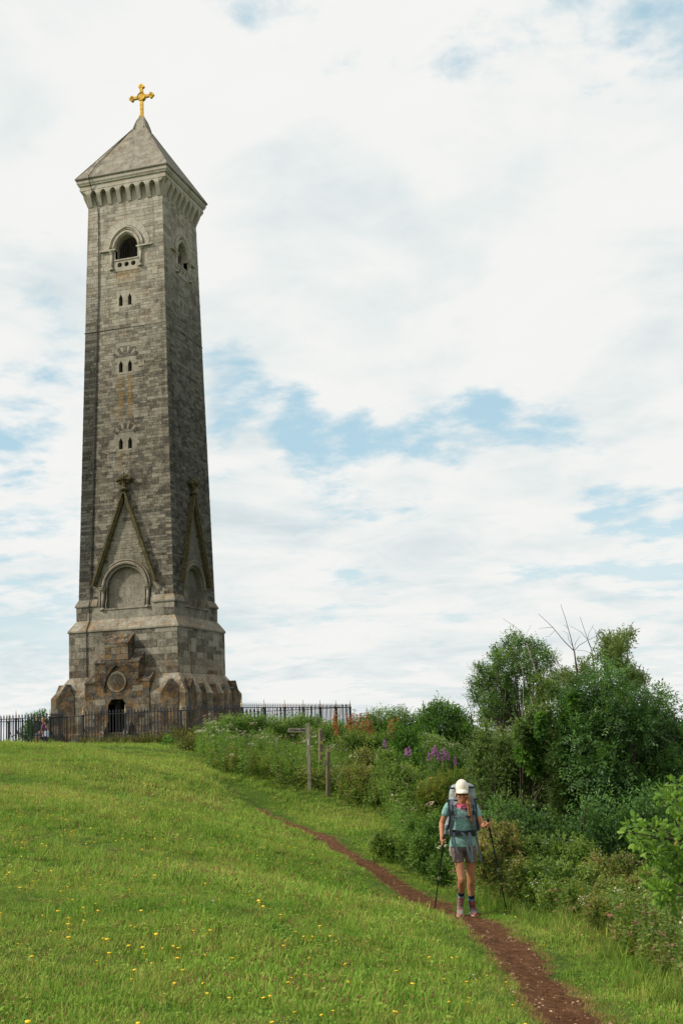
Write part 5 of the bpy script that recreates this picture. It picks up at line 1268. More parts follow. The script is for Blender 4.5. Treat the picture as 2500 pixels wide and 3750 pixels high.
# --- undergrowth covering the bank and slope (nobody could count it)
def sprig(seed, n, L, h, rad, asp, mat, fl=None):
    rg_ = np.random.default_rng(seed); C = np.c_[rg_.normal(0, rad*.55, (n, 2)), h*rg_.uniform(.05, 1, n)**.8]; C[:, 2] *= np.clip(1.15-np.hypot(C[:, 0], C[:, 1])/rad*.6, .1, 1)
    d = unit(rg_.normal(0, 1, (n, 3))*[1, 1, .5]+[0, 0, .3]); V, Q, T = leaf_arrays(C, d, unit(rg_.normal(0, .5, (n, 3))+[0, 0, 1]), L*rg_.uniform(.6, 1.3, n), asp, rg_, np.clip(.45+.25*rg_.normal(0, 1, n)+.25*(C[:, 2]/h-.5), 0, 1))
    me = arrmesh('sprig', V, Q, {'tint': T}); return (me, M[mat])
S_ = [sprig(1, 150, .075, .45, .38, .6, 'bramble'), sprig(2, 150, .075, .5, .38, .6, 'bramble2'), sprig(3, 140, .10, .6, .32, .3, 'herb'), sprig(4, 150, .06, .4, .38, .6, 'thorn'), sprig(5, 110, .16, .55, .3, .09, 'herb'), sprig(6, 90, .14, .5, .25, .10, 'yellowish')]
xs, ys, sc2, ii = [], [], [], []
for n, d0, d1 in ((4200, 9, 18), (6500, 18, 32), (7500, 32, 62)):
    x, y = wedge(n, d0, d1, 500, 3300); z = ground(x, y); px_, py_, d_ = proj(x, y, z)
    lim = np.interp(d_, *HEDGE); ok = (px_ > lim+20) & ~((np.abs(x) < 8.2) & (np.abs(y) < 8.2))
    ok &= ~((d_ < 15.3) & (px_ < 1880)); ok &= (path_dist(x, y) > .8)
    ok &= ~((px_ > 1060) & (px_ < 1235) & (d_ < 33.3)); edge_ = np.clip((px_-lim)/220, .25, 1)
    x, y, z, edge_ = x[ok], y[ok], z[ok], edge_[ok]; u = NR.uniform(0, 1, len(x))+.25*np.sin(x*.9+np.sin(y))
    xs.append(np.c_[x, y, z-.03]); sc2.append(NR.uniform(.5, 1.3, len(x))*edge_*(0.85 if d0 < 18 else 1.2 if d0 < 32 else 1.35)); ii.append(np.clip((u*5).astype(int), 0, 5))
Pu = np.concatenate(xs)
scatter('undergrowth', S_, Pu, np.c_[NR.normal(0, .15, (len(Pu), 2)), NR.uniform(0, 6.28, len(Pu))], np.concatenate(sc2), np.concatenate(ii), 'tangled brambles and herbs covering the bank and the slope', 'undergrowth')
# --- upright herb stalks that break up the tops of the thicket
def stalk(seed, h, nl, L, lm, hm, hr, asp=.28, grey=0):
    rg_ = np.random.default_rng(seed); V = []; Fc = []; T = []; MI = []
    for s_ in range(3):
        x0, y0 = rg_.normal(0, .05, 2); lx_, ly_ = rg_.normal(0, .07, 2)*h; hh = h*rg_.uniform(.75, 1.1)
        P = lambda t: np.array([x0+lx_*t*t, y0+ly_*t*t, hh*t]); k = len(V)
        V += [P(0)+[.004, 0, 0], P(0)-[.004, 0, 0], P(1)-[.002, 0, 0], P(1)+[.002, 0, 0]]; Fc.append((k, k+1, k+2, k+3)); T += [.3]*4; MI.append(0)
        for i in range(nl):
            t = rg_.uniform(.12, 1); a = i*2.4+rg_.normal(0, .3); D = unit(np.array([math.cos(a), math.sin(a), rg_.uniform(-.1, .8)])); S = unit(np.cross(D, [0, 0, 1.])); l = L*(1.15-.65*t)*rg_.uniform(.7, 1.2); p = P(t); k = len(V)
            V += [p, p+D*l*.45+S*l*asp*.5, p+D*l-np.array([0, 0, .15*l]), p+D*l*.45-S*l*asp*.5]; Fc.append((k, k+1, k+2, k+3)); tt_ = rg_.uniform(.2, 1); T += [tt_]*4; MI.append(0)
        if hm is not None:
            for i in range(9):
                c = P(1)+rg_.normal(0, 1, 3)*hr*np.array([.6, .6, .3]); a = rg_.uniform(0, 6.28); r = hr*rg_.uniform(.25, .45); k = len(V); tl_ = rg_.normal(0, .3, 2)
                V += [c+np.array([r*math.cos(a+j*1.571), r*math.sin(a+j*1.571), r*(tl_[0]*math.cos(a+j*1.571)+tl_[1]*math.sin(a+j*1.571))]) for j in range(4)]; Fc.append((k, k+1, k+2, k+3)); T += [.5]*4; MI.append(1)
    me = arrmesh('stalk', np.array(V), np.array(Fc), {'tint': T}); me.materials.append(M[lm]); 
    if hm is not None: me.materials.append(M[hm])
    me.polygons.foreach_set('material_index', MI); return (me, None)
ST = [stalk(1, .75, 16, .12, 'herb', 'umbel', .05), stalk(2, .6, 16, .11, 'herb', None, .04), stalk(3, .8, 18, .12, 'herb', 'umbel_pink', .05), stalk(4, .5, 14, .09, 'willow', 'umbel', .03), stalk(5, .45, 12, .08, 'bramble2', 'umbel_brown', .03, .5), stalk(6, .5, 14, .09, 'bramble', None, .03, .5), stalk(7, .5, 12, .10, 'yellowish', None, .03)]
a_, b_, c_ = [], [], []
for n, d0, d1 in ((5200, 9.5, 18), (3600, 18, 28), (6500, 28, 44)):
    x, y = wedge(n, d0, d1, 600, 2900); z = ground(x, y); px_, py_, d_ = proj(x, y, z); lim = np.interp(d_, *HEDGE)
    ok = (px_ > lim-15) & (path_dist(x, y) > .9) & ~((np.abs(x) < 8.0) & (np.abs(y) < 8.0)) & ~((d_ < 15.6) & (px_ < 1850)) & (px_ < np.where(d_ < 18, 2600, np.where(d_ < 28, 1900, 1800)))
    ok &= ~((px_ > 1060) & (px_ < 1235) & (d_ < 34.9)); x, y, z, d_, px_ = x[ok], y[ok], z[ok], d_[ok], px_[ok]; u = NR.uniform(0, 1, len(x))+.22*np.sin(x*1.1+2*np.sin(y*.8)); near = d_ < 19
    id_ = np.where(near, np.select([u < .12, u < .42, u < .85], [3, 4, 5], 6), np.select([u < .08, u < .60, u < .68, u < .74], [0, 1, 2, 3], np.where(u < .9, 5, 6)))
    id_ = np.where(~near & (d_ < 28) & (np.isin(id_, [0, 2])) & (NR.uniform(0, 1, len(x)) < .85), 1, id_)
    id_ = np.where((d_ > 28) & (d_ < 36) & (NR.uniform(0, 1, len(x)) < .6), np.where(u < .5, 4, 5), id_)
    up_z = NR.uniform(0, .45, len(x))*(d_ > 28)
    a_.append(np.c_[x, y, z-.03+up_z]); b_.append(NR.uniform(.7, 1.35, len(x))*np.where(near, .95, 1.1)); c_.append(id_)
Ps = np.concatenate(a_)
scatter('tall_herbs', ST, Ps, np.c_[NR.normal(0, .14, (len(Ps), 2)), NR.uniform(0, 6.28, len(Ps))], np.concatenate(b_), np.concatenate(c_), 'upright leafy herb stalks with pale heads standing through the brambles', 'wild herbs')
# --- rank grass at the hedge foot and weeds under the railings
M['rank'] = grassmat('rank_grass', .12)
LG = [(blades(30, .10, .14, .34, .007, .7, 31), M['rank']), (blades(24, .10, .2, .45, .006, .6, 32), M['straw']), (blades(26, .12, .10, .26, .007, .9, 33), M['grass'])]
a_, b_, c_ = [], [], []
for n, d0, d1 in ((5200, 7.5, 18), (5200, 18, 44)):
    x, y = wedge(n, d0, d1, 500, 3000); z = ground(x, y); px_, py_, d_ = proj(x, y, z); lim = np.interp(d_, *HEDGE); w_ = np.where(d_ < 18, 330, 90)
    q_ = np.abs(px_-lim-40)/w_; ok = (q_ < 1) & (NR.uniform(0, 1, n) > q_*.7) & (path_dist(x, y) > .55) & ~((np.abs(x) < 7.5) & (np.abs(y) < 7.5))
    a_.append(np.c_[x, y, z-.02][ok]); b_.append((NR.uniform(.5, 1.1, n)*(1-.45*q_))[ok]); 
Pr = np.concatenate(a_); u = NR.uniform(0, 1, len(Pr))
scatter('rank_grass', LG, Pr, np.c_[NR.normal(0, .12, (len(Pr), 2)), NR.uniform(0, 6.28, len(Pr))], np.concatenate(b_), np.select([u < .5, u < .52], [0, 1], 2), 'long rank grass along the foot of the brambles', 'grass')
n = 900; x = NR.uniform(-6, 8.4, n); y = -HA+NR.normal(0, .22, n); s = np.where(x > .6, 1.0, .35)*NR.uniform(.4, 1.05, n)*np.where(x > 4.5, 1.5, 1); P_ = np.c_[x, y, ground(x, y)-.02]
n2 = 420; x2 = 8.0+NR.normal(0, .5, n2); y2 = NR.uniform(-12.5, -7, n2); P2 = np.c_[x2, y2, ground(x2, y2)-.02]
Pw = np.r_[P_, P2]; sw = np.r_[s, NR.uniform(.8, 1.5, n2)]
M['weed'] = leafmat('weed_leaves', (.06, .09, .02), (.13, .15, .035), (.28, .24, .07))
scatter('railing_weeds', [(blades(26, .12, .2, .5, .012, .6, 41), M['weed']), (blades(20, .10, .15, .45, .012, .7, 42), M['straw']), (sprig(43, 60, .10, .5, .16, .35, 'weed')[0], M['weed'])], Pw, np.c_[NR.normal(0, .1, (len(Pw), 2)), NR.uniform(0, 6.28, len(Pw))], sw, NR.choice(3, len(Pw), p=[.45, .2, .35]), 'dry weeds and long grass along the foot of the railings', 'weeds')

# --- oak sapling at the right edge: its leaves are parts of their own
oq = [(1530, 120, 45), (1450, 170, 38), (1500, 210, 55), (1545, 260, 40), (1280, 350, 50), (1245, 385, 28), (1400, 380, 60), (1500, 440, 70), (1350, 450, 62), (1300, 430, 40), (1545, 340, 50), (1420, 520, 55), (1480, 590, 70), (1380, 640, 48), (1545, 690, 60), (1450, 740, 60), (1400, 720, 45), (1535, 520, 60), (1510, 800, 50), (1600, 400, 70), (1620, 620, 80)]
cl = px_clumps(oq, 9.6, 1500, 2800, .6378, .25, 40)
ob = gpt(2560, 9.7); oak = empty('oak_sapling', ob, 'bright green oak sapling with lobed leaves at the right edge', 'sapling')
lp = [(0, 0), (.10, .03), (.22, .16), (.27, .08), (.40, .24), (.47, .11), (.62, .28), (.68, .13), (.82, .20), (.88, .09), (1.0, .0)]
V = [(x, 0, 0.0) for x, _ in lp]; n_ = len(lp); V = [(x, y, -.18*abs(y)-.12*x*x) for x, y in lp]+[(x, -y, -.18*abs(y)-.12*x*x) for x, y in lp[1:-1]]+[(x, 0, .02-.12*x*x) for x, _ in lp[1:-1]]
up_ = lambda i: i; lo_ = lambda i: n_+i-1; mi_ = lambda i: n_+(n_-2)+i-1
Fc = [(0, mi_(1), up_(1)), (0, lo_(1), mi_(1))]
for i in range(1, n_-2): Fc += [(up_(i), mi_(i), mi_(i+1), up_(i+1)), (mi_(i), lo_(i), lo_(i+1), mi_(i+1))]
Fc += [(up_(n_-2), mi_(n_-2), n_-1), (mi_(n_-2), lo_(n_-2), n_-1)]
leaf_me = []
for tv in (.12, .3, .45, .6, .8, 1.0):
    me = mesh('oak_leaf', V, Fc); a = me.attributes.new('tint', 'FLOAT', 'POINT'); a.data.foreach_set('value', [tv]*len(V)); me.materials.append(M['oak'] if tv < 1 else M['yellowish']); leaf_me.append(me)
trk = MB(); hub = ob+np.array([0, 0, .7]); trk.tube([ob-np.array([0, 0, .2]), ob+np.array([-.03, 0, .4]), hub, at(2500, 3100, 9.7), at(2470, 2900, 9.7)], [.03, .027, .022, .015, .006], 7); trk.build('trunk', M['bark'], oak, True)
rg_ = np.random.default_rng(77); cnt = 0
for c, r in cl:
    b = MB(); b.tube(curve3(hub if c[2] < hub[2]+.5 else at(2495, 3080, 9.7), c, .18, 7), np.linspace(.010, .003, 7), 5); b.build('branch', M['bark'], oak, True)
Rr = np.array([r for _, r in cl]); prob = Rr**2/(Rr**2).sum()
extraV = []
for i in range(980):
    k = rg_.choice(len(cl), p=prob); c, r = cl[k]; d = unit(rg_.normal(0, 1, 3)+[0, 0, .25]-.35*FWD); P_ = c+d*r*rg_.uniform(.35, 1.05)
    D = unit(d+rg_.normal(0, .5, 3)+[0, 0, -.1]); Nn = unit(rg_.normal(0, .4, 3)+[-.25, 0, .75]-.65*FWD); Sd = unit(np.cross(Nn, D)); Nn = np.cross(D, Sd); s = rg_.uniform(.045, .088)
    MM = Matrix(((D[0]*s, Sd[0]*s, Nn[0]*s, P_[0]), (D[1]*s, Sd[1]*s, Nn[1]*s, P_[1]), (D[2]*s, Sd[2]*s, Nn[2]*s, P_[2]), (0, 0, 0, 1)))
    mi = rg_.choice(6, p=[.16, .22, .24, .2, .155, .025])
    if i < 290:
        o = bpy.data.objects.new('oak_leaf', leaf_me[mi]); COL.objects.link(o); o.parent = oak; o.matrix_local = Matrix.Translation(-Vector(ob)) @ MM
    else: extraV.append(([tuple(MM @ Vector(v)) for v in V], (.12, .3, .45, .6, .8, .95)[mi]))
mb_ = MB(); tv = []
for vs, t_ in extraV: mb_.add(vs, Fc); tv += [t_]*len(vs)
me = mesh('more_leaves', mb_.V, mb_.F); a = me.attributes.new('tint', 'FLOAT', 'POINT'); a.data.foreach_set('value', tv); tag(link('more_leaves', me, M['oak'], oak), kind='stuff')
# ------------------------------------------------------------------ sign posts
def planks(name, P, w, d_, h, mat, parent, yaw, lean=0.0, top='flat'):
    """a square timber post standing at P"""
    b = MB(); MM = Matrix.Translation(Vector(P)) @ Matrix.Rotation(yaw, 4, 'Z') @ Matrix.Rotation(lean, 4, 'Y')
    if top == 'flat': b.box((-w/2, -d_/2, -.35), (w/2, d_/2, h), MM)
    else:
        b.box((-w/2, -d_/2, -.35), (w/2, d_/2, h-.04), MM)
        V = [(-w/2, -d_/2, h-.04), (w/2, -d_/2, h-.04), (w/2, d_/2, h-.04), (-w/2, d_/2, h-.04), (-w*.15, -d_*.15, h), (w*.15, -d_*.15, h), (w*.15, d_*.15, h), (-w*.15, d_*.15, h)]
        b.add([tuple(MM @ Vector(v)) for v in V], [(0, 1, 5, 4), (1, 2, 6, 5), (2, 3, 7, 6), (3, 0, 4, 7), (4, 5, 6, 7)])
    return b.build(name, mat, parent), MM
def woodmat(name, c0, c1):
    mt, N, b = material(name, .85, .15); g = N.node('ShaderNodeTexCoord').outputs['Object']
    mp = N.node('ShaderNodeMapping', inp={'Vector': g}); mp.inputs['Scale'].default_value = (9, 9, .9); n = N.noise(mp.outputs[0], 5, 5, .65, .4); mp2 = N.noise(g, 2.5, 4)
    c = N.ramp(n, [(.34, c0), (.62, c1)]); N.l.new(N.mix(N.math('MULTIPLY', mp2, .6), c, (.09, .085, .05)), b.inputs['Base Color'])
    bp = N.node('ShaderNodeBump', inp={'Height': n}); bp.inputs['Distance'].default_value = .01; N.l.new(bp.outputs[0], b.inputs['Normal']); return mt
M['oldwood'] = woodmat('weathered_wood', (.12, .10, .072), (.36, .325, .25)); M['darkwood'] = woodmat('dark_wood', (.08, .06, .042), (.26, .205, .14))
M['disc'] = plain('yellow_disc', (.58, .50, .12), .5, 0, .1); M['disc_w'] = plain('pale_disc', (.55, .55, .45), .5, 0, .1); M['black'] = plain('black_paint', (.012, .012, .012), .6)
FACE = -YAW          # world yaw of a board squarely facing the camera is about -YAW... kept as plain numbers below
cyaw = math.atan2(-RGT[0]*0+RGT[1], RGT[0])
SB = gpt(1134, 33.0); topP = at(1125, 2648, 33.0); H_ = topP[2]-SB[2]
sign = empty('finger_post', SB, 'weathered wooden finger post with one arm pointing left at the bank foot', 'signpost')
lean_ = math.atan2(np.dot(at(1125, 2648, 33)-SB, _r0), H_)
post, PM = planks('post', SB, .100, .092, H_, M['oldwood'], sign, cyaw-.18, lean_)
arm = MB(); a0 = PM @ Vector((-.06, 0, H_-.20)); AM = Matrix.Translation(a0) @ Matrix.Rotation(cyaw-.06, 4, 'Z') @ Matrix.Rotation(.045, 4, 'Y')
arm.prism([(0, -.055), (0, .065), (-.50, .060), (-.53, .0), (-.50, -.06)], lambda u, z: tuple(AM @ Vector((u, -.022, z))), lambda u, z: tuple(AM @ Vector((u, .018, z))))
arm_o = arm.build('arm', M['oldwood'], sign)
def text(name, s, size, MM, mat, parent, ext=.0015):
    cu = bpy.data.curves.new(name, 'FONT'); cu.body = s; cu.size = size; cu.extrude = ext; cu.offset = .001; cu.align_x = 'LEFT'
    o = bpy.data.objects.new('t', cu); COL.objects.link(o); dg = bpy.context.evaluated_depsgraph_get(); me = bpy.data.meshes.new_from_object(o.evaluated_get(dg)); bpy.data.objects.remove(o)
    me.transform(MM); me.materials.clear(); me.name = name; return link(name, me, mat, parent)
text('lettering', 'Wotton u Edge', .082, AM @ Matrix.Translation((-.425, -.0245, -.022)) @ Matrix.Rotation(R_(90), 4, 'X') @ Matrix.Diagonal((.80, 1, 1, 1)), M['black'], arm_o)
b = MB(); b.tube([tuple(AM @ Vector((-.462+.020*math.cos(t), -.0235, .002+.027*math.sin(t)))) for t in np.linspace(0, 2*math.pi, 12, endpoint=False)], .0035, 4, closed=True); b.build('acorn_symbol', M['black'], arm_o)
b = MB(); b.box((-.020, -.0525, H_-.62), (.008, -.0505, H_-.46), PM @ Matrix.Translation((.02, 0, 0))); plq = b.build('plaque', M['disc_w'], sign)
b = MB(); b.box((.010, -.0525, H_-.60), (.022, -.0505, H_-.48), PM @ Matrix.Translation((.02, 0, 0))); b.build('plaque_edge', M['black'], sign)
def marker(px, d, pyt, label, discs, mat, w=.11, lean=0.0, yaw=0.3):
    B = gpt(px, d); T = at(px, pyt, d); h = T[2]-B[2]; t = empty('waymarker_post', B, label, 'post', 'way-marker posts beside the finger post')
    ln = math.atan2(np.dot(T-B, _r0), h)
    p, PMx = planks('post', B, w, w, h, mat, t, cyaw+yaw, ln+lean, 'c')
    for z in discs:
        b = MB(); MD = PMx @ Matrix.Translation((w*.04, -w/2-.002, h-z)) @ Matrix.Rotation(R_(90), 4, 'X'); b.lathe([(.050, 0), (.050, .004)], 20, MD); dd = b.build('disc', M['disc'], t)
        b = MB(); b.tube([tuple(MD @ Vector((.033*math.cos(a), .033*math.sin(a), .006))) for a in np.linspace(0, 2*math.pi, 16, endpoint=False)], .004, 4, closed=True)
        b.add([tuple(MD @ Vector(v)) for v in ((-.018, -.006, .007), (.004, -.006, .007), (.004, -.014, .007), (.020, 0, .007), (.004, .014, .007), (.004, .006, .007), (-.018, .006, .007))], [(0, 1, 2, 3, 4, 5, 6)]); b.build('arrow_mark', M['black'], dd)
    return t, PMx, h
marker(1174, 34.6, 2668, 'dark way-marker post with two yellow discs, just right of the finger post', (.42, .74), M['darkwood'], .108, .0, .45)
t, PMx, h = marker(1201, 32.6, 2731, 'shorter brown way-marker post with one yellow disc, right of the taller dark one', (.13,), M['darkwood'], .095, .0, .35)
b = MB(); b.box((-.12, -.02, h-.52), (-.054, .02, h-.42), PMx); b.build('wooden_peg', M['oldwood'], t)

# ------------------------------------------------------------------ people
def skinmat(name, c): 
    mt, N, b = material(name, .55, .3); b.inputs['Subsurface Weight'].default_value = .08; b.inputs['Subsurface Radius'].default_value = (.02, .008, .004)
    n = N.noise(N.node('ShaderNodeNewGeometry').outputs['Position'], 14, 3); N.l.new(N.ramp(n, [(.35, tuple(x*.88 for x in c)), (.65, tuple(min(1, x*1.1) for x in c))]), b.inputs['Base Color']); return mt
def cloth(name, c, wr=.010, sc1=7, rough=.85, var=.12):
    mt, N, b = material(name, rough, .2); g = N.node('ShaderNodeNewGeometry').outputs['Position']
    n = N.noise(g, sc1, 4, .55, .8); n2 = N.noise(g, 140, 2); N.l.new(N.ramp(n, [(.3, tuple(x*(1-var) for x in c)), (.7, tuple(min(1, x*(1+var)) for x in c))]), b.inputs['Base Color'])
    bp = N.node('ShaderNodeBump', inp={'Height': N.math('ADD', n, N.math('MULTIPLY', n2, .06))}); bp.inputs['Distance'].default_value = wr*4; bp.inputs['Strength'].default_value = .9; N.l.new(bp.outputs[0], b.inputs['Normal']); return mt
M['skin'] = skinmat('skin', (.43, .19, .10)); M['teal'] = cloth('teal_shirt', (.20, .36, .33)); M['short'] = cloth('taupe_shorts', (.155, .115, .11)); M['short_l'] = cloth('pale_side_panel', (.30, .25, .235))
M['cap'] = cloth('cream_cap', (.72, .66, .55), .001, 5, .8, .04); M['pack'] = cloth('grey_pack', (.30, .33, .34), .006, 9, .7, .3); M['pack_d'] = cloth('dark_pack', (.10, .125, .145), .004); M['strap'] = cloth('grey_strap', (.13, .16, .185), .001, 9, .7)
M['blk'] = cloth('black_webbing', (.018, .022, .028), .002, 9, .7); M['hair'] = plain('blonde_hair', (.42, .27, .12), .6, 0, .4, 60); M['braid'] = plain('ginger_braid', (.28, .12, .045), .6, 0, .45, 50)
M['lens'] = plain('brown_lens', (.13, .025, .010), .15, 0, .1); M['lens'].node_tree.nodes['Principled BSDF'].inputs['Specular IOR Level'].default_value = .8
mt, N, b = material('patterned_scarf', .8, .2); n = N.noise(N.node('ShaderNodeNewGeometry').outputs['Position'], 42, 3, .5, .8); N.l.new(N.ramp(n, [(.36, (.50, .02, .09)), (.50, (.62, .03, .14)), (.55, (.60, .42, .50)), (.62, (.45, .02, .12)), (.68, (.03, .03, .09))]), b.inputs['Base Color']); M['scarf'] = mt
M['navy'] = cloth('navy_sock', (.016, .022, .04), .001); M['blue'] = cloth('blue_band', (.13, .27, .36), .001); M['boot'] = cloth('grey_boot', (.23, .195, .17), .003, 20); M['boot_d'] = cloth('dark_boot', (.11, .10, .10), .003, 20); M['lace'] = plain('pink_lace', (.50, .07, .09), .7); M['sole'] = plain('pale_sole', (.42, .30, .25), .8); M['toe'] = plain('red_toe_cap', (.48, .08, .06), .6)
M['pole'] = plain('dark_pole', (.012, .014, .016), .5, .0); M['grip'] = plain('black_grip', (.012, .014, .017), .7); M['silver'] = plain('bare_metal', (.45, .45, .45), .4, .8); M['lips'] = plain('lips', (.42, .14, .11), .5)

def caps(b, p0, r0, p1, r1, n=12):
    """tapered capsule"""
    p0 = np.array(p0, float); p1 = np.array(p1, float); ax = unit(p1-p0); L = np.linalg.norm(p1-p0)
    pts, rs = [], []
    for a in np.linspace(-80, 0, 4): pts.append(p0+ax*r0*math.sin(R_(a))); rs.append(r0*math.cos(R_(a)))
    for t in (.33, .66): pts.append(p0+(p1-p0)*t); rs.append(r0+(r1-r0)*t)
    for a in np.linspace(0, 80, 4): pts.append(p1+ax*r1*math.sin(R_(a))); rs.append(r1*math.cos(R_(a)))
    b.tube(pts, rs, n)
def stack(b, secs, n=18, power=2.3):
    """sections (centre, right-vector half, front-vector half) lofted into a closed solid"""
    V = []
    for c, rx, fy in secs:
        c = np.array(c); rx = np.array(rx); fy = np.array(fy)
        for k in range(n):
            a = 2*math.pi*k/n; ca, sa = math.cos(a), math.sin(a); e = 2/power
            V.append(c+rx*math.copysign(abs(ca)**e, ca)+fy*math.copysign(abs(sa)**e, sa))
    L = len(secs); Fc = [(i*n+k, i*n+(k+1) % n, (i+1)*n+(k+1) % n, (i+1)*n+k) for i in range(L-1) for k in range(n)]+[tuple(range(n-1, -1, -1)), tuple((L-1)*n+k for k in range(n))]
    b.add(V, Fc)
def remeshed(b, name, mat, parent, vox, smooth=4, disp=None):
    me = fixn(mesh(name, b.V, b.F)); a = bpy.data.objects.new('tmp', me); COL.objects.link(a)
    md = a.modifiers.new('r', 'REMESH'); md.mode = 'VOXEL'; md.voxel_size = vox; md.use_smooth_shade = True
    ms = a.modifiers.new('s', 'SMOOTH'); ms.iterations = smooth; ms.factor = .5
    if disp:
        tx = bpy.data.textures.new(name+'_folds', 'CLOUDS'); tx.noise_scale = disp[0]; dm = a.modifiers.new('d', 'DISPLACE'); dm.texture = tx; dm.strength = disp[1]; dm.mid_level = .5
    dg = bpy.context.evaluated_depsgraph_get(); out = bpy.data.meshes.new_from_object(a.evaluated_get(dg)); bpy.data.objects.remove(a); out.name = name; out.materials.clear()
    out.polygons.foreach_set('use_smooth', [True]*len(out.polygons)); return link(name, out, mat, parent)
def strap(b, pts, w, t, nrm):
    """flat webbing band along pts, nrm = outward direction(s)"""
    pts = [np.array(p, float) for p in pts]; L = len(pts); V = []
    for i, p in enumerate(pts):
        tg = unit(pts[min(i+1, L-1)]-pts[max(i-1, 0)]); nn_ = np.array(nrm[i] if isinstance(nrm, list) else nrm, float); s = unit(np.cross(tg, nn_)); nn_ = unit(np.cross(s, tg)); wi = w[i] if isinstance(w, (list, tuple)) else w
        V += [p+s*wi/2-nn_*t/2, p+s*wi/2+nn_*t/2, p-s*wi/2+nn_*t/2, p-s*wi/2-nn_*t/2]
    Fc = [(4*i+k, 4*i+(k+1) % 4, 4*i+4+(k+1) % 4, 4*i+4+k) for i in range(L-1) for k in range(4)]+[(3, 2, 1, 0), tuple(4*(L-1)+k for k in range(4))]
    b.add(V, Fc)
def fist(b, c, ax, back, side, s=1.0):
    """closed hand round an axis ax at c; back = direction from grip to the knuckles' back; side = towards the fingertips' wrap; ax points thumb-side up"""
    c = np.array(c); ax = unit(np.array(ax)); back = unit(np.array(back)-ax*np.dot(back, ax)); side = np.cross(ax, back)*(1 if side > 0 else -1)
    fr = [.0082, .0088, .0085, .0072]; ln = [.92, 1.0, .95, .8]
    for k in range(4):
        o = c+ax*(.030-.020*k)*s; R1 = .026*s; r = fr[3-k] if k == 3 else fr[k]
        prev = None
        for j, a in enumerate(np.array([-25, 35, 95, 150])*ln[k]):
            p = o+(back*math.cos(R_(a))+side*math.sin(R_(a)))*R1*(1.12 if j < 2 else .95)
            if prev is not None: caps(b, prev, r*s, p, r*s*.93, 8)
            prev = p
    # palm on the other side of the grip, thumb across the fingers
    m0 = c+back*.018*s-side*.022*s
    caps(b, m0+ax*.026*s, .017*s, m0-ax*.028*s, .015*s, 10)
    t0 = m0+ax*.022*s-side*.002*s; t1 = c+ax*.042*s-side*.020*s-back*.012*s; t2 = c+ax*.044*s-back*.026*s+side*.008*s
    caps(b, t0, .0115*s, t1, .0105*s, 8); caps(b, t1, .0105*s, t2, .009*s, 8)
    return m0

# axes of the hiker: X image-right, U up, N towards the camera
DH = 14.9
Xh = unit(np.array([_r0[0], _r0[1], 0])); Uh = np.array([0, 0, 1.]); Nh = -unit(np.array([FWD[0], FWD[1], 0]))
def J(cx, cy, dd=0.0): return at(1550+cx*.2551, 2800+cy*.2551, DH+dd)     # reading of the enlarged figure
for DH in np.linspace(14.2, 15.9, 60):
    q_ = at(1708, 3355, DH)
    if q_[2] < gz(q_[0], q_[1])+.015: break
S1 = .2551*DH/F      # metres per enlarged pixel
footm = J(620, 2175, 0); hk = empty('person', (footm[0], footm[1], gz(footm[0], footm[1])), 'woman hiker in a cream cap and teal shirt walking down the path with two poles', 'person')
# shift: boots must stand on the ground
gshift = np.array([0, 0, gz(footm[0], footm[1])+.02-footm[2]])
_J = J
def J(cx, cy, dd=0.0): return _J(cx, cy, dd)+gshift
print('hiker ground shift', gshift[2])
sh_l, sh_r = J(355, 610, .02), J(725, 620, .02)
el_l, wr_l = J(262, 850, .04), J(262, 1060, -.10)
el_r, wr_r = J(845, 880, -.06), J(895, 890, -.30)
hd_l = J(283, 1118, -.13); hd_r = J(932, 862, -.36)
tip_l = _J(147, 2045, 0); tip_r = _J(1200, 2110, 0)
hip_l, hip_r = J(472, 1190, .02), J(662, 1190, .02); kn_l, kn_r = J(546, 1650, -.12), J(676, 1665, .05); an_l, an_r = J(540, 1905, .02), J(690, 1965, .09)
b = MB()
# torso, neck, pelvis
def sec(cx, cy, w, dp, dd=0.0): return (J(cx, cy, dd), Xh*w*S1, Nh*dp)
stack(b, [sec(552, 560, 55, .048, .03), sec(552, 600, 62, .055, .03), sec(540, 625, 150, .075, .03), sec(540, 680, 165, .095, .03), sec(545, 760, 160, .110, .02), sec(552, 850, 145, .105, .02), sec(556, 960, 135, .095, .02), sec(562, 1060, 148, .10, .02), sec(566, 1150, 165, .11, .02), sec(568, 1210, 160, .105, .02)])
caps(b, J(552, 500, .02), .055, J(552, 620, .04), .058)
for a, r0, m_, r1, c_, r2 in ((sh_l, .048, el_l, .037, wr_l, .025), (sh_r, .048, el_r, .036, wr_r, .025)):
    caps(b, a, r0, m_, r1); caps(b, m_, r1, c_, r2); mm_ = m_*.7+c_*.3; caps(b, m_, r1, mm_, r1*1.02)
for h_, k_, a_ in ((hip_l, kn_l, an_l), (hip_r, kn_r, an_r)):
    caps(b, h_, .080, h_*.5+k_*.5, .062); caps(b, h_*.5+k_*.5, .062, k_, .050); calf = k_*.66+a_*.34-Nh*.018; caps(b, k_, .050, calf, .052); caps(b, calf, .052, a_, .033); caps(b, k_+Nh*.018, .036, k_+Nh*.012-Uh*.03, .033)
    caps(b, a_, .034, a_-Uh*.03, .03)
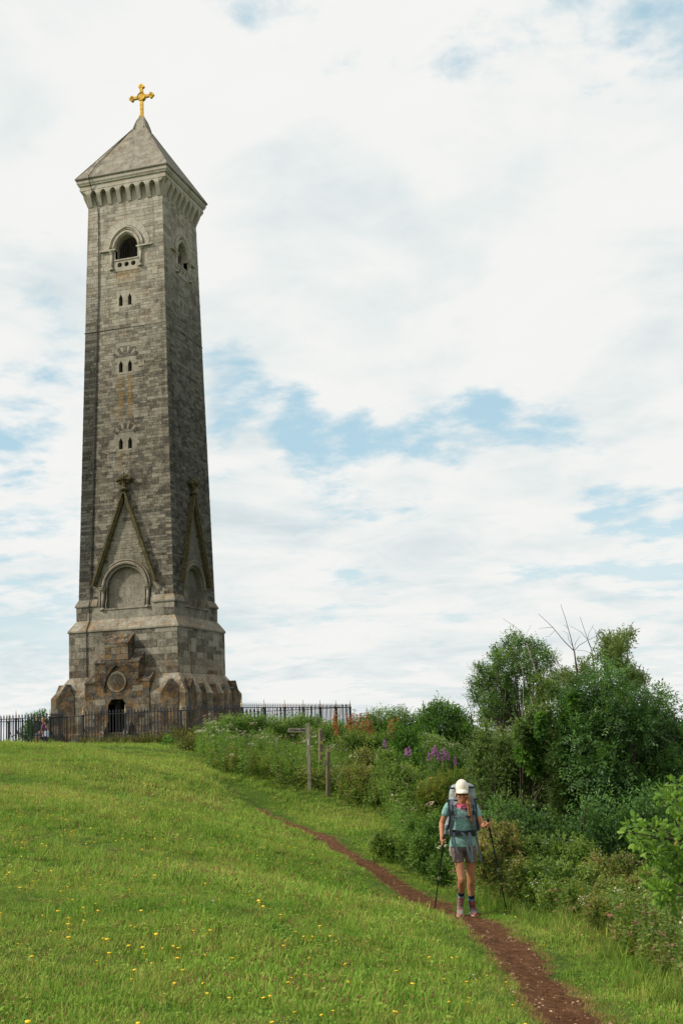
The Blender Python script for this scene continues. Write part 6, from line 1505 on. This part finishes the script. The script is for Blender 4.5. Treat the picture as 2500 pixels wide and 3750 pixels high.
# head: skull, jaw, nose, chin, ears
hc = J(553, 410, -.02)
MH = Matrix(((Xh[0], Nh[0], 0, 0), (Xh[1], Nh[1], 0, 0), (0, 0, 1, 0), (0, 0, 0, 1))).to_3x3().to_4x4() @ Matrix.Rotation(R_(-14), 4, 'X') @ Matrix.Rotation(R_(4), 4, 'Z')
def H(x, y, z): v = MH @ Vector((x, y, z)); return hc+np.array(v)
b.ball(hc+np.array(MH @ Vector((0, -.012, .03))), (.074, .092, .082), 18, 12, MH)
b.ball(H(0, .022, -.045), (.056, .062, .062), 16, 10, MH); b.ball(H(0, .055, -.088), (.030, .026, .022), 10, 8, MH)
caps(b, H(0, .082, .010), .009, H(0, .103, -.022), .0125, 8); b.ball(H(.012, .090, -.027), .008, 6, 5); b.ball(H(-.012, .090, -.027), .008, 6, 5)
for s in (-1, 1): b.ball(H(s*.074, .0, -.01), (.010, .018, .030), 8, 6, MH); b.ball(H(s*.036, .066, -.028), (.024, .018, .02), 8, 6, MH)
pl_ax = unit(J(307, 1060, -.13)-np.array(tip_l)); pr_ax = unit(J(940, 880, -.36)-np.array(tip_r))
fl = fist(b, hd_l, pl_ax, -Nh*-.3-Xh*.9, -1); caps(b, wr_l, .025, hd_l-Xh*.022, .020)
fr_ = fist(b, hd_r, pr_ax, Nh*.8+Xh*.2, 1); caps(b, wr_r, .025, hd_r-Xh*.01+Nh*.0, .022)
body = remeshed(b, 'body', M['skin'], hk, .0055, 3)
# lips, glasses
b = MB(); caps(b, H(-.018, .088, -.058), .005, H(.018, .088, -.058), .005, 6); caps(b, H(-.012, .088, -.067), .006, H(.012, .088, -.067), .006, 6); b.build('lips', M['lips'], body, True)
gl = MB()
for s in (-1, 1): gl.ball(H(s*.035, .082, .012), (.032, .010, .025), 12, 8, MH @ Matrix.Rotation(R_(-s*14), 4, 'Z'))
gl_o = gl.build('lens', M['lens'], None, True); 
gl_e = gl_o; gl_o.parent = hk; gl_o.matrix_parent_inverse = Matrix.Translation(-Vector(hk.location)); gl_o.name = 'sunglasses'
fm = MB(); caps(fm, H(-.006, .094, .018), .004, H(.006, .094, .018), .004, 6)
for s in (-1, 1): caps(fm, H(s*.064, .072, .018), .004, H(s*.078, -.01, .012), .003, 6)
fm.build('frame', M['blk'], gl_o, True)
# cap: dome, brim, button
cb_ = MB(); secs = []
for t in np.linspace(0, 84, 9):
    r_ = math.cos(R_(t))**.9; z_ = .062+.112*math.sin(R_(t)); v = MH @ Vector((.086*r_, 0, 0)); w_v = MH @ Vector((0, .102*r_, 0)); secs.append((H(0, -.010, z_), np.array(v), np.array(w_v)))
v0 = MH @ Vector((.0865, 0, 0)); w0 = MH @ Vector((0, .103, 0)); secs = [(H(0, -.012, .045), np.array(v0), np.array(w0))]+secs
stack(cb_, secs, 22, 2.0); cap_o = cb_.build('cap', M['cap'], hk, True)
br = MB(); V = []; n_ = 13
for i, a in enumerate(np.linspace(-68, 68, n_)):
    s_, c_ = math.sin(R_(a)), math.cos(R_(a)); drop = .026*s_*s_
    for rr_, zz2 in ((.086, .074), (.135, .064), (.172, .047)):
        y_ = -.012+(.100*c_ if rr_ == .086 else .098*c_+(rr_-.086)*max(0, c_)**.55); x_ = (.0845 if rr_ == .086 else .083)*s_
        V.append(H(x_, y_, zz2-drop)); V.append(H(x_, y_, zz2-drop-.004))
Fc = []
for i in range(n_-1):
    o = 6*i; p = 6*i+6; Fc += [(o, p, p+2, o+2), (o+2, p+2, p+4, o+4), (o+1, o+3, p+3, p+1), (o+3, o+5, p+5, p+3), (o+4, p+4, p+5, o+5)]
br.add(V, Fc); br.build('brim', M['cap'], cap_o, True)
bt = MB(); bt.ball(H(0, -.010, .176), (.009, .009, .005), 8, 5, MH); bt.build('cap_button', M['cap'], cap_o, True)
# hair at the temple and the braid over her left shoulder
hb_ = MB()
for k in range(16):
    x_ = -.070-.003*rnd.random(); y_ = rnd.uniform(-.05, .035); e = H(x_-rnd.uniform(.012, .035), y_-.01, -rnd.uniform(.04, .085)); caps(hb_, H(x_, y_, .015), .007, e, .003, 5)
for k in range(8): y_ = rnd.uniform(-.06, -.01); caps(hb_, H(.076, y_, .01), .007, J(643+rnd.uniform(-5, 8), 500, -.0), .008, 5)
hb_.ball(H(0, -.045, -.01), (.076, .066, .075), 12, 9, MH); hair = remeshed(hb_, 'hair', M['hair'], hk, .006, 1)
bb = MB(); bp_ = [(640, 480), (640, 530), (645, 580), (655, 640), (662, 700), (670, 760), (680, 815)]
npt = 22
for i in range(npt):
    t = i/(npt-1)*(len(bp_)-1); j = min(int(t), len(bp_)-2); f = t-j; cx = bp_[j][0]*(1-f)+bp_[j+1][0]*f; cy = bp_[j][1]*(1-f)+bp_[j+1][1]*f
    s = 1 if i % 2 else -1; r = .021*(1-.35*(i/npt)); p = J(cx, cy, -.125 if i > 6 else -.06-.011*i); bb.ball(p+Xh*s*.010, (r, r*.9, r*1.25), 8, 6, Matrix.Rotation(R_(28*s), 4, 'Y'))
caps(bb, J(680, 800, -.125), .016, J(690, 845, -.12), .006, 7); bb.build('braid', M['braid'], hk, True)
# shirt
b = MB()
stack(b, [sec(545, 612, 120, .085, .03), sec(542, 640, 172, .105, .03), sec(545, 700, 180, .122, .025), sec(550, 790, 172, .132, .02), sec(556, 880, 168, .128, .02), sec(558, 930, 165, .124, .02), sec(560, 1000, 162, .115, .02), sec(562, 1070, 178, .125, .02), sec(562, 1130, 190, .132, .02), sec(562, 1180, 192, .132, .02)], 24)
for s_, e_ in ((sh_l, el_l), (sh_r, el_r)): caps(b, s_+(0 if s_ is sh_l else 0), .060, s_*.62+e_*.38, .060)
shirt = remeshed(b, 'shirt', M['teal'], hk, .008, 4, (.10, .016))
# scarf
b = MB()
for k, (rr_, zz_, dr_) in enumerate(((.072, 0, .0), (.078, -.022, .012), (.082, -.045, .03), (.070, -.062, .045))):
    pts = [J(548, 592, .02)+Xh*rr_*math.cos(a)*1.02+Nh*(rr_*.95*math.sin(a))+Uh*(zz_-dr_*max(0, math.sin(a))) for a in np.linspace(0, 2*math.pi, 20, endpoint=False)]; b.tube(pts, .017, 8, closed=True)
caps(b, J(535, 610, -.07), .022, J(530, 640, -.09), .008)
remeshed(b, 'neck_scarf', M['scarf'], hk, .006, 2)
b = MB(); b.tube([J(548, 597, .02)+Xh*.082*math.cos(a)+Nh*(.080*math.sin(a))+Uh*(-.03-.02*max(0, math.sin(a))) for a in np.linspace(-1.0, 1.15, 10)], .021, 8); b.build('scarf_dark_side', M['navy'], hk, True)
# shorts
b = MB(); stack(b, [sec(565, 1120, 175, .118, .02), sec(567, 1180, 190, .125, .02), sec(568, 1225, 186, .120, .02), sec(568, 1255, 165, .10, .02)], 24)
for h_, k_, cx, e in ((hip_l, kn_l, 498, 1400), (hip_r, kn_r, 684, 1405)):
    A = J(480 if cx < 600 else 660, 1215, .02); B = J(cx, e, -.03 if cx < 600 else .01)
    stack(b, [(A, Xh*.098, Nh*.116), (A*.5+B*.5, Xh*.082, Nh*.102), (B, Xh*.072, Nh*.088)], 20, 2.1)
remeshed(b, 'shorts', M['short'], hk, .008, 3, (.07, .010))
b = MB(); strap(b, [J(382, 1180, -.02), J(378, 1240, -.02), J(398, 1320, -.02)], .045, .004, Nh*.5-Xh); b.build('side_panel', M['short_l'], hk)
# boots and socks
def boot(an, toe, heelz, mat, ang, nm, kn=None):
    """an ankle, toe point on ground"""
    an = np.array(an); toe = np.array(toe); g0 = toe[2]
    fdir = unit(np.array([toe[0]-an[0], toe[1]-an[1], 0])*1.0+Nh*.25); sd = unit(np.cross(fdir, Uh)); base = toe-fdir*.255
    up0 = heelz
    def Q_(f, s, u): return base+fdir*f+sd*s+Uh*(u+up0*max(0, 1-f/.255))
    g = MB(); stack(g, [(Q_(.050, 0, .03), sd*.036, fdir*.045), (Q_(.056, 0, .075), sd*.040, fdir*.052), (an*.6+Q_(.060, 0, .10)*.4, sd*.043, fdir*.052), (an+Uh*.005, sd*.047, fdir*.054)], 16)
    prof = [(.0, .030, .050), (.04, .037, .066), (.10, .043, .090), (.16, .049, .070), (.21, .047, .046), (.245, .034, .034), (.258, .016, .024)]
    stack(g, [(Q_(f, 0, .022+h*.5), sd*w_, Uh*h*.5) for f, w_, h in prof], 16, 2.4)
    o = remeshed(g, 'boot', mat, hk, .005, 2)
    so = MB(); stack(so, [(Q_(f, 0, .011), sd*(w_+.004), Uh*.012) for f, w_, h in prof], 14, 3.2); so.build('sole', M['sole'], o, True)
    tc_ = MB(); tc_.ball(Q_(.243, 0, .030), .024, 10, 7); tc_.build('toe_cap', M['toe'], o, True)
    la = MB()
    for k in range(6):
        f = .175-.017*k; u = .078+.016*k+.004*k; 
        c0 = Q_(f, 0, 0)*(1)+Uh*(.070+.0165*k) if k < 3 else (an*((k-2)/4)+Q_(.12, 0, .12)*(1-(k-2)/4))+fdir*.048
        la.tube([c0-sd*.024+fdir*.0, c0+fdir*.010+Uh*.006, c0+sd*.024], .0035, 5); la.tube([c0-sd*.020+Uh*.010, c0+fdir*.012, c0+sd*.020+Uh*.014], .003, 5)
    c0 = an+fdir*.055; la.tube([c0, c0+sd*.03-Uh*.012, c0+sd*.045-Uh*.03], .003, 4); la.tube([c0, c0-sd*.03-Uh*.01, c0-sd*.04-Uh*.03], .003, 4)
    la.build('laces', M['lace'], o, True)
    so = MB(); sd_ = unit(kn*.62+an*.38-Nh*.018-an); caps(so, an+sd_*.012, .042, an+sd_*.070, .0445); sock = so.build('sock', M['navy'], hk, True)
    bd = MB(); bd.tube([an+sd_*.014, an+sd_*.034], .0455, 14); bd.build('sock_band', M['blue'], sock, True)
tl = J(530, 2185, -.14); tr_ = J(745, 2195, -.08)
for t_ in (tl, tr_): t_[2] = gz(t_[0], t_[1])+.004
boot(an_l, tl, .035, M['boot'], 0, 'l', kn_l); boot(an_r, tr_, 0.0, M['boot_d'], 0, 'r', kn_r)
# backpack
pk = empty('backpack', tuple(J(560, 1040, .2)), 'large pale grey hiking backpack with dark straps carried by the woman', 'backpack')
b = MB(); stack(b, [sec(558, 275, 90, .05, .22), sec(558, 300, 160, .09, .23), sec(556, 360, 185, .12, .24), sec(548, 440, 195, .12, .24), sec(545, 490, 190, .115, .23), sec(545, 530, 200, .13, .23), sec(548, 640, 215, .14, .23), sec(552, 800, 240, .145, .24), sec(556, 930, 240, .135, .24), sec(560, 1010, 215, .11, .24), sec(560, 1040, 160, .07, .24)], 24, 2.7)
body_p = remeshed(b, 'pack_bag', M['pack'], pk, .010, 4, (.11, .03))
b = MB(); stack(b, [sec(315, 860, 34, .06, .22), sec(315, 920, 45, .075, .22), sec(330, 1000, 42, .06, .22)], 14, 2.6); remeshed(b, 'side_pocket', M['pack'], pk, .008, 2)
b = MB(); stack(b, [sec(770, 790, 30, .06, .20), sec(775, 860, 46, .075, .20), sec(770, 950, 42, .06, .20)], 14, 2.6); remeshed(b, 'side_pocket', M['pack_d'], pk, .008, 2)
b = MB()
for cy, w in ((332, 180), (505, 222)):
    b.tube([J(555, cy, .235)+Xh*w*S1*1.04*math.cos(a)+Nh*.138*math.sin(a) for a in np.linspace(0, 2*math.pi, 24, endpoint=False)], .011, 6, closed=True)
b.build('compression_strap', M['blk'], pk, True)
def chest(cx, cy, ex=0.0): return J(cx, cy, 0)+Nh*ex
def front_y(cy):   # how far the shirt front stands out
    return float(np.interp(cy, [600, 640, 700, 790, 880, 1000], [.04, .085, .107, .122, .118, .11]))
for s, col in ((0, 1), (1, 1)):
    L_ = [(395, 515), (392, 560), (395, 640), (405, 720), (400, 790), (385, 870), (365, 930)] if s == 0 else [(690, 505), (708, 560), (712, 640), (708, 720), (712, 790), (722, 870), (740, 930)]
    pts = [J(cx, cy, 0)+Nh*(front_y(cy)+.018-.055*(abs(cx-550)/190)**3 if cy > 545 else -.0) for cx, cy in L_]
    pts = [pts[0]-Nh*.02+Uh*.0]+pts
    b = MB(); strap(b, pts, .075, .018, [Nh+Uh*.6]*2+[Nh]*6); so_ = b.build('shoulder_strap', M['strap'], pk)
    b = MB(); e = -1 if s == 0 else 1; strap(b, [p+Xh*e*.034+Nh*.004 for p in pts], .020, .022, [Nh+Uh*.6]*2+[Nh]*6); b.build('strap_edge', M['blk'], so_)
    cx = 405 if s == 0 else 705; b = MB(); c0 = J(cx, 690, 0)+Nh*(front_y(690)+.022); b.box((-.020, -.008, -.028), (.020, .008, .028), Matrix.Translation(c0) @ Matrix.Rotation(cyaw, 4, 'Z')); b.build('strap_buckle', M['blk'], so_)
    b = MB(); strap(b, [J(cx, 660, 0)+Nh*(front_y(660)+.030), J(cx, 600, 0)+Nh*.095, J(cx-(30 if s == 0 else -20), 530, .06)], .020, .004, Nh); b.build('load_lifter', M['blk'], so_)
b = MB(); strap(b, [J(x, 735+3*math.sin((x-400)/90), 0)+Nh*(front_y(735)+.026-.03*(abs(x-550)/170)**3) for x in np.linspace(400, 712, 8)], .022, .006, Nh); cs = b.build('chest_strap', M['strap'], pk)
b = MB(); b.box((-.028, -.007, -.014), (.028, .007, .014), Matrix.Translation(J(625, 742, 0)+Nh*(front_y(735)+.030)) @ Matrix.Rotation(cyaw, 4, 'Z')); b.build('chest_buckle', M['blk'], cs)
b = MB(); pts = []; W_b = []
for a in np.linspace(-78, 78, 13):
    x = 558+182*math.sin(R_(a)); pts.append(J(x, 985-18*math.cos(R_(a)*1.1), .02)+Nh*(.140*math.cos(R_(a)))); W_b.append(.085-.045*math.cos(R_(a))**3)
strap(b, pts, W_b, .020, [Xh*math.sin(R_(a))+Nh*math.cos(R_(a)) for a in np.linspace(-78, 78, 13)]); hb2 = b.build('hip_belt', M['blk'], pk)
b = MB(); b.box((-.032, -.010, -.024), (.032, .010, .024), Matrix.Translation(J(500, 1000, -.142)) @ Matrix.Rotation(cyaw, 4, 'Z')); b.build('belt_buckle', M['pole'], hb2)
for L_, w in (([(430, 985), (440, 1060), (465, 1180), (492, 1290)], .022), ([(545, 985), (590, 1020), (605, 1100), (640, 1250), (675, 1370)], .026), ([(655, 985), (672, 1060), (688, 1180), (696, 1410)], .036), ([(745, 985), (775, 1130), (800, 1250), (832, 1405)], .028)):
    b = MB(); strap(b, [J(x, y, -.155 if i < 3 else -.165) if x < 740 else J(x, y, -.03) for i, (x, y) in enumerate(L_)], w, .0035, Nh); b.build('hanging_strap', M['strap'], pk)
# trekking poles
def pole(tip, hand, ax, label):
    tip = np.array(tip); tip[2] = gz(tip[0], tip[1])-.01; ax = unit(np.array(hand)-tip); L = np.linalg.norm(np.array(hand)-tip); t = empty('trekking_pole', tuple(tip), label, 'trekking pole')
    b = MB(); b.tube([tip, tip+ax*.05], [.004, .007], 6); b.build('tip', M['silver'], t)
    b = MB(); b.tube([tip+ax*.05, tip+ax*(L*.5)], .0085, 8); b.build('lower_shaft', M['pole'], t); b = MB(); b.tube([tip+ax*(L*.5), tip+ax*(L-.05)], .0105, 8); b.build('upper_shaft', M['pole'], t)
    b = MB(); b.tube([tip+ax*(L*.48), tip+ax*(L*.52)], .0135, 8); b.build('lock', M['silver'], t)
    b = MB(); b.tube([tip+ax*(L-.20), tip+ax*(L-.10), tip+ax*(L-.08), tip+ax*(L+.055), tip+ax*(L+.075), tip+ax*(L+.088)], [.013, .014, .0165, .0165, .022, .012], 10); b.build('grip', M['grip'], t, True)
    b = MB(); c0 = tip+ax*(L+.04); b.tube([c0, c0-Xh*.05-Uh*.03, c0-Xh*.045-Uh*.07, c0-ax*.05], .006, 5); b.build('wrist_loop', M['grip'], t, True); return t
pole(tip_l, hd_l, pl_ax, 'black trekking pole in the hiker right hand, planted left of the path')
pole(tip_r, hd_r, pr_ax, 'black trekking pole with silver joint in the hiker raised left hand')

# the seated man beyond the railings
Sm = np.array([-3.80, -3.0, .50]); mn = empty('person', tuple(Sm), 'man in a purple shirt sitting on the stone ledge behind the railings', 'person')
lx = np.array([-1., 0, 0]); sy = np.array([0, -1., 0])
def Mn(f, s, u): return Sm+lx*f+sy*s+Uh*u
M['skin2'] = skinmat('skin_man', (.42, .21, .13)); M['purple'] = cloth('purple_shirt', (.17, .075, .135), .004); M['trouser'] = cloth('dark_trousers', (.06, .06, .08), .004)
b = MB(); stack(b, [(Mn(0, 0, .05), lx*.12, sy*.17), (Mn(-.02, 0, .2), lx*.11, sy*.15), (Mn(.02, 0, .40), lx*.115, sy*.19), (Mn(.07, 0, .52), lx*.08, sy*.17), (Mn(.09, 0, .57), lx*.05, sy*.06)], 16)
caps(b, Mn(.09, 0, .55), .055, Mn(.13, 0, .66), .055); b.ball(Mn(.15, 0, .74), (.095, .075, .105), 12, 9); caps(b, Mn(.23, 0, .73), .012, Mn(.25, 0, .71), .013, 6); b.ball(Mn(.19, 0, .66), (.05, .045, .04), 8, 6)
for s in (-1, 1):
    caps(b, Mn(.06, s*.18, .48), .05, Mn(.12, s*.21, .22), .042); caps(b, Mn(.12, s*.21, .22), .04, Mn(.36, s*.12, .12), .028); caps(b, Mn(.36, s*.12, .12), .028, Mn(.44, s*.08, .10), .026)
    for k in range(4): caps(b, Mn(.43, s*.08+(k-1.5)*.018, .10), .010, Mn(.49, s*.07+(k-1.5)*.018, .06), .009, 6)
    caps(b, Mn(.43, s*.08-s*.03, .11), .011, Mn(.47, s*.03, .09), .010, 6)
    caps(b, Mn(0, s*.09, .06), .08, Mn(.44, s*.13, .06), .06); caps(b, Mn(.44, s*.13, .06), .06, Mn(.40, s*.13, -.36), .042)
mb2 = remeshed(b, 'body', M['skin2'], mn, .012, 3)
b = MB(); stack(b, [(Mn(0, 0, .04), lx*.14, sy*.20), (Mn(-.02, 0, .2), lx*.135, sy*.18), (Mn(.02, 0, .40), lx*.14, sy*.21), (Mn(.06, 0, .53), lx*.09, sy*.17)], 16)
for s in (-1, 1): caps(b, Mn(.06, s*.18, .47), .065, Mn(.09, s*.20, .33), .062)
remeshed(b, 'shirt', M['purple'], mn, .014, 2)
b = MB()
for s in (-1, 1): caps(b, Mn(0, s*.09, .06), .095, Mn(.44, s*.13, .06), .075); caps(b, Mn(.44, s*.13, .06), .072, Mn(.40, s*.13, -.30), .055)
remeshed(b, 'trousers', M['trouser'], mn, .014, 2)
b = MB()
for s in (-1, 1): stack(b, [(Mn(.36, s*.13, -.44), sy*.04, Uh*.05), (Mn(.48, s*.13, -.46), sy*.05, Uh*.035), (Mn(.60, s*.13, -.475), sy*.035, Uh*.02)], 10); 
remeshed(b, 'shoes', M['blk'], mn, .012, 1)
b = MB(); b.ball(Mn(.13, 0, .775), (.098, .080, .085), 12, 8); b.ball(Mn(.10, 0, .74), (.07, .078, .08), 10, 8); b.build('hair', M['hair'], mn, True)
b = MB(); b.ball(Mn(.235, -.03, .755), (.012, .028, .02), 8, 6); b.ball(Mn(.235, .03, .755), (.012, .028, .02), 8, 6); caps(b, Mn(.22, .07, .76), .006, Mn(.13, .078, .76), .005, 6); b.build('sunglasses', M['lens'], mn, True)
# companion mostly hidden by the gate bars
S2 = G(176, 52.3, .2); S2[0] -= .2; cp = empty('person', tuple(S2), 'second person sitting low behind the gate bars right of the man in purple', 'person')
def M2(f, s, u): return S2+np.array([f, s, u])
b = MB(); stack(b, [(M2(.22, 0, .0), Xh*.16, Nh*.11), (M2(.22, 0, .30), Xh*.15, Nh*.10), (M2(.20, 0, .50), Xh*.17, Nh*.08)], 14); caps(b, M2(.2, 0, .5), .05, M2(.19, 0, .62), .05); b.ball(M2(.18, 0, .68), (.075, .085, .10), 12, 9); b.ball(M2(.18, -.08, .67), .015, 6, 5)
for s in (-1, 1):
    caps(b, M2(.2+s*.16, 0, .46), .045, M2(.2+s*.20, -.12, .22), .038); caps(b, M2(.2+s*.20, -.12, .22), .036, M2(.2+s*.08, -.32, .24), .026)
    for k in range(4): caps(b, M2(.2+s*.08, -.33, .225+.016*k), .009, M2(.2+s*.03, -.36, .22+.016*k), .008, 6)
    caps(b, M2(.2+s*.09, 0, .06), .08, M2(.2+s*.10, -.38, .22), .058); caps(b, M2(.2+s*.10, -.38, .22), .055, M2(.2+s*.10, -.45, -.08), .04)
remeshed(b, 'body', M['skin2'], cp, .012, 3)
b = MB(); stack(b, [(M2(.22, 0, -.02), Xh*.19, Nh*.14), (M2(.22, 0, .30), Xh*.17, Nh*.12), (M2(.20, 0, .51), Xh*.18, Nh*.09)], 14)
M['paleblue'] = cloth('pale_blue_top', (.30, .36, .45), .004); remeshed(b, 'shirt', M['paleblue'], cp, .014, 2)
b = MB(); b.ball(M2(.18, .02, .70), (.085, .09, .10), 12, 8); b.build('hair', M['darkwood'], cp, True)
b = MB()
for s in (-1, 1): caps(b, M2(.2+s*.09, 0, .06), .09, M2(.2+s*.10, -.38, .22), .070); caps(b, M2(.2+s*.10, -.38, .22), .068, M2(.2+s*.10, -.44, .0), .055)
remeshed(b, 'trousers', M['navy'], cp, .014, 2)
